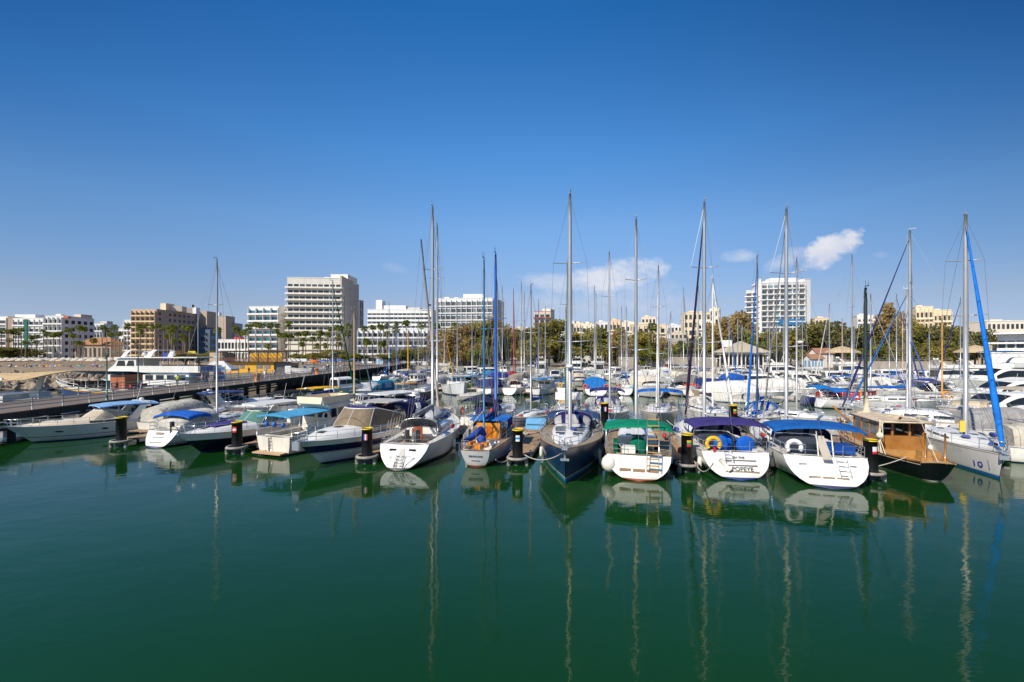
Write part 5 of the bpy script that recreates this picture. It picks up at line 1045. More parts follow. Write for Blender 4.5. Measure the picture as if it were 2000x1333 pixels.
# ---------------------------------------------------------------- fourth row and beyond: smaller in view
G4 = 'boats of the far rows'
S = lambda *a, **k: sail_yacht(*a, **{**dict(lod=2, nsp=1, wheels=0, r=.10, rail=True, group=GS), **k})
Mo = lambda *a, **k: motor_yacht(*a, **{**dict(lod=2, group=GA), **k})
far_s = [  # mast px, mast top, distance, heading, hull, boom cover, jib, mast colour, label
 (760,592,118,70,WHITE,(.03,.08,.3),None,ALU,'white sailing yacht before the blue and white kiosk'),
 (775,640,104,62,OFFW,(.02,.1,.4),(.02,.12,.4),M((.1,.2,.5),.5),'white sailing yacht with pale blue mast near the pier'),
 (817,625,112,75,WHITE,None,None,M((.45,.35,.25),.5),'sailing yacht with brown mast beyond the orange-masted boat'),
 (868,640,96,70,OFFW,(.4,.36,.3),(.75,.42,.01),M((.5,.4,.3),.5),'sailing yacht with a yellow furled jib'),
 (893,600,101,80,WHITE,(.03,.04,.2),None,ALU,'white sailing yacht with navy boom cover behind the three-window trawler'),
 (922,618,108,78,WHITE,(.05,.2,.4),None,ALU,'white sailing yacht with greyish blue boom cover'),
 (981,560,98,80,CREAM,None,None,ALU,'cream-hulled sailing yacht before the tall trees'),
 (1003,566,110,82,WHITE,None,(.22,.03,.04),M((.3,.06,.06),.5),'white sailing yacht with dark red furled jib'),
 (1024,572,100,84,OFFW,(.45,.42,.36),None,ALU,'sailing yacht with beige boom cover'),
 (1052,585,116,84,WHITE,None,(.02,.10,.42),M((.42,.32,.22),.5),'sailing yacht with brown mast and blue furled jib'),
 (1065,600,104,84,OFFW,(.02,.12,.5),None,ALU,'sailing yacht with a small vivid blue sail bag'),
 (1135,640,125,86,WHITE,None,None,ALU,'white sailing yacht beyond the blue cockpit tent'),
 (1164,572,118,86,WHITE,(.45,.42,.36),None,ALU,'sailing yacht with tall pale mast and beige cover'),
 (1214,600,99,88,WHITE,(.02,.15,.5),None,ALU,'white sailing yacht with blue cover behind the striped flag'),
 (1225,628,121,88,OFFW,None,None,ALU,'bare-masted sailing yacht before the date palm'),
 (1306,635,104,90,WHITE,(.02,.14,.55),None,ALU,'white sailing yacht with blue sail bag right of the cream cruiser'),
 (1335,562,112,90,CREAM,None,(.05,.06,.07),ALU,'cream sailing yacht with black furled jib'),
 (1358,625,126,92,WHITE,(.03,.06,.25),None,ALU,'white sailing yacht with navy cover before the grey wall'),
 (1424,620,112,94,WHITE,(.02,.13,.5),(.02,.12,.45),ALU,'sailing yacht with blue jib left of the restaurant'),
 (1441,618,118,94,OFFW,None,None,ALU,'bare-masted sailing yacht at the restaurant'),
 (1449,632,106,94,WHITE,(.03,.12,.5),None,ALU,'sailing yacht with upright blue cover at the restaurant'),
 (1503,626,122,95,WHITE,None,None,ALU,'sailing yacht right of the restaurant'),
 (1517,632,104,98,OFFW,(.4,.38,.34),(.5,.5,.48),ALU,'sailing yacht with grey furled jib beyond the wrapped cruisers'),
 (1530,620,130,98,WHITE,None,None,ALU,'white sailing yacht far beyond the wrapped cruisers'),
 (1567,622,112,98,WHITE,(.45,.4,.33),None,ALU,'sailing yacht with sand-coloured boom cover'),
 (1620,594,96,100,WHITE,None,(.66,.65,.62),ALU,'white sailing yacht with white furled jib before the pine'),
 (1645,622,104,100,CREAM,None,None,M((.55,.38,.28),.5),'cream sailing yacht with brownish mast'),
 (1668,640,118,100,WHITE,(.02,.12,.48),None,ALU,'sailing yacht with blue cover left of the white apartment block'),
 (1737,648,108,102,WHITE,(.02,.13,.5),None,ALU,'short-masted sailing yacht with blue boom cover'),
 (1751,575,92,102,OFFW,(.012,.13,.5),(.03,.05,.2),ALU,'sailing yacht with navy jib and blue cover'),
 (1763,608,100,104,WHITE,None,(.04,.12,.4),M((.6,.42,.3),.5),'sailing yacht with tan mast and blue jib'),
 (1815,645,96,106,WHITE,None,None,ALU,'sailing yacht with a short white mast'),
 (1876,582,86,108,OFFW,(.02,.05,.3),(.02,.03,.2),ALU,'sailing yacht with navy sloping jib beside the flybridge yacht')]
rg = random.Random(11)
for mpx, mtop, Y, hd, hc, bc, jb, ms, lb in far_s:
    L = rg.uniform(9, 11); S(lb, L, L*.33, mpx=mpx, mY=Y, mtop=mtop, hd=hd+rg.uniform(-6, 6)+(180 if rg.random() < .35 else 0), hull=hc, boomc=bc, bl=L*.34 if bc else 0, jib=jb, jr=.13, mast=ms, hood=bc if bc and rg.random() < .6 else None, rail=True, r=.095)
far_m = [  # px, distance, heading, kind, colour, label
 (905,128,40,'h',None,'white cruiser at the quay left of the parked silver car'),
 (948,112,200,'c',(.03,.22,.45),'small boat under a light blue tarpaulin'),
 (958,134,20,'s',(.62,.42,.3),'white saloon cruiser with pinkish brown top at the quay'),
 (965,100,215,'c',(.02,.04,.26),'motorboat with long navy blue cover'),
 (1000,108,95,'c',(.30,.02,.02),'dark motorboat with a pink buoy bag'),
 (1012,136,250,'h',None,'white cruiser with blue-topped bridge at the quay'),
 (1022,100,60,'c',(.40,.33,.27),'boat under a taupe mesh cover'),
 (1022,140,80,'h',None,'white canvas-backed boat on the quay'),
 (1085,112,262,'s',None,'white motor yacht with black windows left of the green-stayed mast'),
 (1098,138,255,'h',(.65,.4,.05),'white yacht with an ochre awning at the quay'),
 (1128,110,265,'s',None,'white cabin cruiser with a navy window band'),
 (1127,146,262,'f',None,'tall white flybridge yacht at the quay centre'),
 (1131,98,268,'c',(.55,.48,.38),'boat with a beige cover between masts'),
 (1156,122,264,'h',None,'white cruiser with cream wheelhouse'),
 (1165,146,100,'f',None,'white flybridge yacht with a blue cover, beside the tall one'),
 (1189,118,268,'k',None,'white fishing boat with blue window frames'),
 (1210,104,275,'h',None,'white cruiser behind the striped flag'),
 (1252,112,88,'c',(.74,.72,.68),'white-wrapped boat before the grey wall'),
 (1280,120,92,'c',(.78,.76,.72),'large boat under a domed white cover'),
 (1318,110,96,'c',(.70,.62,.48),'boat under a cream tarpaulin with tan ridge'),
 (1336,92,110,'c',(.18,.17,.16),'boat under a dark grey cover'),
 (1350,124,96,'h',None,'white cruiser below the parked white car'),
 (1375,108,98,'c',(.66,.60,.50),'boat with a sand cover before the young palms'),
 (1422,98,100,'c',(.015,.10,.42),'boat with square blue tent'),
 (1418,128,95,'k',None,'white workboat with a flat roof by the restaurant'),
 (1462,118,280,'h',(.75,.74,.7),'inflatable with orange bag at the restaurant'),
 (1480,106,250,'h',None,'white cruiser with flat bow at the restaurant'),
 (1490,92,350,'s',(.05,.05,.2),'white cruiser with navy roof patch'),
 (1540,104,352,'s',None,'large sports cruiser with black curved windows'),
 (1545,88,350,'h',None,'white speedboat with black outboard'),
 (1590,116,348,'k',None,'boat with white square cabin'),
 (1602,96,344,'h',(.6,.55,.48),'white launch with red deck flowers'),
 (1622,84,340,'h',None,'white cruiser with sloping white tarpaulin'),
 (1640,108,350,'s',None,'saloon boat with a long cream roof'),
 (1600,76,345,'h',None,'small white cruiser with dark round windscreen'),
 (1685,112,352,'c',(.70,.66,.60),'boat wrapped in off-white sheeting'),
 (1668,88,350,'h',(.01,.13,.48),'cruiser under a blue frame tent'),
 (1715,94,350,'k',(.02,.1,.4),'cream cabin boat with blue windows'),
 (1730,82,352,'c',(.70,.68,.62),'cruiser under pale sheeting right of the blue tent'),
 (1745,118,350,'s',None,'far white saloon cruiser below the umbrella pines'),
 (1760,72,350,'h',None,'white cruiser with small yellow sign'),
 (1782,96,352,'c',(.40,.42,.55),'boat with a lilac-grey cover'),
 (1800,84,350,'h',None,'white sports boat with red stripe'),
 (1822,76,352,'c',(.03,.05,.25),'dark cruiser under a navy cover'),
 (1832,108,348,'s',None,'white yacht with a red-trimmed roof'),
 (1842,70,350,'h',(.08,.08,.09),'black and white speedboat'),
 (1858,96,350,'f',None,'white flybridge boat before the thatched shelter'),
 (1908,98,352,'f',None,'pale flybridge yacht nearest the white terrace house'),
 (1500,134,350,'h',None,'far white boat right of the pitched roof'),
 (1560,132,352,'k',None,'far white boat before the brown-roofed hut'),
 (858,108,60,'h',(.03,.03,.18),'navy-covered cruiser behind the grey-covered ketch'),
 (835,118,60,'h',(.02,.05,.3),'white cruiser with dark blue bimini'),
 (815,92,55,'k',None,'white fishing boat with blue striped cabin cover'),
 (800,124,50,'c',(.68,.6,.48),'boat with a cream cover beyond the blue striped one'),
 (872,92,60,'c',(.45,.43,.40),'boat with grey cover left of the three-window trawler'),
 (925,92,65,'h',(.05,.3,.45),'open boat with turquoise seats')]
far_m += [(842,140,40,'h',None,'white cruiser before the low pale wall'),(880,148,70,'c',(.6,.52,.4),'boat under a buff cover before the low pale wall'),(926,146,30,'s',None,'saloon cruiser moored left of the silver car'),(986,148,60,'k',None,'white workboat under the trees behind the pink buoy boat'),
 (1058,150,80,'f',None,'flybridge yacht left of the ochre awning'),(1112,132,265,'h',(.02,.06,.3),'white cruiser with navy hood between the flybridge yachts'),(1148,134,268,'c',(.6,.58,.54),'boat with a grey-white cover below the tall flybridge yacht'),(1200,140,100,'s',None,'white saloon yacht left of the retaining wall'),
 (1232,138,90,'h',None,'white cruiser below the retaining wall end'),(1262,146,95,'k',None,'white cabin boat against the retaining wall'),(1295,142,95,'c',(.72,.7,.66),'second domed white-wrapped boat at the retaining wall'),(1366,138,100,'h',(.02,.1,.4),'white cruiser with blue bimini by the retaining wall'),
 (1395,140,95,'c',(.5,.44,.36),'boat with a brown-beige cover near the restaurant'),(1446,140,350,'s',None,'saloon cruiser moored at the restaurant posts'),(1526,120,350,'f',None,'flybridge yacht right of the restaurant'),(1575,98,350,'s',None,'saloon cruiser left of the sloping white tarpaulin'),
 (1660,128,350,'f',None,'flybridge yacht before the pale thatched shelter'),(1702,130,350,'h',None,'white cruiser before the brownish quay wall'),(1775,122,350,'s',None,'saloon yacht at the brownish quay wall'),(1805,118,350,'h',(.03,.05,.2),'navy-hooded cruiser at the brownish quay wall')]
for px, Y, hd, kd, colr, lb in far_m:
    L = rg.uniform(8.5, 10.5); B = L*.34; p = at(px, Y); hd += rg.uniform(-5, 5)
    c = p-Vector((math.cos(R(hd)), math.sin(R(hd)), 0))*L/2
    hc = rg.choice([WHITE, WHITE, OFFW, (.72,.70,.64)]); st = rg.choice([None, None, (.03,.05,.2), (.2,.03,.03), (.1,.1,.12)])
    kw = dict(hull=hc, stripe=st, band=(.7,.8), fs=1.1, fb=1.5, ports=(), plat=False)
    if kd == 'c': Mo(lb, L, B, c, 'stern', hd, cover=colr, **kw)
    elif kd == 'h': Mo(lb, L, B, c, 'stern', hd, bim=colr, scr=rg.choice([GLASSD, GLASSG]), bimz=2.7, antennas=0, **kw)
    elif kd == 's': Mo(lb, L+1.5, B+.4, c, 'stern', hd, saloon=(.12,.6,1.6), scr=GLASSD, **kw)
    elif kd == 'f': Mo(lb, L+4, B+1, c, 'stern', hd, saloon=(.12,.62,2.0), fly=True, scr=GLASSD, radar=True, **{**kw, 'fs': 1.7, 'fb': 2.3})
    elif kd == 'k': cabin_boat(lb, L, B, c, 'stern', hd, hull=hc, stripe=st, house=(.4,.68,1.7), canopy=colr, glass=GLASSD if not colr else M((.02,.1,.4), .3), canz=2.6, group=GA, mast=2, rail=False)
# ---------------------------------------------------------------- pontoons and mooring piles
DECK = M(DECKC, .8, 0, .18, 1.2, .15, 'planks'); CONC = M((.30,.27,.24), .8, 0, .15, 2, .1)
def pontoon(name, label, a, b, w, fb=.55, group=None):
    a, b = Vector(a), Vector(b); d = b-a; L = d.length; root = thing(name, label, 'pontoon', a, math.atan2(d.y, d.x), group)
    mb = MB(); mb.b2((0, -w/2, fb-.14), (L, w/2, fb)); mb.build('deck', DECK, root)
    mb = MB(); mb.b2((.05, -w/2-.06, fb-.30), (L-.05, -w/2, fb-.04)); mb.b2((.05, w/2, fb-.30), (L-.05, w/2+.06, fb-.04)); mb.build('edge_beam', M((.55,.50,.44), .7), root)
    n = max(2, int(L/4))
    for k in range(n):
        mb = MB(); x = L*(k+.5)/n; mb.b2((x-1.1, -w/2+.12, -.3), (x+1.1, w/2-.12, fb-.15)); mb.build('float', M((.05,.05,.055), .8), root)
    mb = MB()
    for k in range(n*2):
        for sd in (1, -1): x = L*(k+.5)/n/2; mb.box((x, sd*(w/2-.15), fb+.06), (.3, .06, .05)); mb.box((x, sd*(w/2-.15), fb+.02), (.08, .06, .06))
    mb.build('cleat', metal((.35,.35,.36)), root)
    return root
PL = [(237,872), (463,885), (717,904), (1011,907), (1342,920), (1700,937)]
FLAGS = [None, ((.75,.05,.05), (.8,.8,.8), (.75,.05,.05)), ((.05,.1,.5), (.8,.8,.8), (.7,.04,.05)), ((.8,.8,.8), (.03,.3,.6), (.8,.8,.8)), ((.75,.5,.02), (.02,.3,.08), (.6,.03,.04)), ((.8,.8,.8), (.8,.8,.8), (.7,.03,.05))]
PN = ['beside the cream motor cruiser', 'and red-white sticker before the black-hulled cruiser', 'and French tricolour sticker beside the raked-transom yacht', 'with a blue and white flag sticker at the ketch', 'with a yellow, green and red flag sticker', 'and white-red sticker beside the wooden caique']
def pile(p, label, flag, hgt=2.25, rz=0):
    root = thing('mooring_pile', label, 'mooring pile', p, rz, 'black steel mooring piles with yellow tops')
    mb = MB(); mb.tube((0,0,-1), (0,0,hgt), .33, n=20); mb.build('post', M((.012,.012,.014), .45, 0, .3, 2), root)
    mb = MB(); mb.tube((0,0,hgt), (0,0,hgt+.07), .35, n=20); mb.build('cap', M((.80,.55,.01), .5, 0, .1, 3), root)
    mb = MB(); mb.ring((0,0,.42), .62, .10, n=20); mb.build('collar', M((.32,.29,.25), .8, 0, .3, 3), root)
    for sx in (-.55, .55):
        mb = MB(); mb.tube((sx,-.25,-.2), (sx,-.25,.40), .13, n=10); mb.build('roller', M((.30,.29,.27), .7, 0, .35, 5), root)
    if flag:
        mb = MB(); n = 6; vert = flag == FLAGS[2]
        for k in range(3):
            aa = lin(-1.95+(k*.26 if vert else 0), -1.95+(k*.26+.26 if vert else .78), n); z1, z0 = (hgt-.28, hgt-.66) if vert else (hgt-.28-.127*k, hgt-.28-.127*(k+1))
            mb.grid([[(.336*math.cos(a), .336*math.sin(a), z) for a in aa] for z in (z0, z1)], k)
        mb.build('flag_sticker', [M(c, .5) for c in flag], root)
    return root
for (px, py), fl, nm in zip(PL, FLAGS, PN): pile(gp(px, py), 'black mooring pile with yellow cap '+nm, fl, 2.15)
for px, Y, nm in ((1181,39.8,'behind the dark blue yacht'), (1432,38.2,'beyond the dark purple bimini')): pile(at(px, Y), 'black mooring pile with yellow cap '+nm, FLAGS[2] if px < 1200 else FLAGS[4], 2.6)
A0, A1 = Vector((-32,44.6,0)), Vector((40,31.3,0))
def mp(X): return Vector((X, lerp(A0.y, A1.y, (X-A0.x)/(A1.x-A0.x)), 0))
pontoon('main_pontoon', 'long wooden pontoon running behind the front row of boats', A0, A1, 2.4)
fn = ['behind the first mooring pile', 'behind the pile at the black-hulled cruiser', 'beside the raked-transom yacht', 'between the ketch and the dark blue yacht', 'between the green and dark purple biminis', 'between the caique and the bright blue bimini']
for (px, py), nm in zip(PL, fn):
    p = gp(px, py); dv = Vector((.19,.98,0)).normalized(); p = p+Vector((.35,0,0)) if px in (463,717) else p
    X = p.x
    for _ in range(6): q = mp(X); X = p.x+dv.x/dv.y*(q.y-1.2-p.y)
    pontoon('finger_pontoon', 'narrow wooden finger pontoon '+nm, p+dv*.75, Vector((X, mp(X).y-1.26, 0)), 1.0 if px in (463,717) else 1.35, .5, 'finger pontoons off the main pontoon')
def dock_step(p, label, rz=0, s=(1.7,1.0,.85)):
    mb = MB(); x, y, z = s; root = thing('dock_step', label, 'dock step', p, rz, 'blue boarding steps on the pontoons')
    mb.add([(-x/2,-y/2,0), (x/2,-y/2,0), (x/2,y/2,0), (-x/2,y/2,0), (-x/2,-y*.1,z), (x/2,-y*.1,z), (x/2,y/2,z), (-x/2,y/2,z)], [(3,2,1,0), (4,5,6,7), (0,1,5,4), (1,2,6,5), (2,3,7,6), (3,0,4,7)]); mb.build('shell', M((.07,.30,.55), .55, 0, .12, 1.5, .1), root)
    mb = MB(); mb.box((0, -y*.32, z*.52), (x*.9, .22, .05)); mb.box((0, .2, z+.02), (x*.9, y*.5, .04)); mb.build('tread', M((.10,.36,.60), .6), root)
for px, py, nm, dx in ((1047,838,'behind the dark blue yacht, beside the small white yacht',0), (1205,842,'beside the black pile right of the dark blue yacht',0), (1492,837,'under the yacht with royal blue covers',0), (1240,766,'on the second pontoon by the canvas-covered cruiser',0)):
    p = gp(px, py, .55)
    if py > 800:
        q = mp(p.x); p = Vector((p.x, q.y+.45, .56))
    else: p.z = .56
    dock_step(p, 'light blue boarding step '+nm, R(-10))
# second pontoon for the third row
B0, B1 = Vector((-34,88,0)), Vector((75,80,0))
pontoon('back_pontoon', 'wooden pontoon between the third and fourth rows of boats', B0, B1, 2.4)
for k, (x, nm) in enumerate(((-22,'beside the red and white fishing boat'), (4,'behind the yacht with yellow lifebuoys'), (24.5,'between the small blue-flagged boat and the canvas-covered cruiser'), (44,'beside the pair of canvas-covered cruisers'))):
    yb = lerp(B0.y, B1.y, (x-B0.x)/(B1.x-B0.x)); pontoon('finger_pontoon', 'short wooden finger pontoon '+nm, (x-1.6, yb-10, 0), (x, yb-1.25, 0), 1.2, .5, 'finger pontoons off the back pontoon')
# mooring ropes of the front row
def rope(a, b, sag, label):
    a, b = Vector(a), Vector(b); mb = MB(); mb.path([a.lerp(b, u)-Vector((0, 0, sag*4*u*(1-u))) for u in lin(0, 1, 13)], .028, 5)
    o = mb.build('mooring_rope', ROPE, None); tag(o, label, 'rope', 'mooring ropes')
p4 = gp(*PL[3]); bowI = Vector((2.6, 23.8, 1.75))
rope(bowI, p4+Vector((.4, .1, .6)), .35, 'pale rope sagging from the dark blue bow to the pile beside the ketch')
p5 = gp(*PL[4]); rope(p5+Vector((.45, .1, .6)), gp(1393,905,1.3), .55, 'pale rope from the flag-stickered pile up to the dark purple bimini yacht')
p6 = gp(*PL[5]); rope(p6+Vector((.4, .1, .7)), gp(1770,893,1.2), .05, 'taut yellowish rope from the last pile to the caique')
rope(p4+Vector((-.5, 0, .45)), gp(968,898,.8), .25, 'thin rope from the ketch transom to its pile')
mb = MB(); mb.ball(gp(1208,905,.75)+Vector((-.5, 0, 0)), .48, sz=1.05)
o = mb.build('mooring_buoy', FENDERM); tag(o, 'round white mooring buoy hung at the green bimini yacht', 'buoy')
mb = MB(); mb.ball(gp(1330,880,.9), .22); o = mb.build('mooring_buoy', M((.75,.12,.02), .5)); tag(o, 'small orange buoy on the finger pontoon by the green bimini yacht', 'buoy')
# ---------------------------------------------------------------- land
GROUND = M((.25,.21,.15), .9, 0, .2, .15, .2); QUAY = M((.27,.235,.195), .85, 0, .18, .6, .15)
def sheet(name, pts, z, mat, thick=3.0, label=None):
    mb = MB(); mb.prism([(x, y, z-thick) for x, y in pts], (0, 0, thick)); o = mb.build(name, mat); o['kind'] = 'structure'
    if label: o['label'] = label
    return o
sheet('ground', [(-60,300), (-60,214), (-30,192), (10,168), (130,142), (420,118), (9000,118), (9000,9000), (-9000,9000), (-9000,300)], 1.5, GROUND)
sheet('quay', [(-49,200), (-30,190), (10,166), (130,140), (420,116), (420,121), (131,145.5), (11,171.5), (-28,195), (-49,206)], 1.56, QUAY)
mb = MB(); SAND = M((.30,.215,.135), .95, 0, .16, .25, .4)
rows = [[(x, y+6*math.sin(x*.03), z+.12*math.sin(x*.11+y)) for x in lin(-700, -58, 60)] for y, z in ((150,-.8), (168,.35), (185,.9), (205,1.25), (240,1.45), (310,1.58))]
mb.grid(rows); o = mb.build('beach', SAND); o['kind'] = 'structure'
sheet('promenade', [(-50.6,98), (-86,98), (-97,165), (-97,200), (-60,222), (-48.5,214)], 2.12, M((.27,.23,.18), .9, 0, .2, .4, .2))
def wall_thing(name, label, cat, a, b, z0, z1, th, mat, capm=None):
    a, b = Vector(a), Vector(b); d = b-a; t = thing(name, label, cat, (a.x, a.y, z0), math.atan2(d.y, d.x))
    mb = MB(); mb.b2((0,0,0), (d.length, th, z1-z0)); mb.build('wall', mat, t)
    mb = MB(); mb.b2((-.1,-.08,z1-z0), (d.length+.1, th+.08, z1-z0+.18)); mb.build('coping', capm or mat, t)
    rl = MB(); n = int(d.length/3)
    for k in range(n+1): rl.tube((d.length*k/n, th/2, z1-z0+.18), (d.length*k/n, th/2, z1-z0+1.15), .04, n=4)
    for z in (.65, 1.15): rl.tube((0, th/2, z1-z0+z), (d.length, th/2, z1-z0+z), .035, n=4)
    rl.build('railing', metal((.7,.7,.7)), t)
    return t
wall_thing('retaining_wall', 'long grey-brown retaining wall with railing beneath the town trees', 'wall', at(1208,184), at(1406,172), 1.5, 5.2, .6, M((.34,.30,.26), .85, 0, .2, .5, .1, 'wall'), M((.5,.47,.42), .8))
wall_thing('retaining_wall', 'low pale wall behind the quay left of the parked cars', 'wall', at(835,205), at(935,196), 1.5, 3.0, .5, M((.45,.36,.25), .85, 0, .2, .5, .1, 'wall'))
wall_thing('retaining_wall', 'brownish quay wall behind the boats before the umbrella pines', 'wall', at(1640,150), at(1860,138), 1.5, 4.3, .5, M((.40,.34,.28), .85, 0, .2, .5, .1, 'wall'))

# ---------------------------------------------------------------- pier
PE0, PE1 = Vector((-40.1,24,0)), Vector((-47.9,213,0)); PW = 8.6
pd = (PE1-PE0).normalized(); pn = Vector((-pd.y, pd.x, 0)); PLn = (PE1-PE0).length
pier = thing('pier', 'long grey boardwalk pier on dark piles with steel railings', 'pier', PE0, math.atan2(pd.y, pd.x))
PD = M((.20,.155,.12), .85, 0, .15, .8, .15, 'planks')
mb = MB(); mb.b2((0, 0, 2.06), (PLn, PW, 2.2)); mb.build('deck', PD, pier)
mb = MB(); mb.b2((0, -.12, 1.55), (PLn, 0, 2.14)); mb.build('edge_beam', M((.05,.042,.036), .85, 0, .3, .8, .2), pier)
mb = MB(); mb.b2((0, PW, 1.55), (PLn, PW+.12, 2.14)); mb.build('edge_beam', M((.05,.042,.036), .85, 0, .3, .8, .2), pier)
PLM = M((.035,.03,.026), .8, 0, .35, 1, .2)
for k in range(48):
    x = 1.5+k*3.9
    for y in ((.25, PW-.4) if k < 26 else (.25,)): mb = MB(); mb.tube((x, y, -1), (x, y, 2.0), .26, n=8); mb.build('support_pile', PLM, pier)
for z in (.75, 1.2):
    mb = MB(); mb.b2((0, .1, z), (PLn, .28, z+.2)); mb.build('cross_beam', M((.12,.08,.05), .9, 0, .3, .5), pier)
RS = M((.50,.49,.48), .5, 0, .1, 3); n = 0
for y, step, mx_ in ((.12, 2.75, 190), (PW-.12, 4.6, 150)):
    x = 1.
    while x < mx_ and n < 98:
        mb = MB(); mb.tube((x, y, 2.2), (x, y, 3.25), .055, n=6); mb.tube((x, y, 3.25), (x, y, 3.29), .08, n=6); mb.build('railing_post', RS, pier); x += step; n += 1
    for z in (2.55, 2.85, 3.2): mb = MB(); mb.tube((0, y, z), (mx_, y, z), .042 if z < 3 else .05, n=5); mb.build('handrail', RS, pier)
def on_pier(s, t, z=2.2): p = PE0+pd*s+pn*t; p.z = z; return p
def s_at(Y): return (Y-PE0.y)/pd.y
LG = M((.10,.22,.20), .45, .3, .1, 3)
for k, (Y, t, lb) in enumerate(((46.5,.35,'nearest the excursion boat bow'), (61,8.2,'before the excursion boat cabin'), (76,.35,'on the harbour edge by the poster column'), (93,8.2,'beside the yellow bar'), (112,.35,'on the harbour edge beyond the yellow bar'), (133,8.2,'by the orange parasol'), (158,.35,'far along the harbour edge'), (186,8.2,'at the shore end'))):
    t_ = thing('street_lamp', 'slim green street lamp on the pier '+lb, 'street lamp', on_pier(s_at(Y), t), 0, 'street lamps on the pier')
    mb = MB(); mb.tube((0,0,0), (0,0,.5), .13, .10, 8); mb.tube((0,0,.5), (0,0,4.6), .075, .05, 8); mb.build('pole', LG, t_)
    mb = MB(); mb.path([(0,0,4.5), (0,0,4.75), (.35,0,4.95), (.75,0,4.9)], .035, 6); mb.box((.85,0,4.88), (.5,.2,.09)); mb.build('lamp_head', LG, t_)
for Y, lb in ((77,'nearest bin beside the white tent'), (103,'in front of the white awning stall'), (128,'farthest bin, beyond the orange parasol')):
    t_ = thing('litter_bin', 'orange litter bin on the pier, '+lb, 'bin', on_pier(s_at(Y), .8), 0, 'orange litter bins')
    mb = MB(); mb.tube((0,0,0), (0,0,1.25), .38, .42, 12); mb.build('body', M((.72,.20,.02), .5), t_); mb = MB(); mb.tube((0,0,1.25), (0,0,1.4), .45, .3, 12); mb.build('lid', M((.5,.14,.02), .5), t_)
# ---------------------------------------------------------------- people
def person(label, p, h=1.72, rz=0, shirt=(.5,.5,.5), legs=(.1,.12,.2), arm=0.2, walk=.18, skirt=False, hair=(.05,.03,.02), group=None):
    k = h/1.75; P = {}
    J = [('pel',0,0,.95),('waist',0,0,1.10),('chest',0,0,1.32),('neck',0,0,1.48),('head',.01,0,1.62),('top',0,0,1.72),
         ('hl',0,.10,.90),('kl',walk*.5,.11,.50),('al',walk,.11,.08),('tl',walk+.17,.12,.03),('hr',0,-.10,.90),('kr',-walk*.2,-.11,.49),('ar',-walk*1.1,-.11,.09),('tr',-walk*1.1+.17,-.12,.03),
         ('sl',0,.19,1.41),('el',-arm*.4,.26,1.14),('wl',arm*.5,.25,.90),('ml',arm*.6,.24,.80),('sr',0,-.19,1.41),('er',arm*.4,-.26,1.14),('wr',arm*1.2,-.22,.93),('mr',arm*1.4,-.2,.84)]
    Rd = dict(pel=.15,waist=.125,chest=.15,neck=.055,head=.095,top=.075,hl=.095,kl=.06,al=.042,tl=.03,hr=.095,kr=.06,ar=.042,tr=.03,sl=.062,el=.045,wl=.032,ml=.03,sr=.062,er=.045,wr=.032,mr=.03)
    E = 'pel-waist waist-chest chest-neck neck-head head-top pel-hl hl-kl kl-al al-tl pel-hr hr-kr kr-ar ar-tr chest-sl sl-el el-wl wl-ml chest-sr sr-er er-wr wr-mr'.split()
    ix = {j[0]: i for i, j in enumerate(J)}
    me = bpy.data.meshes.new('person'); me.from_pydata([(j[1]*k, j[2]*k, j[3]*k) for j in J], [tuple(ix[q] for q in e.split('-')) for e in E], [])
    o = bpy.data.objects.new('person', me); COL.objects.link(o)
    sk = o.modifiers.new('skin', 'SKIN'); ss = o.modifiers.new('sub', 'SUBSURF'); ss.levels = ss.render_levels = 1
    for i, j in enumerate(J): r = Rd[j[0]]*k; me.skin_vertices[0].data[i].radius = (r, r*(1.3 if j[0] in ('chest','waist','pel') else 1)); me.skin_vertices[0].data[i].use_root = i == 0
    bpy.context.view_layer.update()
    m2 = bpy.data.meshes.new_from_object(o.evaluated_get(bpy.context.evaluated_depsgraph_get())); bpy.data.objects.remove(o)
    m2.materials.clear()
    for c in ((.42,.24,.16), shirt, legs, (.06,.05,.05), hair): m2.materials.append(M(c, .8, 0, .1, 6))
    for f in m2.polygons:
        f.use_smooth = True; c = f.center/k; z = c.z
        f.material_index = 4 if z > 1.60 and c.x < .05 else 0 if z > 1.47 else (0 if abs(c.y) > .19 and z < 1.22 else 1) if z > .98 else (0 if abs(c.y) > .17 else 2) if z > (.12 if not skirt else .5) else (0 if skirt and z > .1 else 3)
    b = bpy.data.objects.new('person', m2); COL.objects.link(b); b.location = p; b.rotation_euler.z = rz
    return tag(b, label, 'person', group)
person('person in a yellow-green top leaning at the pier rail', on_pier(s_at(66), 6.5), 1.75, R(100), (.55,.62,.03), (.04,.10,.14), .5)
person('person in a pink shirt standing on the pier', on_pier(s_at(70), 5.5), 1.78, R(200), (.75,.32,.40), (.3,.3,.3), .3)
person('person in white walking on the pier past the yellow bar', on_pier(s_at(84), 3), 1.7, R(80), (.75,.74,.72), (.6,.6,.58), .4, .25)
person('person in pale blue beside the white menu board', on_pier(s_at(92), 5), 1.7, R(20), (.4,.5,.65), (.1,.1,.15), .3)
person('person in dark clothes far along the pier', on_pier(s_at(118), 4), 1.74, R(270), (.06,.06,.08), (.05,.05,.07), .3, .25)
person('person in a white shirt by the orange parasol', on_pier(s_at(124), 6.8), 1.7, R(180), (.75,.74,.7), (.1,.15,.3), .3)
person('person in red top near the shore end of the pier', on_pier(s_at(150), 3), 1.7, R(150), (.6,.06,.05), (.1,.1,.12), .3)
person('person in dark trunks standing on the sand near two sunbathers', at(52,190,.95), 1.8, R(200), (.42,.24,.16), (.05,.04,.08), .3)
person('person in pale swimwear walking at the water edge', at(103,172,.55), 1.7, R(250), (.42,.24,.16), (.5,.6,.6), .3, .3)
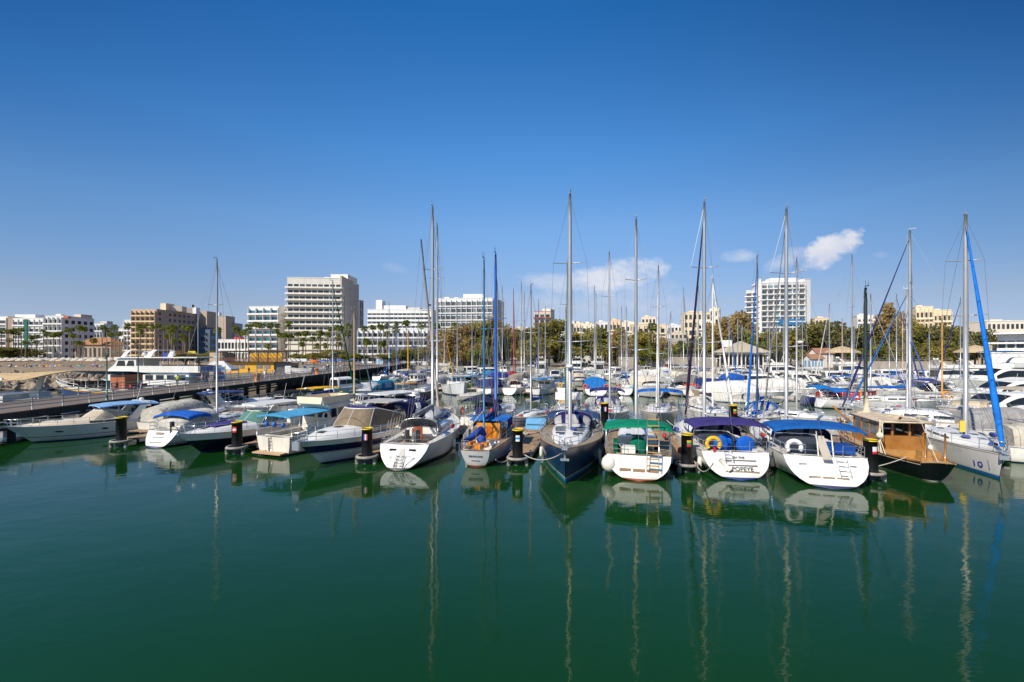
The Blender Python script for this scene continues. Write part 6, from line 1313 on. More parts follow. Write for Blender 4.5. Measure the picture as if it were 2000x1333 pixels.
person('tall person in black standing on the sand', at(22,185,.9), 1.85, R(20), (.06,.05,.06), (.05,.05,.05), .2)
person('person in a pink shirt standing on the quay by the white launch', at(1167,160,1.56), 1.75, R(-90), (.7,.25,.3), (.06,.06,.1), .3)
# ---------------------------------------------------------------- excursion boats left of the pier
def excursion():
    L, B = 19, 5.4; p = at(300, 78); root = thing('excursion_boat', 'white two-deck excursion boat with awning and dark cabin windows', 'passenger boat', (p.x, p.y, 0), R(176))
    h = Hull(L, B, 1.6, 2.5, 1.6, -.2, .9, .5, 2.3, .1, .85); build_hull(h, root, [BOTTOM, gel(WHITE), gel((.05,.08,.25))], [(.88, 1, 2)]); build_deck(h, root, gel(OFFW)); gunwale(h, root, GELW, .07, 'gunwale')
    mb = MB(); mb.box((-1.0, 0, 2.7), (14.5, 4.6, 2.2)); c1 = mb.build('lower_cabin', gel(WHITE), root)
    for k in range(7):
        for sd in (1, -1): mb = MB(); mb.box((-7+k*1.9, sd*2.31, 2.95), (1.35, .03, .8)); mb.build('cabin_window', GLASSD, c1)
    mb = MB(); mb.box((-1.6, 0, 3.86), (17.6, 5.3, .14)); mb.build('upper_deck', gel(WHITE), root)
    mb = MB()
    for sd in (1, -1): mb.box((-4.6, sd*2.58, 4.4), (11, .06, .95))
    mb.box((-10.3, 0, 4.4), (.06, 5.2, .95)); mb.build('bulwark', gel(WHITE), root)
    pts = [(1.0, 3.93), (6.4, 3.93), (5.0, 5.0), (4.2, 6.1), (1.0, 6.1)]
    mb = MB(); mb.prism([(x, -2.3, z) for x, z in pts], (0, 4.6, 0)); wh = mb.build('wheelhouse', gel(WHITE), root)
    for x0, x1 in ((1.3, 2.5), (2.9, 4.3)):
        for sd in (1, -1):
            mb = MB(); y = sd*2.315; mb.prism([(x0, y-.012, 4.85), (x1+.25, y-.012, 4.85), (x1-.15, y-.012, 5.75), (x0+.15, y-.012, 5.75)], (0, .024, 0)); mb.build('side_window', GLASSD, wh)
    mb = MB(); mb.prism([(4.88, -2.0, 5.15), (4.88, 2.0, 5.15), (4.33, 1.9, 6.0), (4.33, -1.9, 6.0)], (.04, 0, .02)); mb.build('front_window', GLASSD, wh)
    mb = MB(); mb.box((-2.6, 0, 6.25), (14.6, 5.2, .16)); rf = mb.build('roof', gel(WHITE), root)
    mb = MB()
    for x in (-9.5, -6.5, -3.5, -.5):
        for sd in (1, -1): mb.tube((x, sd*2.5, 3.9), (x, sd*2.5, 6.2), .05, n=5)
    mb.build('roof_post', GELW, root)
    arch(root, -1.5, 2.2, 6.3, 7.5, gel(WHITE), .4, .6, .12, 'mast_arch'); arch(root, 3.0, 2.2, 6.3, 7.4, gel(WHITE), .4, .5, .1, 'mast_arch')
    MB().ball((1, .6, 6.9), .4).build('radar_dome', GELW, root); MB().ball((-4, .5, 6.8), .35).build('radar_dome', GELW, root)
    mb = MB()
    for k in range(6):
        for y in (-1.4, 1.4): mb.box((-8.5+k*1.5, y, 4.3), (.5, 1.6, .5)); mb.box((-8.75+k*1.5, y, 4.65), (.1, 1.6, .6))
    mb.build('bench', M((.18,.12,.08), .7), root)
    for x in (2.5, 6.2, -3.5): lifering(root, (x, -2.72, 3.5), (.72,.10,.02), 'Y', .36)
    mb = MB(); mb.grid([[(x, y, 3.2-.1*abs(y)/2) for y in (-2.9, -1, 1, 2.9)] for x in lin(-10.8, -5.5, 5)]); mb.grid([[(x, y, 3.16-.1*abs(y)/2) for y in (2.9, 1, -1, -2.9)] for x in lin(-10.8, -5.5, 5)]); mb.build('blue_awning', cloth((.22,.38,.62)), root)
    mb = MB(); mb.box((-10.36, 0, 4.42), (.03, 4.4, .75)); mb.build('name_banner', M((.22,.30,.55), .6), root)
excursion()
def tripboat():
    L, B = 13.5, 4.0; p = at(190, 64); root = thing('trip_boat', 'blue and white trip boat with yellow rubbing band under a blue awning', 'passenger boat', (p.x, p.y, 0), R(172))
    h = Hull(L, B, 2.0, 3.05, 1.7, -.3, .8, .5, 2.1, .15, .8); build_hull(h, root, [BOTTOM, gel((.035,.07,.22)), gel((.80,.40,.02)), gel(WHITE)], [(.76, .86, 2), (.86, 1, 3)]); build_deck(h, root, gel((.45,.40,.33), .6)); gunwale(h, root, gel(WHITE), .07, 'gunwale')
    for k in range(8):
        for y in (-.9, .9): mb = MB(); mb.box((-4.5+k*1.1, y, 1.55), (.45, 1.2, .15)); mb.box((-4.72+k*1.1, y, 1.9), (.08, 1.2, .6)); mb.build('seat', M((.10,.08,.07), .7), root)
    mb = MB(); mb.grid([[(x, y, 3.55-.12*y*y/4+.14*y) for y in (-2.1, -1, 0, 1, 2.1)] for x in lin(-6.5, 3.6, 6)]); mb.grid([[(x, y, 3.5-.12*y*y/4+.14*y) for y in (2.1, 1, 0, -1, -2.1)] for x in lin(-6.5, 3.6, 6)])
    a = mb.build('awning', cloth((.13,.30,.60)), root)
    mb = MB()
    for x in lin(-6.3, 3.4, 6):
        for y in (-1.9, 1.9): mb.tube((x, y, 1.2), (x, y, 3.5), .035, n=5)
    mb.build('awning_post', GELW, root)
    mb = MB(); mb.box((-4.8, 0, 2.2), (2.2, 2.6, 2.0)); mb.build('cabin', gel((.45,.14,.05)), root)
    mb = MB(); mb.path([h.top(t, sd, .45) for t in lin(.55, 1, 5) for sd in (1,)], .04, 5); mb.path([h.top(t, -1, .45) for t in lin(.55, 1, 5)], .04, 5); mb.build('bow_rail', GELW, root)
    mb = MB(); mb.box((-6.6, 0, 1.6), (.3, 2.4, .5)); mb.build('red_stern_board', M((.6,.04,.02), .5), root)
tripboat()
for c in [o for o in COL.objects if o.name.startswith('trip_boat')][0].children:
    if c.name.split('.')[0] in ('seat', 'awning', 'awning_post', 'cabin', 'red_stern_board'): c.location.z = .85
def tanboat():
    L, B = 14, 4.6; p = at(-10, 52); root = thing('ferry_boat', 'white boat under a sand-coloured sail awning at the pier end', 'passenger boat', (p.x, p.y, 0), R(-4))
    h = Hull(L, B, 1.5, 2.0, 1.2, -.2, .9, .5, 2.3, .1, .85); build_hull(h, root, [BOTTOM, gel(WHITE)], []); build_deck(h, root, gel(OFFW)); gunwale(h, root, GELW, .07, 'gunwale')
    mb = MB(); rows = [[(x, y*2.6, 4.25+.25*abs(x+1)/5*(1 if x > 0 else .4)-.1*y*y+.42*y) for y in (-1, -.5, 0, .5, 1)] for x in lin(-6.5, 7.0, 7)]; mb.grid(rows); mb.grid([[(a, b, c-.06) for a, b, c in r[::-1]] for r in rows]); mb.build('awning', cloth((.60,.44,.24)), root)
    for sd in (1, -1):
        for q in ([(2.0, 1.8), (2.9, 1.8), (3.7, 4.3), (3.1, 4.3)], [(-4.6, 1.8), (-4.0, 1.8), (-4.0, 4.3), (-4.6, 4.3)]): MB().prism([(x, sd*2.1-.08, z) for x, z in q], (0, .16, 0)).build('awning_support', gel(WHITE), root)
    mb = MB(); mb.box((0, 0, 1.95), (8, 4.7, .8)); mb.build('bulwark', gel(WHITE), root)
    mb = MB(); mb.box((5.2, .3, 2.3), (1.2, 1.2, .7)); mb.build('deck_locker', gel(WHITE), root)
    for k in range(4): mb = MB(); mb.tube((-3+k*1.9, -2.35, .5), (-3+k*1.9, -2.35, 1.7), .22, n=10); mb.build('fender', FENDERM, root)
tanboat()
# ---------------------------------------------------------------- boulders of the breakwater
rb = random.Random(21)
def rock_mesh(seed):
    r = random.Random(seed); me = bpy.data.meshes.new('boulder'); import bmesh
    bm = bmesh.new(); bmesh.ops.create_icosphere(bm, subdivisions=1, radius=1)
    pl = [(Vector((r.gauss(0,1), r.gauss(0,1), r.gauss(0,1))).normalized(), r.uniform(.62,.9)) for _ in range(9)]
    for v in bm.verts:
        for nrm, d in pl:
            k = v.co.dot(nrm)
            if k > d: v.co -= nrm*(k-d)
        v.co *= r.uniform(.96,1.04)
    bm.to_mesh(me); bm.free(); me.materials.append(M((.36,.28,.20), .95, 0, .3, 1.2, .4)); return me
RM = [rock_mesh(s) for s in range(6)]
for k in range(270):
    if k < 215: px, Y = rb.uniform(-25, 215), rb.uniform(86, 130)
    else: px, Y = rb.uniform(215, 440), rb.uniform(94, 112); 
    p = at(px, Y); prof = max(0, 1-abs(Y-108)/26) if k < 215 else .55; s = rb.uniform(.55, 1.15)
    if k >= 215 and p.x > -52.5: p.x = -52.5-rb.uniform(0, 8)
    o = bpy.data.objects.new('boulder', RM[k % 6]); COL.objects.link(o); o.location = (p.x, p.y, .1+1.9*prof*rb.uniform(.5, 1)); o.scale = (s*rb.uniform(.9,1.4), s, s*rb.uniform(.6,.9)); o.rotation_euler = (rb.uniform(0,6), rb.uniform(0,6), rb.uniform(0,6))
    tag(o, 'pale brown boulder piled in the breakwater beside the beach' if k < 215 else 'pale brown boulder on the bank behind the excursion boats', 'boulder', 'boulders of the breakwater' if k < 215 else 'boulders of the bank')
mb = MB(); rows = []
for i in range(7):
    Y = 86+i*8; rows.append([(x, Y, max(-1, 1.3*(1-abs(Y-108)/24)+.2*math.sin(x*1.7+Y))) for x in lin(-175, -72, 50)])
mb.grid(rows); o = mb.build('breakwater_bank', M((.25,.20,.15), .95, 0, .35, .8, .5)); o['kind'] = 'structure'
# ---------------------------------------------------------------- beach furniture
def parasol(col):
    t = thing('beach_parasol', '-', 'parasol', (0,0,0), 0, 'parasols on the beach'); mb = MB(); n = 10
    mb.grid([[(r*math.cos(a), r*math.sin(a), z) for a in lin(0, 2*math.pi, n+1)[:-1]] for r, z in ((1.95, 2.0), (1.9, 2.2), (.95, 2.6), (.05, 2.9))], 0, True, False, True)
    mb.grid([[(r*math.cos(a), r*math.sin(a), z) for a in lin(0, 2*math.pi, n+1)[:-1]] for r, z in ((.05, 2.8), (1.88, 2.12))], 0, True, False, True); mb.build('canopy', M(col, .95, 0, .25, 3, .3), t)
    mb = MB(); mb.tube((0,0,0), (0,0,2.6), .04, n=6); mb.build('pole', M((.5,.42,.3), .7), t); return t
PA = [parasol((.66,.57,.44)), parasol((.74,.70,.62))]
used = [0, 0]
for row, (Y, nn, vi) in enumerate(((212, 18, 0), (228, 18, 1), (247, 17, 0), (270, 16, 1))):
    for k in range(nn):
        px = lerp(-8, 236, (k+rb.uniform(.25,.75))/nn); lb = '%s from the left in the %s row of %s straw parasols' % (ORD[k], ['front', 'second', 'third', 'back'][row], ['brown', 'white'][vi]) if vi == 0 else '%s from the left in the %s row of whitish parasols' % (ORD[k], ['front', 'second', 'third', 'back'][row])
        y_ = Y+rb.uniform(-3, 3); loc = at(px, y_, 1.42 if y_ < 250 else 1.5)
        if not used[vi]: o = PA[vi]; o.location = loc; o['label'] = lb; used[vi] = 1
        else: dup(PA[vi], loc, rb.uniform(0, 3), lb)
BEDC = [((.05,.14,.5),'blue'), ((.75,.38,.02),'orange'), ((.06,.3,.55),'light blue'), ((.02,.03,.08),'dark'), ((.6,.58,.5),'whitish'), ((.02,.45,.5),'turquoise'), ((.5,.08,.05),'red')]
def bed(col, nm):
    t = thing('sunbed', '-', 'sunbed', (0,0,0), 0, 'sunbeds on the beach'); mb = MB(); mb.box((0,0,.32), (1.35,.68,.08)); mb.build('seat', M(col, .8), t)
    mb = MB(); mb.box((-.95,0,.55), (.75,.68,.08), ry=R(38)); mb.build('backrest', M(col, .8), t)
    mb = MB()
    for x in (-.55, .6):
        for y in (-.28, .28): mb.tube((x,y,0), (x,y,.3), .025, n=4)
    mb.tube((-.55,-.28,.05), (.6,-.28,.05), .02, n=4); mb.tube((-.55,.28,.05), (.6,.28,.05), .02, n=4); mb.tube((-.55,-.28,.05), (-.55,.28,.05), .02, n=4); mb.build('frame', M((.6,.6,.6), .5), t); return t
beds = {}
cnt = {}
pos = sorted([(lerp(-5, 238, rb.random()), rb.uniform(186, 207)) for _ in range(56)])
for px, Y in pos:
    c, nm = rb.choice(BEDC); cnt[nm] = cnt.get(nm, 0)+1; lb = '%s %s sunbed from the left on the sand before the parasols' % (ORD[cnt[nm]-1], nm)
    if nm not in beds: beds[nm] = bed(c, nm); o = beds[nm]; o.location = at(px, Y, 1.0); o.rotation_euler.z = rb.uniform(0, 6); o['label'] = lb
    else: dup(beds[nm], at(px, Y, 1.0), rb.uniform(0, 6), lb)
# ---------------------------------------------------------------- trees
def leafmat(a, b, c):
    m = bpy.data.materials.new('foliage'); m.use_nodes = True; nt = m.node_tree; N = nt.nodes; Lk = nt.links; p = N['Principled BSDF']
    g = N.new('ShaderNodeNewGeometry'); tcn = N.new('ShaderNodeTexCoord'); nz = N.new('ShaderNodeTexNoise'); nz.inputs['Scale'].default_value = 2.2; Lk.new(tcn.outputs['Object'], nz.inputs['Vector'])
    md = N.new('ShaderNodeMath'); md.operation = 'MULTIPLY_ADD'; md.inputs[1].default_value = .45; Lk.new(g.outputs['Random Per Island'], md.inputs[0])
    m3 = N.new('ShaderNodeMath'); m3.operation = 'MULTIPLY_ADD'; m3.inputs[1].default_value = 1.5; m3.inputs[2].default_value = -.48; Lk.new(nz.outputs['Fac'], m3.inputs[0]); Lk.new(m3.outputs[0], md.inputs[2])
    r = N.new('ShaderNodeValToRGB'); r.color_ramp.elements[0].color = (*a, 1); r.color_ramp.elements[1].color = (*c, 1); e = r.color_ramp.elements.new(.5); e.color = (*b, 1)
    Lk.new(md.outputs[0], r.inputs['Fac']); Lk.new(r.outputs['Color'], p.inputs['Base Color']); p.inputs['Roughness'].default_value = .75; p.inputs['Specular IOR Level'].default_value = .25
    tb = N.new('ShaderNodeBsdfTranslucent'); ms = N.new('ShaderNodeMixShader'); ms.inputs[0].default_value = .45; Lk.new(r.outputs['Color'], tb.inputs['Color']); Lk.new(p.outputs[0], ms.inputs[1]); Lk.new(tb.outputs[0], ms.inputs[2]); Lk.new(ms.outputs[0], N['Material Output'].inputs['Surface'])
    return m
LEAF = {'olive': leafmat((.171,.159,.030), (.305,.268,.051), (.451,.354,.079)), 'rust': leafmat((.268,.177,.067), (.439,.317,.134), (.439,.354,.098)), 'green': leafmat((.110,.140,.018), (.220,.238,.030), (.366,.342,.049)), 'dark': leafmat((.091,.098,.027), (.171,.165,.043), (.281,.232,.061))}
BARK = M((.22,.16,.11), .9, 0, .3, 2, .4)
def crown_mesh(seed, kind, ncl=22, nl=300, flat=1.0, low=.0, leaf=.052):
    r = random.Random(seed); mb = MB(); cl = []
    for k in range(ncl):
        while True:
            v = Vector((r.uniform(-1,1), r.uniform(-1,1), r.uniform(-1,1)))
            if .25 < v.length < .92: break
        v.z = v.z*flat; cl.append((v, r.uniform(.24,.42)))
    for c, cr in cl:
        for _ in range(nl):
            d = Vector((r.gauss(0,1), r.gauss(0,1), r.gauss(0,1))).normalized()*cr*(r.random()**.45); p = c+Vector((d.x, d.y, d.z*.8))
            a = Vector((r.gauss(0,1), r.gauss(0,1), r.gauss(0,.7))).normalized(); b = a.cross(Vector((r.gauss(0,1), r.gauss(0,1), r.gauss(0,1)))).normalized(); s = leaf*r.uniform(.6,1.5)
            mb.add([p-a*s, p+b*s*.55, p+a*s, p-b*s*.55], [(0,1,2,3)])
    me = bpy.data.meshes.new('crown'); me.from_pydata(mb.v, [], mb.f); me.materials.append(LEAF[kind]); return me, cl
CR = {k: [crown_mesh(10*i+j, k, fl and 24 or 22, 300, .55 if k == 'dark' else .85) for j in range(2)] for i, k in enumerate(LEAF) for fl in (0,)}
def tree(label, px, ytop, Y, wpx, kind, ybot=None, var=0, group='trees behind the quay', name='tree'):
    p = at(px, Y, 1.5); zt = zat(ytop, Y); rx = wpx*1.42*Y/F_/2; zb = zat(ybot, Y) if ybot else max(2.5, zt-2.7*rx); zb = max(zb, 2.2)
    t = thing(name, label, 'tree', p, 0, group); me, cl = CR[kind][var]; rz_ = (zt-zb)/2; cz = (zt+zb)/2-1.5
    o = bpy.data.objects.new('crown', me); COL.objects.link(o); o.parent = t; o.location = (0,0,cz); k = 1.05; o.scale = (rx*k, rx*k, rz_*k*(1.25 if kind == 'dark' else 1.1)); o.rotation_euler.z = (px*7) % 6
    mb = MB(); r = random.Random(int(px)); R0 = .035*(zt-1.5)*.5+.12; top = Vector((r.uniform(-.6,.6), r.uniform(-.6,.6), cz))
    mb.path([(0,0,-.3), (top.x*.4, top.y*.4, cz*.5), top], [R0*1.25, R0, R0*.45], 7)
    M_ = Matrix.Rotation((px*7) % 6, 3, 'Z')
    for c, cr in cl[:9]:
        q = M_ @ Vector((c.x*o.scale.x, c.y*o.scale.y, c.z*o.scale.z))+Vector((0,0,cz)); b0 = Vector((top.x*.4, top.y*.4, cz*.5)); mid = b0.lerp(q, .55)+Vector((0,0,-.4)); mb.path([b0, mid, q], [R0*.55, R0*.35, R0*.1], 5)
    mb.build('trunk', BARK, t)
TR = [(872,646,205,52,'rust','low rust-brown tree at the left end of the tree belt'), (905,638,196,62,'rust','broad rust-brown eucalyptus before the white hotel wing'), (932,634,204,50,'olive','olive eucalyptus beside the rust-brown one'),
 (962,612,200,50,'olive','tall olive-brown tree before the right end of the white hotel'), (985,622,215,34,'rust','slender brownish tree on the edge of the white hotel'), (945,668,182,44,'green','low green tree above the parked silver car'), (1000,652,205,40,'olive','small olive tree left of the red-balconied block'),
 (1026,634,220,34,'dark','dark pine left of the red-balconied block'), (1072,630,188,92,'olive','broad rounded olive tree right of the red-balconied block'), (1108,640,194,56,'green','green tree leaning against the broad olive tree'), (1135,652,215,44,'rust','brownish tree behind the blue-stayed mast'),
 (1176,630,198,64,'olive','tall olive tree below the pale cloud'), (1212,648,192,48,'rust','brown-green tree left of the green-stayed tall mast'), (1245,640,205,50,'olive','olive tree above the grey retaining wall'), (1285,650,210,56,'rust','sparse reddish-brown tree above the grey retaining wall'),
 (1265,672,182,44,'green','low bright green palm-like bush tree on the retaining wall'), (1345,655,190,58,'green','green tree before the cream apartment block'), (1382,668,184,46,'olive','low olive tree right of the cream apartment block'), (1418,622,198,58,'rust','tall rust-red tree left of the restaurant roof'), (1445,612,206,56,'rust','tallest reddish tree left of the white tower'),
 (1462,634,188,64,'green','green tree directly above the restaurant roof'), (1505,640,192,72,'olive','olive tree before the white tower'), (1545,648,188,58,'olive','olive-brown tree at the foot of the white tower'), (1585,640,200,50,'olive','tree at the right foot of the white tower'),
 (1640,616,180,92,'dark','dark umbrella pine with rounded crown'), (1608,630,196,56,'dark','smaller dark pine left of the umbrella pine'), (1692,648,178,56,'olive','low olive tree right of the umbrella pine'), (1712,662,168,62,'green','low yellow-green tree before the white apartment block'),
 (1752,592,176,58,'rust','tall brown ragged tree before the beige stepped block'), (1778,622,170,54,'olive','olive tree beneath the tall brown ragged tree'), (1812,624,164,84,'dark','wide dark tree below the beige stepped block'), (1850,634,170,62,'olive','olive tree right of the wide dark tree'), (1886,628,172,66,'dark','dark tree left of the white terrace house'), (1918,640,180,44,'dark','dark tree touching the white terrace house'), (1838,668,150,60,'olive','low olive tree above the brownish quay wall'), (1782,668,150,56,'olive','low brownish-olive tree above the quay wall')]
for k, (px, yt, Y, wp, kd, lb) in enumerate(TR): tree(lb, px, yt, Y, wp, kd, None, k % 2)
BS = [(388,690,150,56,'green','round green bush on the bank behind the excursion boat'), (420,684,158,40,'olive','olive bush beside the yellow sign on the bank'), (362,686,145,40,'rust','dry brown bush on the bank behind the excursion boat roof'), (592,688,190,30,'green','bright green bush right of the yellow bar'), (655,684,178,52,'olive','olive shrub behind the pier left of the kiosk'), (690,688,175,40,'green','green shrub beside the blue and white kiosk'), (765,684,195,40,'green','green shrub right of the kiosk'), (800,676,200,44,'green','green shrub tree between kiosk and white hotel'), (835,680,205,36,'olive','olive shrub at the foot of the white hotel'), (30,676,306,70,'dark','dark hedge-like shrub before the white hotel with the green stripe'), (615,690,170,30,'olive','low olive shrub behind the orange parasol')]
for k, (px, yt, Y, wp, kd, lb) in enumerate(BS): tree(lb, px, yt, Y, wp, kd, 703, k % 2, 'shrubs along the shore', 'shrub')
# palms
PALM = leafmat((.117,.156,.026), (.247,.299,.046), (.429,.403,.091)); PTR = M((.30,.24,.17), .9, 0, .25, 3, .3)
def palm_crown(seed):
    r = random.Random(seed); mb = MB()
    for k in range(40):
        az = r.uniform(0, 6.283); el = r.uniform(-.75, 1.25); d = Vector((math.cos(az)*math.cos(el), math.sin(az)*math.cos(el), math.sin(el))); s = Vector((-math.sin(az), math.cos(az), 0)); L = r.uniform(.8, 1.1)
        b = d*.45*L
        for j in range(6):
            a = -1.1+j*.44; q = (d*math.cos(a)+s*math.sin(a)).normalized(); tip = b+q*.62*L*(1-.15*abs(a))+Vector((0,0,-.16*L)); w_ = s*math.cos(a)*.07-d*math.sin(a)*.07
            mb.add([b-w_*.5, b+q*.3*L+w_*1.6, tip, b+q*.3*L-w_*1.6], [(0,1,2,3)])
        mb.tube((0,0,0), b, .02, n=3)
    me = bpy.data.meshes.new('crown'); me.from_pydata(mb.v, [], mb.f); me.materials.append(PALM); return me
PCM = [palm_crown(s) for s in range(4)]
mb = MB(); mb.path([(0,0,0), (.01,0,.35), (-.01,.01,.7), (0,0,1)], [.028,.022,.018,.018], 7); PT0 = bpy.data.meshes.new('trunk'); PT0.from_pydata(mb.v, [], mb.f); PT0.materials.append(PTR)
def palms(pts, Y0, where):
    for k, (px, yc) in enumerate(sorted(pts)):
        r = random.Random(int(px*13+yc)); Y = Y0+r.uniform(-14, 14); zc = zat(yc, Y); p = at(px, Y, 1.45)
        t = thing('palm_tree', '%s fan palm from the left %s' % (ORD[k], where), 'palm', p, 0, 'palms along the seafront')
        H = zc-1.45
        o = bpy.data.objects.new('trunk', PT0); COL.objects.link(o); o.parent = t; s = max(6, min(H, 11)); o.scale = (s*1.1, s*1.1, H); o.rotation_euler.z = r.uniform(0, 6)
        o = bpy.data.objects.new('crown', r.choice(PCM)); COL.objects.link(o); o.parent = t; o.location = (0,0,H); s = r.uniform(2.1, 2.9); o.scale = (s, s, s*.85); o.rotation_euler.z = r.uniform(0, 6)
palms([(3,648),(17,648),(30,645),(42,645),(27,651),(36,652),(18,665),(50,670),(62,660),(72,658),(85,648),(92,653),(105,655),(117,652),(70,669),(134,646),(142,656),(155,641),(164,643),(152,670),(161,671),(183,666),(200,640),(208,645),(217,654),(224,640),(232,653)], 300, 'before the white hotel with the green stripe')
palms([(250,638),(273,638),(286,638),(297,639),(310,637),(274,649),(320,643),(332,640),(341,641),(335,648),(328,658),(360,640),(370,641),(357,657),(362,664),(340,666),(425,645)], 272, 'before the brown balconied hotel')
palms([(485,640),(480,650),(500,635),(512,637),(528,637),(542,637),(541,648),(549,656),(461,643),(468,652),(524,677)], 245, 'before the teal-windowed block')
palms([(564,634),(557,656),(567,657),(583,654),(597,652),(592,664),(611,663),(625,651),(626,658),(640,655),(646,643),(657,641),(666,643),(660,660),(681,638),(680,652),(590,673),(619,677),(662,673),(636,676)], 244, 'before the tall cream tower')
palms([(712,643),(728,640),(743,640),(756,638),(774,633),(793,632),(757,653),(773,645),(823,636),(716,669),(744,673),(752,671),(853,638),(888,637)], 238, 'before the stepped white hotel')
palms([(1275,640),(1270,676),(1175,672),(1330,674),(940,664)], 176, 'on the quay below the town')
# ---------------------------------------------------------------- buildings
WGL = [M((.045,.055,.06), .12, 0, .4, .6), M((.09,.095,.09), .3, 0, .4, .6), M((.03,.035,.04), .1, 0, .4, .6)]
TEALG = [M((.03,.16,.20), .08, 0, .3, .3), M((.05,.22,.27), .08, 0, .3, .3), M((.02,.10,.16), .08, 0, .3, .3)]
BRNG = [M((.10,.05,.035), .3, 0, .3, .5), M((.16,.09,.06), .4, 0, .3, .5), M((.05,.035,.03), .2, 0, .3, .5)]
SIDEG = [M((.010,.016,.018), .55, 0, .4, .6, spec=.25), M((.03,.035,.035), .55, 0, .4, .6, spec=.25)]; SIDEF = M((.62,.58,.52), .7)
_wm = {}
def wmesh(w_, h_, mat, fm):
    key = (round(w_, 2), round(h_, 2), mat.name, fm.name if fm else '')
    if key not in _wm:
        mb = MB(); mb.b2((-w_/2, -.02, 0), (w_/2, .06, h_), 0)
        if fm:
            f = .09
            for lo, hi in (((-w_/2-f, -.07, -f), (w_/2+f, .05, 0)), ((-w_/2-f, -.07, h_), (w_/2+f, .05, h_+f)), ((-w_/2-f, -.07, 0), (-w_/2, .05, h_)), ((w_/2, -.07, 0), (w_/2+f, .05, h_)), ((-.04, -.05, 0), (.04, .04, h_))): mb.b2(lo, hi, 1)
        me = bpy.data.meshes.new('window'); me.from_pydata(mb.v, [], mb.f); me.materials.append(mat); me.materials.append(fm or mat); me.polygons.foreach_set('material_index', mb.m); _wm[key] = me
    return _wm[key]
class Bld:
    def __init__(s, label, at_, group='buildings along the seafront', name='hotel', cat='hotel'):
        s.root = thing(name, label, cat, (at_.x, at_.y, 1.4), 0, group); s.o = Vector((at_.x, at_.y, 1.4)); s.nw = 0; s.r = random.Random(int(at_.x*10))
    def part(s, mb, name, mat, A, rz): return mb.build(name, mat, s.root, Vector((A.x, A.y, 1.4))-s.o, rz)
    def vol(s, A, B, depth, ytop, floors, bays, style, wall, par=None, z0=1.4, glass=WGL, frame=None, slab=1.2, name='wall', winw=.72, winh=.6, base=0, parh=1.0, fins=True, top=.8, ends=0, zt=None, slabmat=None, skip=None, floor0=0):
        """A,B: plan points of the front from left to right"""
        d = B-A; W = d.length; rz = math.atan2(d.y, d.x); zt = zt or zat(ytop, (A.y+B.y)/2); H = zt-1.4; s.H = H; z0 -= 1.4; wm = M(wall, .85, 0, .08, .35, .05, 'wall'); pm = M(par or wall, .8, 0, .06, .4, 0, 'wall')
        mb = MB(); mb.b2((0, 0, z0), (W, depth, H)); wl = s.part(mb, name, wm, A, rz)
        mb = MB(); mb.b2((-.15, -.15, H), (W+.15, depth+.15, H+.35)); s.part(mb, 'parapet', pm, A, rz)
        if not floors: return
        fh = (H-z0-base-top)/floors; bw = W/bays
        for f in range(floor0, floors):
            zf = z0+base+fh*f
            if style in ('balcony', 'round'):
                mb = MB()
                if style == 'round':
                    def ol(e): return [(-e, 1.2)]+[(-e+.0+(1.3)*(1-math.cos(a))*.5, -slab*math.sin(a)) for a in lin(.2, 1.57, 4)]+[(W+e-(1.3)*(1-math.cos(a))*.5, -slab*math.sin(a)) for a in lin(1.57, .2, 4)]+[(W+e, 1.2)]
                    P = ol(1.1); mb.prism([(x, y, zf) for x, y in P], (0, 0, .2)); mb.grid([[(x, y, zf+parh) for x, y in P], [(x, y, zf+.2) for x, y in P]], 0, False); mb.grid([[(x*.995+.05, y+.1, zf+parh) for x, y in P], [(x, y, zf+parh) for x, y in P]], 0, False); mb.grid([[(x*.995+.05, y+.1, zf+.2) for x, y in P], [(x*.995+.05, y+.1, zf+parh) for x, y in P]], 0, False)
                else: mb.b2((-ends, -slab, zf), (W+ends, -.003, zf+.2)); mb.b2((-ends, -slab-.1, zf+.02), (W+ends, -slab-.002, zf+parh))
                s.part(mb, 'balcony', slabmat or pm, A, rz)
            elif style == 'ribbon': mb = MB(); mb.b2((-.1, -.35, zf-fh*.18), (W+.1, -.003, zf+fh*.22)); s.part(mb, 'spandrel', pm, A, rz)
            for b in range(bays):
                if s.nw >= 124 or (skip and skip(f, b)): continue
                s.nw += 1; ww = bw*winw; hh = fh*winh
                me = wmesh(ww, hh, s.r.choice(glass), frame); o = bpy.data.objects.new('window', me); COL.objects.link(o); o.parent = s.root
                zz = zf+(.25 if style in ('balcony', 'round') else fh*.28 if style == 'punch' else fh*.25)
                o.location = Vector((A.x, A.y, 1.4))-s.o+Vector((math.cos(rz)*bw*(b+.5), math.sin(rz)*bw*(b+.5), zz)); o.rotation_euler.z = rz
        if fins and style in ('balcony',):
            mb = MB()
            for b in range(bays+1): x = min(W-.12, max(.12, bw*b)); mb.b2((x-.1, -slab+.08, z0+base+fh*floor0+.21), (x+.1, -.004, z0+base+fh*floors-.01))
            o = s.part(mb, 'divider_wall', pm, A, rz)
    def box(s, A, B, depth, y0, y1, name, col, back=0):
        d = B-A; rz = math.atan2(d.y, d.x); Y = (A.y+B.y)/2; mb = MB(); zb = zat(y0, Y)-1.4
        if name in ('penthouse', 'roof_room', 'water_tank', 'stair_house', 'lift_tower', 'roof_terrace', 'roof_arch'): zb = min(zb, s.H+.1); back += 3.2
        mb.b2((0, back, max(-1.2, zb)), (d.length, back+depth, zat(y1, Y)-1.4)); return s.part(mb, name, M(col, .85, 0, .1, .5, 0, 'wall'), A, rz)
WH = (.80,.79,.76); WFR = M((.75,.75,.74), .5)
b = Bld('white seafront hotel with dark green stripe and arched windows', at(25, 330))
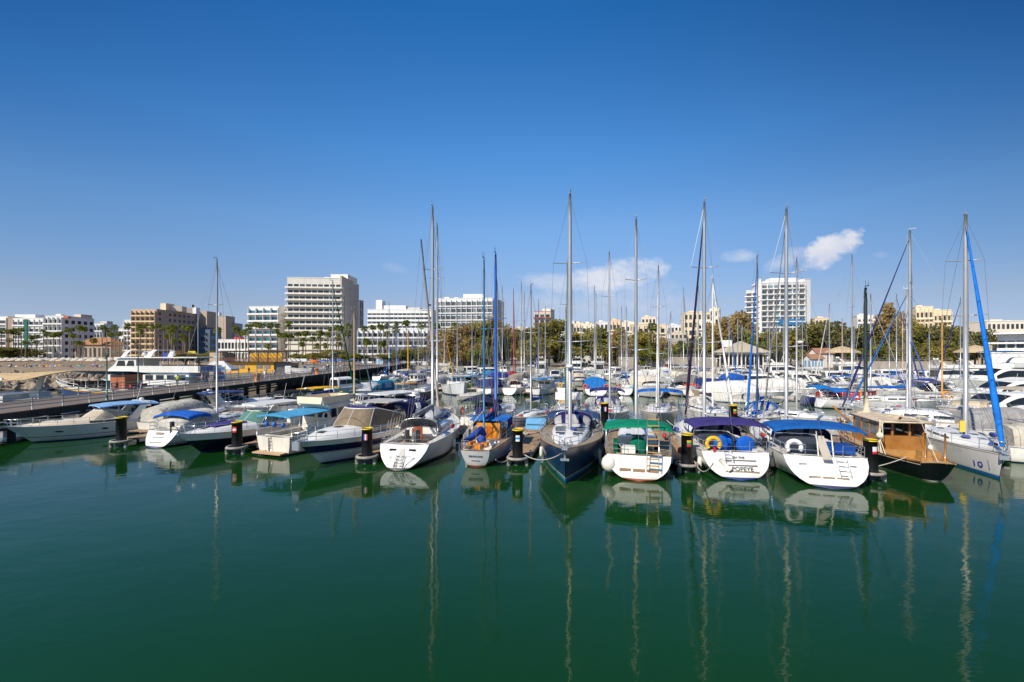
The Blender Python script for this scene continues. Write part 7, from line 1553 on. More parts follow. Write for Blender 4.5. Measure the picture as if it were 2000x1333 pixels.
b.vol(at(-40,332), at(15,332), 14, 619, 6, 3, 'balcony', WH, WH, winw=.7)
b.vol(at(15.5,331), at(25,331), 14, 620, 0, 0, '', (.40,.28,.20))
b.vol(at(25.5,331), at(87.5,331), 14, 622, 6, 6, 'balcony', WH, WH, slab=.7, winw=.6)
b.vol(at(88,323), at(123.5,323), 23, 618, 6, 4, 'balcony', WH, WH, slab=1.6, ends=.4, winw=.7)
b.vol(at(124,322.8), at(184,346), .9, 620, 6, 5, 'punch', (.72,.70,.72), None, zt=zat(620,322), winw=.55, winh=.5, glass=SIDEG)  # right-facing wall: its lilac shade is mixed into the white
mb = MB(); mb.b2((0,-1.3,1), (2.3,-.75,zat(624,330)-1.4)); b.part(mb, 'green_stripe', M((.01,.13,.08), .5), at(50.5,331), 0)
b.box(at(20,336), at(60,336), 8, 619.5, 614, 'penthouse', WH); b.box(Vector((-324,333,0)), Vector((-318.4,333,0)), 9, 619, 613.5, 'penthouse', (.6,.5,.38)); b.box(at(100,328), at(110,328), 3, 617, 613, 'roof_arch', WH); b.box(at(124,322.5), at(133,322.5), 2, 622, 618, 'roof_sign', (.5,.15,.06))
b = Bld('white terraced block between the hotels', at(185, 390), name='apartment_block', cat='building'); b.vol(at(184,390), at(203,390), 12, 633, 5, 3, 'balcony', WH, WH); b.vol(at(203.2,391), at(214,391), 12, 642, 3, 2, 'punch', (.6,.6,.62)); b.box(at(188,392), at(202,392), 6, 633, 627, 'stair_house', (.5,.48,.45))
b = Bld('low house with terracotta hipped roof behind the beach', at(146, 312), name='house', cat='house'); b.vol(at(146,312), at(216,312), 14, 674, 1, 8, 'punch', (.42,.33,.25), winw=.5)
mb = MB(); x1 = (at(216,312)-at(146,312)).x; zt_ = zat(674,312)-1.4; mb.add([(-1,-1,zt_), (x1+1,-1,zt_), (x1+1,15,zt_), (-1,15,zt_), (6,7,zt_+5.2), (x1-6,7,zt_+5.2)], [(0,1,5,4), (1,2,5), (2,3,4,5), (3,0,4), (3,2,1,0)]); b.part(mb, 'roof', M((.46,.22,.10), .85, 0, .2, .6, .2, 'tiles'), at(146,312), 0)
b = Bld('narrow white hotel beside the brown hotel', at(232, 318)); b.vol(at(243,316), at(257.5,316), 14, 626, 8, 2, 'balcony', WH, WH, ends=.3); b.vol(at(231,324), at(242.8,324), 10, 643, 4, 2, 'punch', (.74,.74,.76))
TANB = (.62,.46,.29); b = Bld('brown nine-storey hotel with orange-lit balconies', at(258, 300))
b.vol(at(258,300), at(304.5,300), 36, 605.5, 9, 5, 'balcony', TANB, (.68,.52,.32), glass=BRNG, winw=.7)
b.vol(Vector((-234.1,300.1,0)), Vector((-233.9,336,0)), .8, 605, 9, 8, 'punch', (.40,.31,.27), None, zt=zat(605,300), glass=SIDEG, frame=SIDEF, winw=.5, winh=.5, skip=lambda f, k: k == 1)  # side face darker than the sunlit front, shade put into its wall colour
b.box(at(376.3,337), at(386,343), 9, 690, 603, 'stair_tower', (.30,.26,.22)); b.box(at(387,343), at(404,343), 12, 690, 608, 'rear_wing', (.50,.40,.30))
b.box(at(306,306), at(317,306), 8, 605, 591.5, 'penthouse', (.72,.60,.42)); b.box(at(317.5,309), at(352,312), 8, 604.5, 597, 'penthouse', (.62,.52,.42)); b.box(at(353,318), at(367,322), 6, 604.5, 599, 'penthouse', (.5,.42,.36)); b.box(at(370,330), at(377,330), 4, 603, 600, 'water_tank', (.8,.8,.8))
mb = MB(); mb.ball((0,0,0), 1.6, sz=.35); b.part(mb, 'satellite_dish', M((.25,.23,.2), .6), at(352,312), 0); b.root.children[-1].location.z = zat(594.5,312)-1.4
b = Bld('dark blue glass block with white slatted corner', at(393, 330), name='office_block', cat='building'); b.vol(at(392,331), at(411.5,331), 12, 641, 5, 3, 'ribbon', (.08,.11,.16), (.12,.15,.2), glass=TEALG, winw=.85); b.vol(at(401,328), at(407,328), 2, 645, 5, 1, 'balcony', WH, WH, fins=False); b.vol(at(412,330), at(432,338), 12, 644, 4, 3, 'ribbon', (.10,.16,.26), (.15,.3,.45), glass=TEALG)
b = Bld('grey concrete block with white roof tank', at(404, 370), name='apartment_block', cat='building'); b.vol(at(405,372), at(432,372), 14, 625, 4, 3, 'punch', (.36,.32,.31), winw=.3); b.vol(at(416,366), at(441,366), 12, 618, 0, 0, '', (.52,.42,.33)); b.vol(at(441.5,375), at(457,375), 12, 632, 0, 0, '', (.44,.43,.48)); b.box(at(418,368), at(423,368), 3, 618, 610, 'water_tank', (.8,.8,.8))
b = Bld('low white seafront pavilion left of the teal-windowed block', at(424, 292), name='pavilion', cat='building'); b.vol(at(425,292), at(484,292), 12, 664, 2, 9, 'ribbon', WH, WH); b.box(at(457,294), at(470,294), 4, 664, 659, 'red_sign', (.55,.03,.03))
b = Bld('seven-storey block with teal glass and white floor bands', at(486, 272), name='apartment_block', cat='building')
b.vol(at(487,272), at(545,270), 16, 599.5, 7, 4, 'balcony', WH, WH, glass=TEALG, winw=.84, winh=.62, slab=1.4, ends=.5, base=3.5); b.vol(at(545.3,272), at(557,276), 12, 601, 7, 1, 'balcony', (.62,.50,.37), (.66,.55,.42), base=3.5, glass=TEALG)
b = Bld('tall cream tower with rounded balcony ends', at(560, 270), name='tower_block', cat='tower block')
CT = (.80,.77,.68); b.vol(at(561,270), at(667,273), 33, 543.5, 11, 9, 'round', (.72,.69,.62), CT, slab=1.7, winw=.8, winh=.62, base=7.5, parh=.95, frame=None, top=2.6)
b.vol(at(667.7,272.6), at(701,309), .9, 541, 0, 0, '', (.50,.44,.38), zt=zat(541,274)); b.vol(at(562,269), at(667,272.5), 16, 668, 0, 0, '', CT, name='podium')  # tower's right side: shade painted in as a darker beige
Asd = at(668,272.4); Bsd = at(701.3,309); dd = (Bsd-Asd).normalized()
for f in range(11):
    for u in (.45, .72):
        if b.nw < 130:
            me = wmesh(1.0, 1.2, WGL[2], None); o = bpy.data.objects.new('window', me); COL.objects.link(o); o.parent = b.root; q = Asd+(Bsd-Asd)*u; o.location = Vector((q.x, q.y, 1.4))-b.o+Vector((0,0,10+f*3.55)); o.rotation_euler.z = math.atan2(dd.y, dd.x); b.nw += 1
mb = MB(); mb.b2((4.5,-.03,4), (5.3,.05,40)); b.part(mb, 'stair_glazing', M((.02,.10,.09), .2), Asd, math.atan2(dd.y, dd.x))
b.H = zat(543.5,271.5)-1.4; b.box(Vector((-114,283,0)), Vector((-103.2,283,0)), 17, 541, 534.5, 'penthouse', CT); b.box(Vector((-126,274,0)), Vector((-119,274,0)), 6, 543, 540.5, 'roof_room', (.6,.5,.4)); b.box(Vector((-114.5,274,0)), Vector((-111,274,0)), 5, 543, 540, 'roof_room', CT)
b = Bld('grey block half hidden behind the cream tower', at(702, 330), name='apartment_block', cat='building'); b.vol(at(701.5,330), at(710,336), 12, 588, 7, 2, 'punch', (.42,.38,.38), winw=.5)
b = Bld('stepped white hotel with roof terrace and aerial mast', at(698, 258))
b.vol(at(699,256), at(838,256), 14, 643, 4, 14, 'balcony', WH, (.74,.77,.82), slab=1.5, winw=.75, fins=True, parh=.9)
b.vol(at(718,265), at(845,265), 14, 605.5, 4, 15, 'ribbon', WH, WH, zt=zat(605.5,265), winw=.92, winh=.42, base=zat(643,265)-1.4, top=1.2)
b.box(at(731,268), at(743,268), 8, 605, 585, 'lift_tower', WH); b.box(at(743.5,269), at(790,269), 8, 605, 596, 'penthouse', WH); b.box(at(790.5,270), at(818,270), 7, 605, 600, 'roof_terrace', (.6,.56,.5))
mb = MB(); mb.tube((0,0,0), (0,0,5.5), 1.6, n=14); b.part(mb, 'water_tank', M((.7,.7,.68), .6), at(749,272), 0); b.root.children[-1].location.z = zat(596,272)-1.4
mb = MB()
for k in range(3): a = k*2.094; mb.tube((1*math.cos(a), 1*math.sin(a), 0), (.3*math.cos(a), .3*math.sin(a), 8.5), .12, n=4)
for k in range(5): mb.box((0,0,1.5+k*1.6), (1.3-.2*k, 1.3-.2*k, .15))
b.part(mb, 'aerial_mast', M((.5,.2,.15), .6), at(783,271), 0); b.root.children[-1].location.z = zat(596,271)-1.4
mb = MB()
for k in range(4): mb.box((k*2.6, 0, .6), (2.2, 1.5, .08), ry=-.5)
b.part(mb, 'solar_panel', M((.03,.03,.05), .2), at(792,271), 0); b.root.children[-1].location.z = zat(600,271)-1.4
b = Bld('white eight-storey hotel wing with grey curtained windows', at(850, 300))
b.vol(at(851,300), at(962,296), 22, 583.5, 8, 11, 'balcony', WH, WH, slab=.8, winw=.82, winh=.66, base=4, parh=.75, glass=[M((.16,.19,.20), .2, 0, .4, .5), M((.25,.26,.26), .4, 0, .4, .5), M((.09,.11,.12), .15, 0, .4, .5)])
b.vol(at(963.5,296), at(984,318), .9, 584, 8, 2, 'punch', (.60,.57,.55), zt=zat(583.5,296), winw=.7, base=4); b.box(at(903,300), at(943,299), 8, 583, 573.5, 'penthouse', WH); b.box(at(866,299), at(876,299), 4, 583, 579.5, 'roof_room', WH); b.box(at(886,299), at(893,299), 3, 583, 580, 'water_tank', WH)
b = Bld('block with red-brown balconies on the skyline', at(1042, 430), 'buildings of the town', 'apartment_block', 'building'); b.vol(at(1043,430), at(1075,428), 12, 609, 8, 3, 'balcony', (.62,.52,.42), (.34,.09,.05), ends=.6, slab=1.8, fins=False); b.vol(at(1075.3,428), at(1083,440), 8, 605, 0, 0, '', (.72,.66,.55)); b.box(at(1060,432), at(1082,432), 6, 609, 602.5, 'penthouse', (.7,.64,.52))
for px0, px1, Y, yt, fl, by, st, c, lb in (
 (1000,1040,400,642,4,4,'punch',(.62,.52,.38),'low ochre house left of the red-balconied block'), (1120,1140,380,632,4,3,'balcony',(.72,.62,.48),'cream flats with long balconies left of the green tree gap'), (1137,1164,330,633,4,3,'balcony',(.74,.66,.52),'cream flats with broad balconies between the tree crowns'), (1096,1122,400,628,3,3,'punch',(.76,.74,.70),'white flats above the broad rounded tree'),
 (1190,1212,360,626,4,3,'balcony',(.66,.52,.36),'tan flats below the pale cloud'), (1213,1240,350,630,4,3,'balcony',(.74,.66,.54),'pale flats with deep balconies before the box-topped block'), (1164,1188,410,630,3,3,'punch',(.72,.70,.66),'distant pale flats behind the white-flagged mast'), (1236,1300,340,634,4,6,'balcony',(.66,.56,.42),'long ochre flats below the box-topped block'),
 (1253,1281,345,620,5,4,'punch',(.70,.58,.46),'box-topped pinkish block on the skyline'), (1303,1332,390,636,3,4,'punch',(.78,.76,.74),'low white blocks right of the white leaning mast'), (1336,1388,320,611,6,6,'punch',(.70,.60,.42),'cream apartment block on the rise'), (1364,1392,306,628,5,4,'balcony',(.76,.72,.64),'white balconied flats in front of the cream block'),
 (1386,1405,322,603.5,6,2,'punch',(.74,.66,.50),'cream stair tower beside the cream apartment block'), (1310,1342,310,650,3,4,'punch',(.60,.50,.38),'low tan house left of the cream apartment block'), (1592,1622,320,622,5,4,'punch',(.66,.54,.38),'ochre flats between white tower and umbrella pine'), (1674,1705,255,617,7,3,'balcony',(.78,.75,.70),'white apartment block right of the umbrella pine'),
 (1706,1732,256,622,7,3,'punch',(.76,.70,.62),'pinkish-white side block beside the white apartment block'), (1788,1822,235,600,5,4,'balcony',(.74,.62,.44),'beige stepped block above the trees'), (1822.5,1858,232,607,5,4,'balcony',(.72,.60,.42),'lower half of the beige stepped block above the trees'), (1928,2010,220,628,5,9,'punch',(.76,.68,.58),'long cream terrace of flats behind the white terrace house')):
    b = Bld(lb, at(px0, Y), 'buildings of the town', 'apartment_block', 'building'); b.vol(at(px0,Y), at(px1,Y-3), 12, yt, fl, by, st, c, tuple(min(1, x*1.1) for x in c), winw=.6, slab=1.3)
    w_ = px1-px0; b.box(at(px0+w_*.2,Y+1), at(px0+w_*.5,Y), 5, yt, yt-4.5, 'roof_room', tuple(x*.95 for x in c)); b.box(at(px0+w_*.65,Y), at(px0+w_*.75,Y), 2, yt, yt-3, 'water_tank', (.75,.75,.74))
b = Bld('white residential tower with glass balconies above the trees', at(1456, 330), 'buildings of the town', 'tower_block', 'tower block')
b.vol(at(1457,332), at(1481,328), 16, 568, 13, 2, 'round', (.62,.62,.62), WH, slab=1.2, winw=.85, winh=.65, parh=.75, floor0=3); b.vol(at(1481.5,327.5), at(1486,327), 18, 546, 0, 0, '', WH); b.vol(at(1486.5,327), at(1572,322), 18, 552, 14, 7, 'balcony', (.55,.55,.56), WH, slab=1.4, winw=.8, winh=.66, parh=.7, floor0=3, glass=[M((.06,.09,.11), .1, 0, .4, .3), M((.16,.15,.14), .3, 0, .4, .3), M((.20,.30,.36), .1, 0, .3, .3)])
b.vol(at(1572.3,322), at(1583,323), 16, 546, 0, 0, '', WH); b.box(at(1512,326), at(1568,324), 8, 551, 540.5, 'penthouse', WH, 3); b.box(at(1484,328), at(1582,322.5), 17, 552, 549, 'roof_slab', WH, .5)
mb = MB(); mb.b2((0,-1.6,zat(636,325)-1.4), ((at(1573,322)-at(1520,325)).length,-.2,zat(624,325)-1.4)); b.part(mb, 'blue_screen', M((.02,.16,.36), .4), at(1520,325), math.atan2(-3, 19))
# white terrace house at the right edge
b = Bld('white modern terrace house at the edge of the marina', at(1926, 132), 'buildings of the town', 'house', 'house'); b.vol(at(1930,131), at(2040,122), 12, 676, 0, 0, '', (.74,.74,.74), zt=6.9)
b.vol(at(1948,133), at(2040,126), 8, 655, 1, 5, 'ribbon', (.72,.72,.73), WH, z0=7.3, zt=12.4, winw=.8, winh=.5); b.box(at(1926,129.5), at(2045,120.5), 2.2, 672, 668.5, 'balcony_slab', WH); b.box(at(1940,131), at(2040,124), 10, 652.5, 649.5, 'roof_slab', WH, -1)
for k in range(6): mb = MB(); mb.b2((1.2+k*2.6,-.05,1.2), (3.0+k*2.6,.05,4.2)); b.part(mb, 'glass_door', M((.05,.06,.09), .1), at(1930,131), math.atan2(-9, 13.5))
mb = MB()
for k in range(12): mb.tube((k*1.45, -1.2, 6.2), (k*1.45, -1.2, 7.2), .03, n=4)
mb.tube((0,-1.2,7.2), (16,-1.2,7.2), .03, n=4); b.part(mb, 'balcony_rail', STEEL, at(1930,130.5), math.atan2(-9, 13.5))
# restaurant with broad roof
def restaurant():
    A, B = at(1404,163), at(1502,158); d = B-A; W = d.length; t = thing('restaurant', 'open-sided restaurant with broad cream gabled roof and white posts', 'restaurant', (A.x, A.y, 1.5), math.atan2(d.y, d.x), 'buildings of the town'); RF = M((.62,.54,.40), .85, 0, .12, .5, .1, 'tiles')
    mb = MB(); mb.b2((.5,3,0), (W-.5,13,4.9)); mb.build('wall', M((.10,.075,.06), .8), t)  # dark solid block painted as the shade inside the open dining area
    for k in range(12): mb = MB(); x = .4+(W-.8)*k/11; mb.box((x,.3,2.5), (.28,.28,5.0)); mb.build('post', gel(WHITE), t)
    mb = MB(); mb.b2((-.6,-.6,5.0), (W+.6,14,5.7)); mb.build('fascia', M((.70,.64,.52), .8), t)
    c = W*.46; mb = MB(); mb.add([(-1.2,-1.2,5.7), (W+1.2,-1.2,5.7), (W+1.2,15,5.7), (-1.2,15,5.7), (c,-1.0,9.4), (c,12,9.4), (c-6,8,8.6), (c+6,8,8.6)], [(0,1,4), (1,2,5,4), (2,3,5), (3,0,4,5)]); mb.build('roof', RF, t)
    mb = MB(); mb.add([(c-6.6,-1.6,5.72), (c+6.6,-1.6,5.72), (c,-1.6,9.7), (c-6.6,1,5.72), (c+6.6,1,5.72), (c,8,9.75)], [(0,1,2), (1,4,5,2), (3,0,2,5)]); mb.build('gable', RF, t)
    mb = MB(); mb.b2((c-5.5,5,7.8), (c-2.2,8,10.2)); mb.build('chimney', gel(WHITE), t)
    mb = MB(); mb.b2((.5,1.2,.8), (W-.5,1.4,1.1))
    mb.build('terrace_rail', M((.6,.55,.48), .7), t)
restaurant()
def hut(label, px, Y, w_, d_, hh, wallc, roofc, rh, shutter=None, rz=0, name='hut', over=.5, z0=1.5):
    p = at(px, Y, z0); t = thing(name, label, 'hut', p, rz, 'huts and shelters on the shore')
    mb = MB(); mb.b2((-w_/2,0,0), (w_/2,d_,hh)); mb.add([(-w_/2,0,hh), (-w_/2,d_,hh), (-w_/2,d_/2,hh+rh*.9)], [(0,2,1)]); mb.add([(w_/2,0,hh), (w_/2,d_,hh), (w_/2,d_/2,hh+rh*.9)], [(0,1,2)]); wl = mb.build('wall', M(wallc, .7, 0, .06, 1, 0, 'wall'), t)
    mb = MB(); x = w_/2+over; y0, y1 = -over, d_+over; zz = hh-.25
    for a in ((y0, zz), (y1, zz)): mb.prism([(-x, a[0], a[1]), (x, a[0], a[1]), (x, d_/2, hh+rh), (-x, d_/2, hh+rh)], (0,0,.16))
    mb.build('roof', M(roofc, .85, 0, .2, .8, .1, 'tiles'), t)
    if shutter:
        for k in range(4): mb = MB(); mb.box((-w_/2+w_*(k+.5)/4,-.05,hh*.52), (w_*.13,.09,hh*.55)); mb.build('shutter', M(shutter, .5), wl)
        for k in range(2): mb = MB(); mb.box((-w_/2-.05, d_*(k+.5)/2, hh*.5), (.09,1.1,hh*.6)); mb.build('shutter', M(shutter, .5), wl)
    return t
hut('white kiosk with light blue shutters and brown roof', 741, 196, 5.2, 6.5, 3.6, (.78,.78,.76), (.38,.25,.15), 1.5, (.04,.24,.50), R(-42), 'kiosk')
hut('small white hut with brown roof beyond the far boats', 1596, 158, 4.2, 4, 3.6, (.7,.72,.74), (.42,.22,.11), 1.4, (.2,.35,.5))
hut('red-roofed house glimpsed behind the olive tree', 1040, 235, 9, 7, 8, (.66,.58,.46), (.42,.18,.09), 3)
hut('brown-roofed villa glimpsed between trees left of the tall olive', 1142, 240, 11, 8, 8.5, (.62,.54,.42), (.34,.18,.10), 2.5)
hut('white gabled boathouse behind the quay centre', 1148, 205, 10, 8, 5.5, (.74,.73,.70), (.66,.62,.55), 2.4)
hut('grey-roofed villa right of the white leaning mast', 1325, 215, 9, 7, 9, (.60,.42,.34), (.45,.40,.35), 3.5)
hut('pinkish house with arches behind the grey villa', 1318, 200, 6, 5, 6, (.66,.46,.36), (.5,.3,.2), 1.5)
hut('white house with red roof between umbrella pine trunks', 1612, 172, 6, 5, 5.5, (.74,.70,.66), (.45,.2,.12), 1.8)
for px, Y, r_, lb in ((1905,140,5.2,'broad thatched shelter beside the white terrace house'), (1932,137,3.8,'smaller thatched shelter touching the white terrace house'), (1645,160,5.5,'pale thatched shelter under the umbrella pine')):
    t = thing('thatched_shelter', lb, 'shelter', at(px, Y, 1.5), 0, 'huts and shelters on the shore'); mb = MB(); n = 14; mb.grid([[(r*math.cos(a), r*math.sin(a), z) for a in lin(0, 2*math.pi, n+1)[:-1]] for r, z in ((r_, 5.6), (r_*.97, 6.0), (r_*.5, 7.2), (.1, 8.0))], 0, True, False, True); mb.build('roof', M((.52,.40,.24), .95, 0, .25, 2, .6), t)
    for k in range(6): a = k*1.047; MB().tube((r_*.85*math.cos(a), r_*.85*math.sin(a), 0), (r_*.85*math.cos(a), r_*.85*math.sin(a), 6.0), .12, n=6).build('post', M((.3,.22,.15), .8), t)
    MB().tube((0,0,0), (0,0,7.6), .16, n=6).build('post', M((.3,.22,.15), .8), t)
# yellow bar on the promenade
def bar():
    p = at(432, 112, 2.12); W = 16.2; t = thing('yellow_bar', 'two-level yellow beach bar with dark pergola and roof terrace', 'bar', p, R(3)); YW = M((.76,.40,.035), .75, 0, .10, .6, 0, 'wall'); DK = M((.045,.03,.025), .7)
    mb = MB(); mb.b2((0,0,0), (W*.78,6,2.55)); w_ = mb.build('wall', YW, t)
    for x0, x1 in ((.6,2.4), (3.0,4.2), (4.4,5.6), (8.6,10.0), (10.3,11.8)): mb = MB(); mb.b2((x0,-.05,1.05), (x1,.05,2.15)); mb.build('window', M((.30,.24,.19), .3, 0, .3, 1), w_)
    mb = MB(); mb.b2((W*.78+.02,.4,0), (W,6,2.4)); mb.build('glazed_room', M((.16,.15,.15), .2, 0, .3, 1), t)
    mb = MB(); mb.b2((-.3,-.6,2.56), (W+.2,6.2,2.72)); mb.build('terrace_floor', DK, t)
    mb = MB()
    for z in (2.95, 3.25, 3.55): mb.b2((-.25,-.55,z), (W+.1,-.45,z+.16))
    mb.build('terrace_railing', M((.16,.06,.035), .7), t)
    for k in range(8):
        for y in (-.4, 5.6): MB().b2((k*2.25,y,2.72), (k*2.25+.18,y+.2,5.1)).build('pergola_post', DK, t)
    mb = MB(); mb.b2((-.4,-.6,5.1), (W+.3,-.35,5.32)); mb.b2((-.4,5.7,5.1), (W+.3,5.95,5.32))
    for k in range(16): mb.b2((k*1.08,-.6,5.34), (k*1.08+.14,5.95,5.46))
    mb.build('pergola_roof', DK, t)
    mb = MB(); mb.b2((4.5,4.8,2.72), (12.5,5.2,4.9)); mb.build('back_wall', YW, t)
    mb = MB(); mb.b2((-3.4,1,0), (-.35,6,5.0)); mb.build('side_wing', M((.55,.42,.30), .85, 0, .15, .6, .1, 'wall'), t)
    mb = MB()
    for k in range(5): mb.tube((1.5+k*3, 2, 3.45), (1.5+k*3, 2, 3.5), .5, n=8); mb.tube((1.5+k*3, 2, 2.72), (1.5+k*3, 2, 3.45), .05, n=5)
    mb.build('terrace_table', M((.3,.2,.12), .6), t)
bar()
def stall(label, name, px, Y, w_, hh, col, fasc=None, z0=2.12):
    t = thing(name, label, 'awning', at(px, Y, z0), 0, 'stalls on the promenade'); mb = MB(); mb.box((0,0,hh), (w_,2.6,.12)); mb.build('roof', cloth(col), t)
    mb = MB(); mb.box((0,-1.34,hh+.1), (w_,.06,.75)); mb.build('sign_board', M(fasc or col, .6), t)
    for x in (-w_/2+.1, w_/2-.1): mb = MB(); mb.tube((x,-1.2,0), (x,-1.2,hh), .05, n=6); mb.build('post', STEEL, t)
    mb = MB(); mb.box((0,.6,.5), (w_*.8,.9,1.0)); mb.build('counter', M((.5,.48,.45), .7), t)
stall('stall with a long white sign board right of the yellow bar', 'market_stall', 583, 116, 5.2, 3.0, (.72,.70,.66), (.76,.75,.72))
t = thing('parasol', 'orange parasol standing on the promenade by the stalls', 'parasol', at(614,135,2.12)); mb = MB(); mb.grid([[(r*math.cos(a), r*math.sin(a), z) for a in lin(0,2*math.pi,11)[:-1]] for r, z in ((1.7,2.2),(1.65,2.35),(.05,2.9))],0,True,False,True); mb.build('canopy', cloth((.8,.16,.02)), t); mb = MB(); mb.tube((0,0,0),(0,0,2.8),.04,n=6); mb.build('pole', STEEL, t)
t = thing('party_tent', 'white tent with sloping roof beside the pier', 'tent', at(428,92,1.2), R(10)); mb = MB(); mb.add([(-3,-2,2.6),(3,-2,2.6),(3,2,2.6),(-3,2,2.6),(-.8,0,4.2),(.8,0,4.2)],[(0,1,5,4),(1,2,5),(2,3,4,5),(3,0,4)]); mb.grid([[(-3,-2,2.6),(3,-2,2.6),(3,2,2.6),(-3,2,2.6),(-3,-2,2.6)],[(-3,-2,2.2),(3,-2,2.2),(3,2,2.2),(-3,2,2.2),(-3,-2,2.2)]],0,False); mb.build('roof', cloth((.74,.72,.68)), t); 
for x in (-2.9,2.9):
    for y in (-1.9,1.9): MB().tube((x,y,-1),(x,y,2.6),.06,n=6).build('post', STEEL, t)
def board(label, name, p, w_, hh, cols, z=.2, rz=0):
    t = thing(name, label, 'sign board', p, rz, 'notice boards on the promenade'); mb = MB(); mb.box((0,0,z+hh/2), (w_,.12,hh)); mb.build('panel', M(cols[0], .6), t); n = len(cols)-1
    for k in range(n): mb = MB(); mb.box((0,-.065,z+hh*(k+.5)/n), (w_*.86,.015,hh/n*.72)); mb.build('printed_field', M(cols[k+1], .6, 0, .35, 2.5), t)
    for x in (-w_/2, w_/2): mb = MB(); mb.tube((x,0,0), (x,0,z+hh), .05, n=5); mb.build('post', STEEL, t)
board('tall blue and red poster column beside the pier', 'poster_board', on_pier(s_at(78), 7.6), 1.7, 2.3, ((.5,.55,.65),(.10,.2,.45),(.45,.2,.2),(.12,.25,.5)), .2, R(20))
board('white menu board leaning by the yellow bar door', 'menu_board', on_pier(s_at(103), 7.2), 1.3, 1.8, ((.74,.76,.74),(.7,.73,.72)), .1)
board('small yellow sign with a dark emblem on the bank', 'sign_board', at(375,165,2.2), 2.6, 2.3, ((.78,.62,.02),(.70,.60,.05)), 3.2)
board('blue banner stretched behind the excursion boat', 'banner', at(325,200,1.6), 3.2, 2.6, ((.03,.07,.40),(.03,.09,.45)), 2.8)
# cars
def car(label, px, Y, rz, col, van=False, z=1.56):
    t = thing('parked_car', label, 'car', at(px, Y, z), rz, 'cars parked behind the quay'); L, W, H = (4.9,1.9,2.1) if van else (4.2,1.75,1.45); pm = M(col, .3, .2, .05, 2, coat=.5)
    mb = MB(); mb.grid([[(x, -W/2, .3) , (x, -W/2*1.0, .75), (x, -W/2*.92, zz), (x, W/2*.92, zz), (x, W/2, .75), (x, W/2, .3)] for x, zz in ((-L/2,.85), (-L/2+.1,.95), (L/2-1.1,.95), (L/2-.1,.78), (L/2,.6))], 0, False); mb.poly([(-L/2,-W/2,.3),(-L/2,-W/2,.75),(-L/2,-W*.46,.85),(-L/2,W*.46,.85),(-L/2,W/2,.75),(-L/2,W/2,.3)]); mb.poly([(L/2,-W/2,.3),(L/2,W/2,.3),(L/2,W*.46,.6),(L/2,-W*.46,.6)]); mb.build('body', pm, t)
    x0, x1 = (-L/2+.1, L/2-1.0) if van else (-L/2+.35, L/2-1.2); r = .25 if van else .75
    mb = MB(); mb.add([(x0,-W*.45,.94),(x1,-W*.45,.94),(x1,W*.45,.94),(x0,W*.45,.94),(x0+.3,-W*.37,H),(x1-r,-W*.37,H),(x1-r,W*.37,H),(x0+.3,W*.37,H)],[(0,1,5,4),(1,2,6,5),(2,3,7,6),(3,0,4,7)]); mb.build('glazing', GLASSD, t)
    mb = MB(); mb.b2((x0+.28,-W*.375,H), (x1-r+.03,W*.375,H+.06)); mb.build('roof', pm, t)
    for x in (-L/2+.8, L/2-.85):
        for y in (-W/2+.1, W/2-.1): mb = MB(); mb.tube((x,y-.1,.32), (x,y+.1,.32), .32, n=12); wv = mb.build('wheel', RUBBER, t); mb = MB(); s_ = -1 if y < 0 else 1; mb.tube((x,y+.1*s_,.32), (x,y+.115*s_,.32), .2, n=10); mb.build('rim', STEEL, wv)
car('silver car parked under the trees by the pink-topped cruiser', 947, 180, R(12), (.5,.52,.54)); car('white van parked at the quay beside the blue-topped cruiser', 1037, 176, R(100), (.75,.75,.74), True); car('dark blue car parked on the quay beside the tall flybridge yacht', 1158, 168, R(60), (.03,.04,.08))
car('silver car parked before the retaining wall', 1322, 160, R(0), (.5,.51,.52)); car('white car parked right of the silver one at the wall', 1348, 159, R(5), (.75,.75,.74)); car('red car parked left of the silver one at the wall', 1309, 163, R(15), (.4,.03,.03)); car('white car parked behind the navy-blocked cruiser right of the restaurant', 1516, 158, R(40), (.74,.74,.73))
car('dark car parked left of the blue-topped cruiser', 972, 182, R(-20), (.03,.035,.05))
for px, Y, H, lb in ((866,190,8,'left of the tall trees'), (1400,168,9.5,'left of the restaurant'), (1488,172,11,'behind the restaurant roof'), (1165,178,8,'behind the quay centre'), (1895,150,9,'beside the thatched shelter')):
    t = thing('street_lamp', 'tall grey street lamp '+lb, 'street lamp', at(px, Y, 1.5), 0, 'street lamps behind the quay'); mb = MB(); mb.tube((0,0,0), (0,0,H), .09, .05, 6); mb.path([(0,0,H), (.4,0,H+.4), (1.5,0,H+.5)], .04, 5); mb.build('pole', metal((.5,.5,.5)), t); mb = MB(); mb.box((1.6,0,H+.48), (.7,.25,.1)); mb.build('lamp_head', metal((.6,.6,.6)), t)

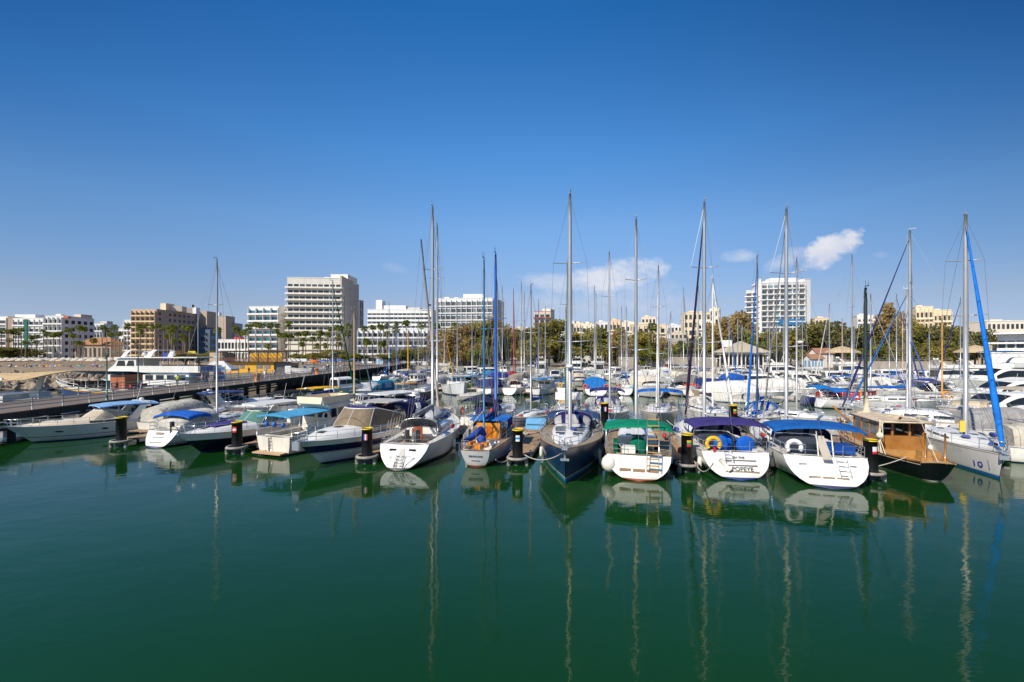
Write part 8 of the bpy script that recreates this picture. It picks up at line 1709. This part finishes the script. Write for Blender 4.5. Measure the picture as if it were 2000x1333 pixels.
# people, parasols and laid-up boats on the promenade by the pier
pr = random.Random(5)
for px, Y, sh, lb in ((566,122,(.6,.58,.55),'person in a pale shirt at the counter of the white stall'),(600,128,(.05,.08,.3),'person in navy beside the orange parasol'),(640,138,(.7,.7,.68),'person in white between the shrubs and the pier'),(672,150,(.5,.1,.1),'person in a dark red top left of the kiosk'),(520,104,(.1,.3,.5),'person in light blue before the glazed room of the yellow bar'),(486,103,(.04,.04,.05),'person in black before the yellow bar windows'),(700,165,(.65,.45,.1),'person in an ochre shirt near the kiosk'),(655,142,(.1,.4,.2),'person in green among the blue parasols')):
    person(lb, at(px, Y, 2.12), 1.72, pr.uniform(0,6), sh, (.08,.09,.14), .3, .2)
for k, (px, Y, c, lb) in enumerate(((632,142,(.06,.14,.4),'small blue parasol nearest the orange one'),(648,148,(.05,.12,.38),'second small blue parasol from the orange one'),(664,154,(.06,.15,.42),'third small blue parasol from the orange one'),(690,168,(.05,.10,.3),'dark blue parasol left of the kiosk'),(596,150,(.7,.68,.62),'white parasol behind the white stall'),(560,152,(.72,.7,.66),'white parasol behind the yellow bar'))):
    t = thing('parasol', lb, 'parasol', at(px, Y, 2.12), 0, 'parasols on the promenade'); mb = MB(); mb.grid([[(r*math.cos(a), r*math.sin(a), z) for a in lin(0,2*math.pi,9)[:-1]] for r, z in ((1.8,2.2),(1.75,2.35),(.05,3.0))],0,True,False,True); mb.build('canopy', cloth(c), t); mb = MB(); mb.tube((0,0,0),(0,0,2.9),.04,n=6); mb.build('pole', STEEL, t)
    mb = MB(); mb.tube((0,0,.7),(0,0,.75),.5,n=10); mb.tube((0,0,0),(0,0,.7),.05,n=5); tt = thing('cafe_table', 'round table under the '+lb, 'table', at(px, Y, 2.12)+Vector((.9,-.5,0)), 0, 'cafe tables on the promenade'); mb.build('tabletop', M((.6,.58,.54), .5), tt)
for px, Y, hd, L, lb in ((640,122,200,6,'white motorboat hull laid up on the promenade by the pier'),(610,108,190,5,'small white boat laid up right of the white stall'),(770,205,170,7,'white boat laid up before the stepped white hotel'),(838,198,160,7,'white boat ashore at the root of the pier'),(880,190,170,6,'pale boat ashore left of the rust-brown trees')):
    h, r_ = flat_boat(lb, at(px, Y), hd, L, 2.2, (.74,.73,.70), None, (.6,.58,.52), z=.9, name='laid_up_boat', cat='boat'); r_.location.z = 2.3 if px < 760 else 1.7

for k, (x, nm) in enumerate(((-24,'behind the first two cruisers'), (-14,'behind the brown-screened motor yacht'), (-3.4,'behind the raked-transom yacht'), (4.2,'behind the dark blue yacht'), (14.6,'behind the green bimini yacht'), (25,'behind the bright blue bimini yacht'))):
    q = mp(x); t = thing('service_pedestal', 'white service post on the main pontoon '+nm, 'service post', (x, q.y-.6, .56), R(-10), 'service posts on the main pontoon'); MB().b2((-.14,-.14,0), (.14,.14,1.0)).build('post', gel((.7,.7,.68)), t); MB().b2((-.16,-.16,1.0), (.16,.16,1.18)).build('cap', M((.05,.2,.45), .5), t)
for px, py, X2, dz, nm in ((1012,833,5.5,.9,'bow of the small grey-hulled yacht'), (1199,838,9.2,1.2,'bow of the white yacht with navy hood'), (1298,840,14.5,1.4,'bow of the grey-beige yacht'), (1390,838,18.6,1.2,'bow of the glazed-hood yacht')):
    q = mp(X2); rope(Vector((X2, q.y+.9, .62)), Vector(((px-1000)/F_*(q.y+3), q.y+3.0, dz)), .25, 'slack rope from the main pontoon to the '+nm)
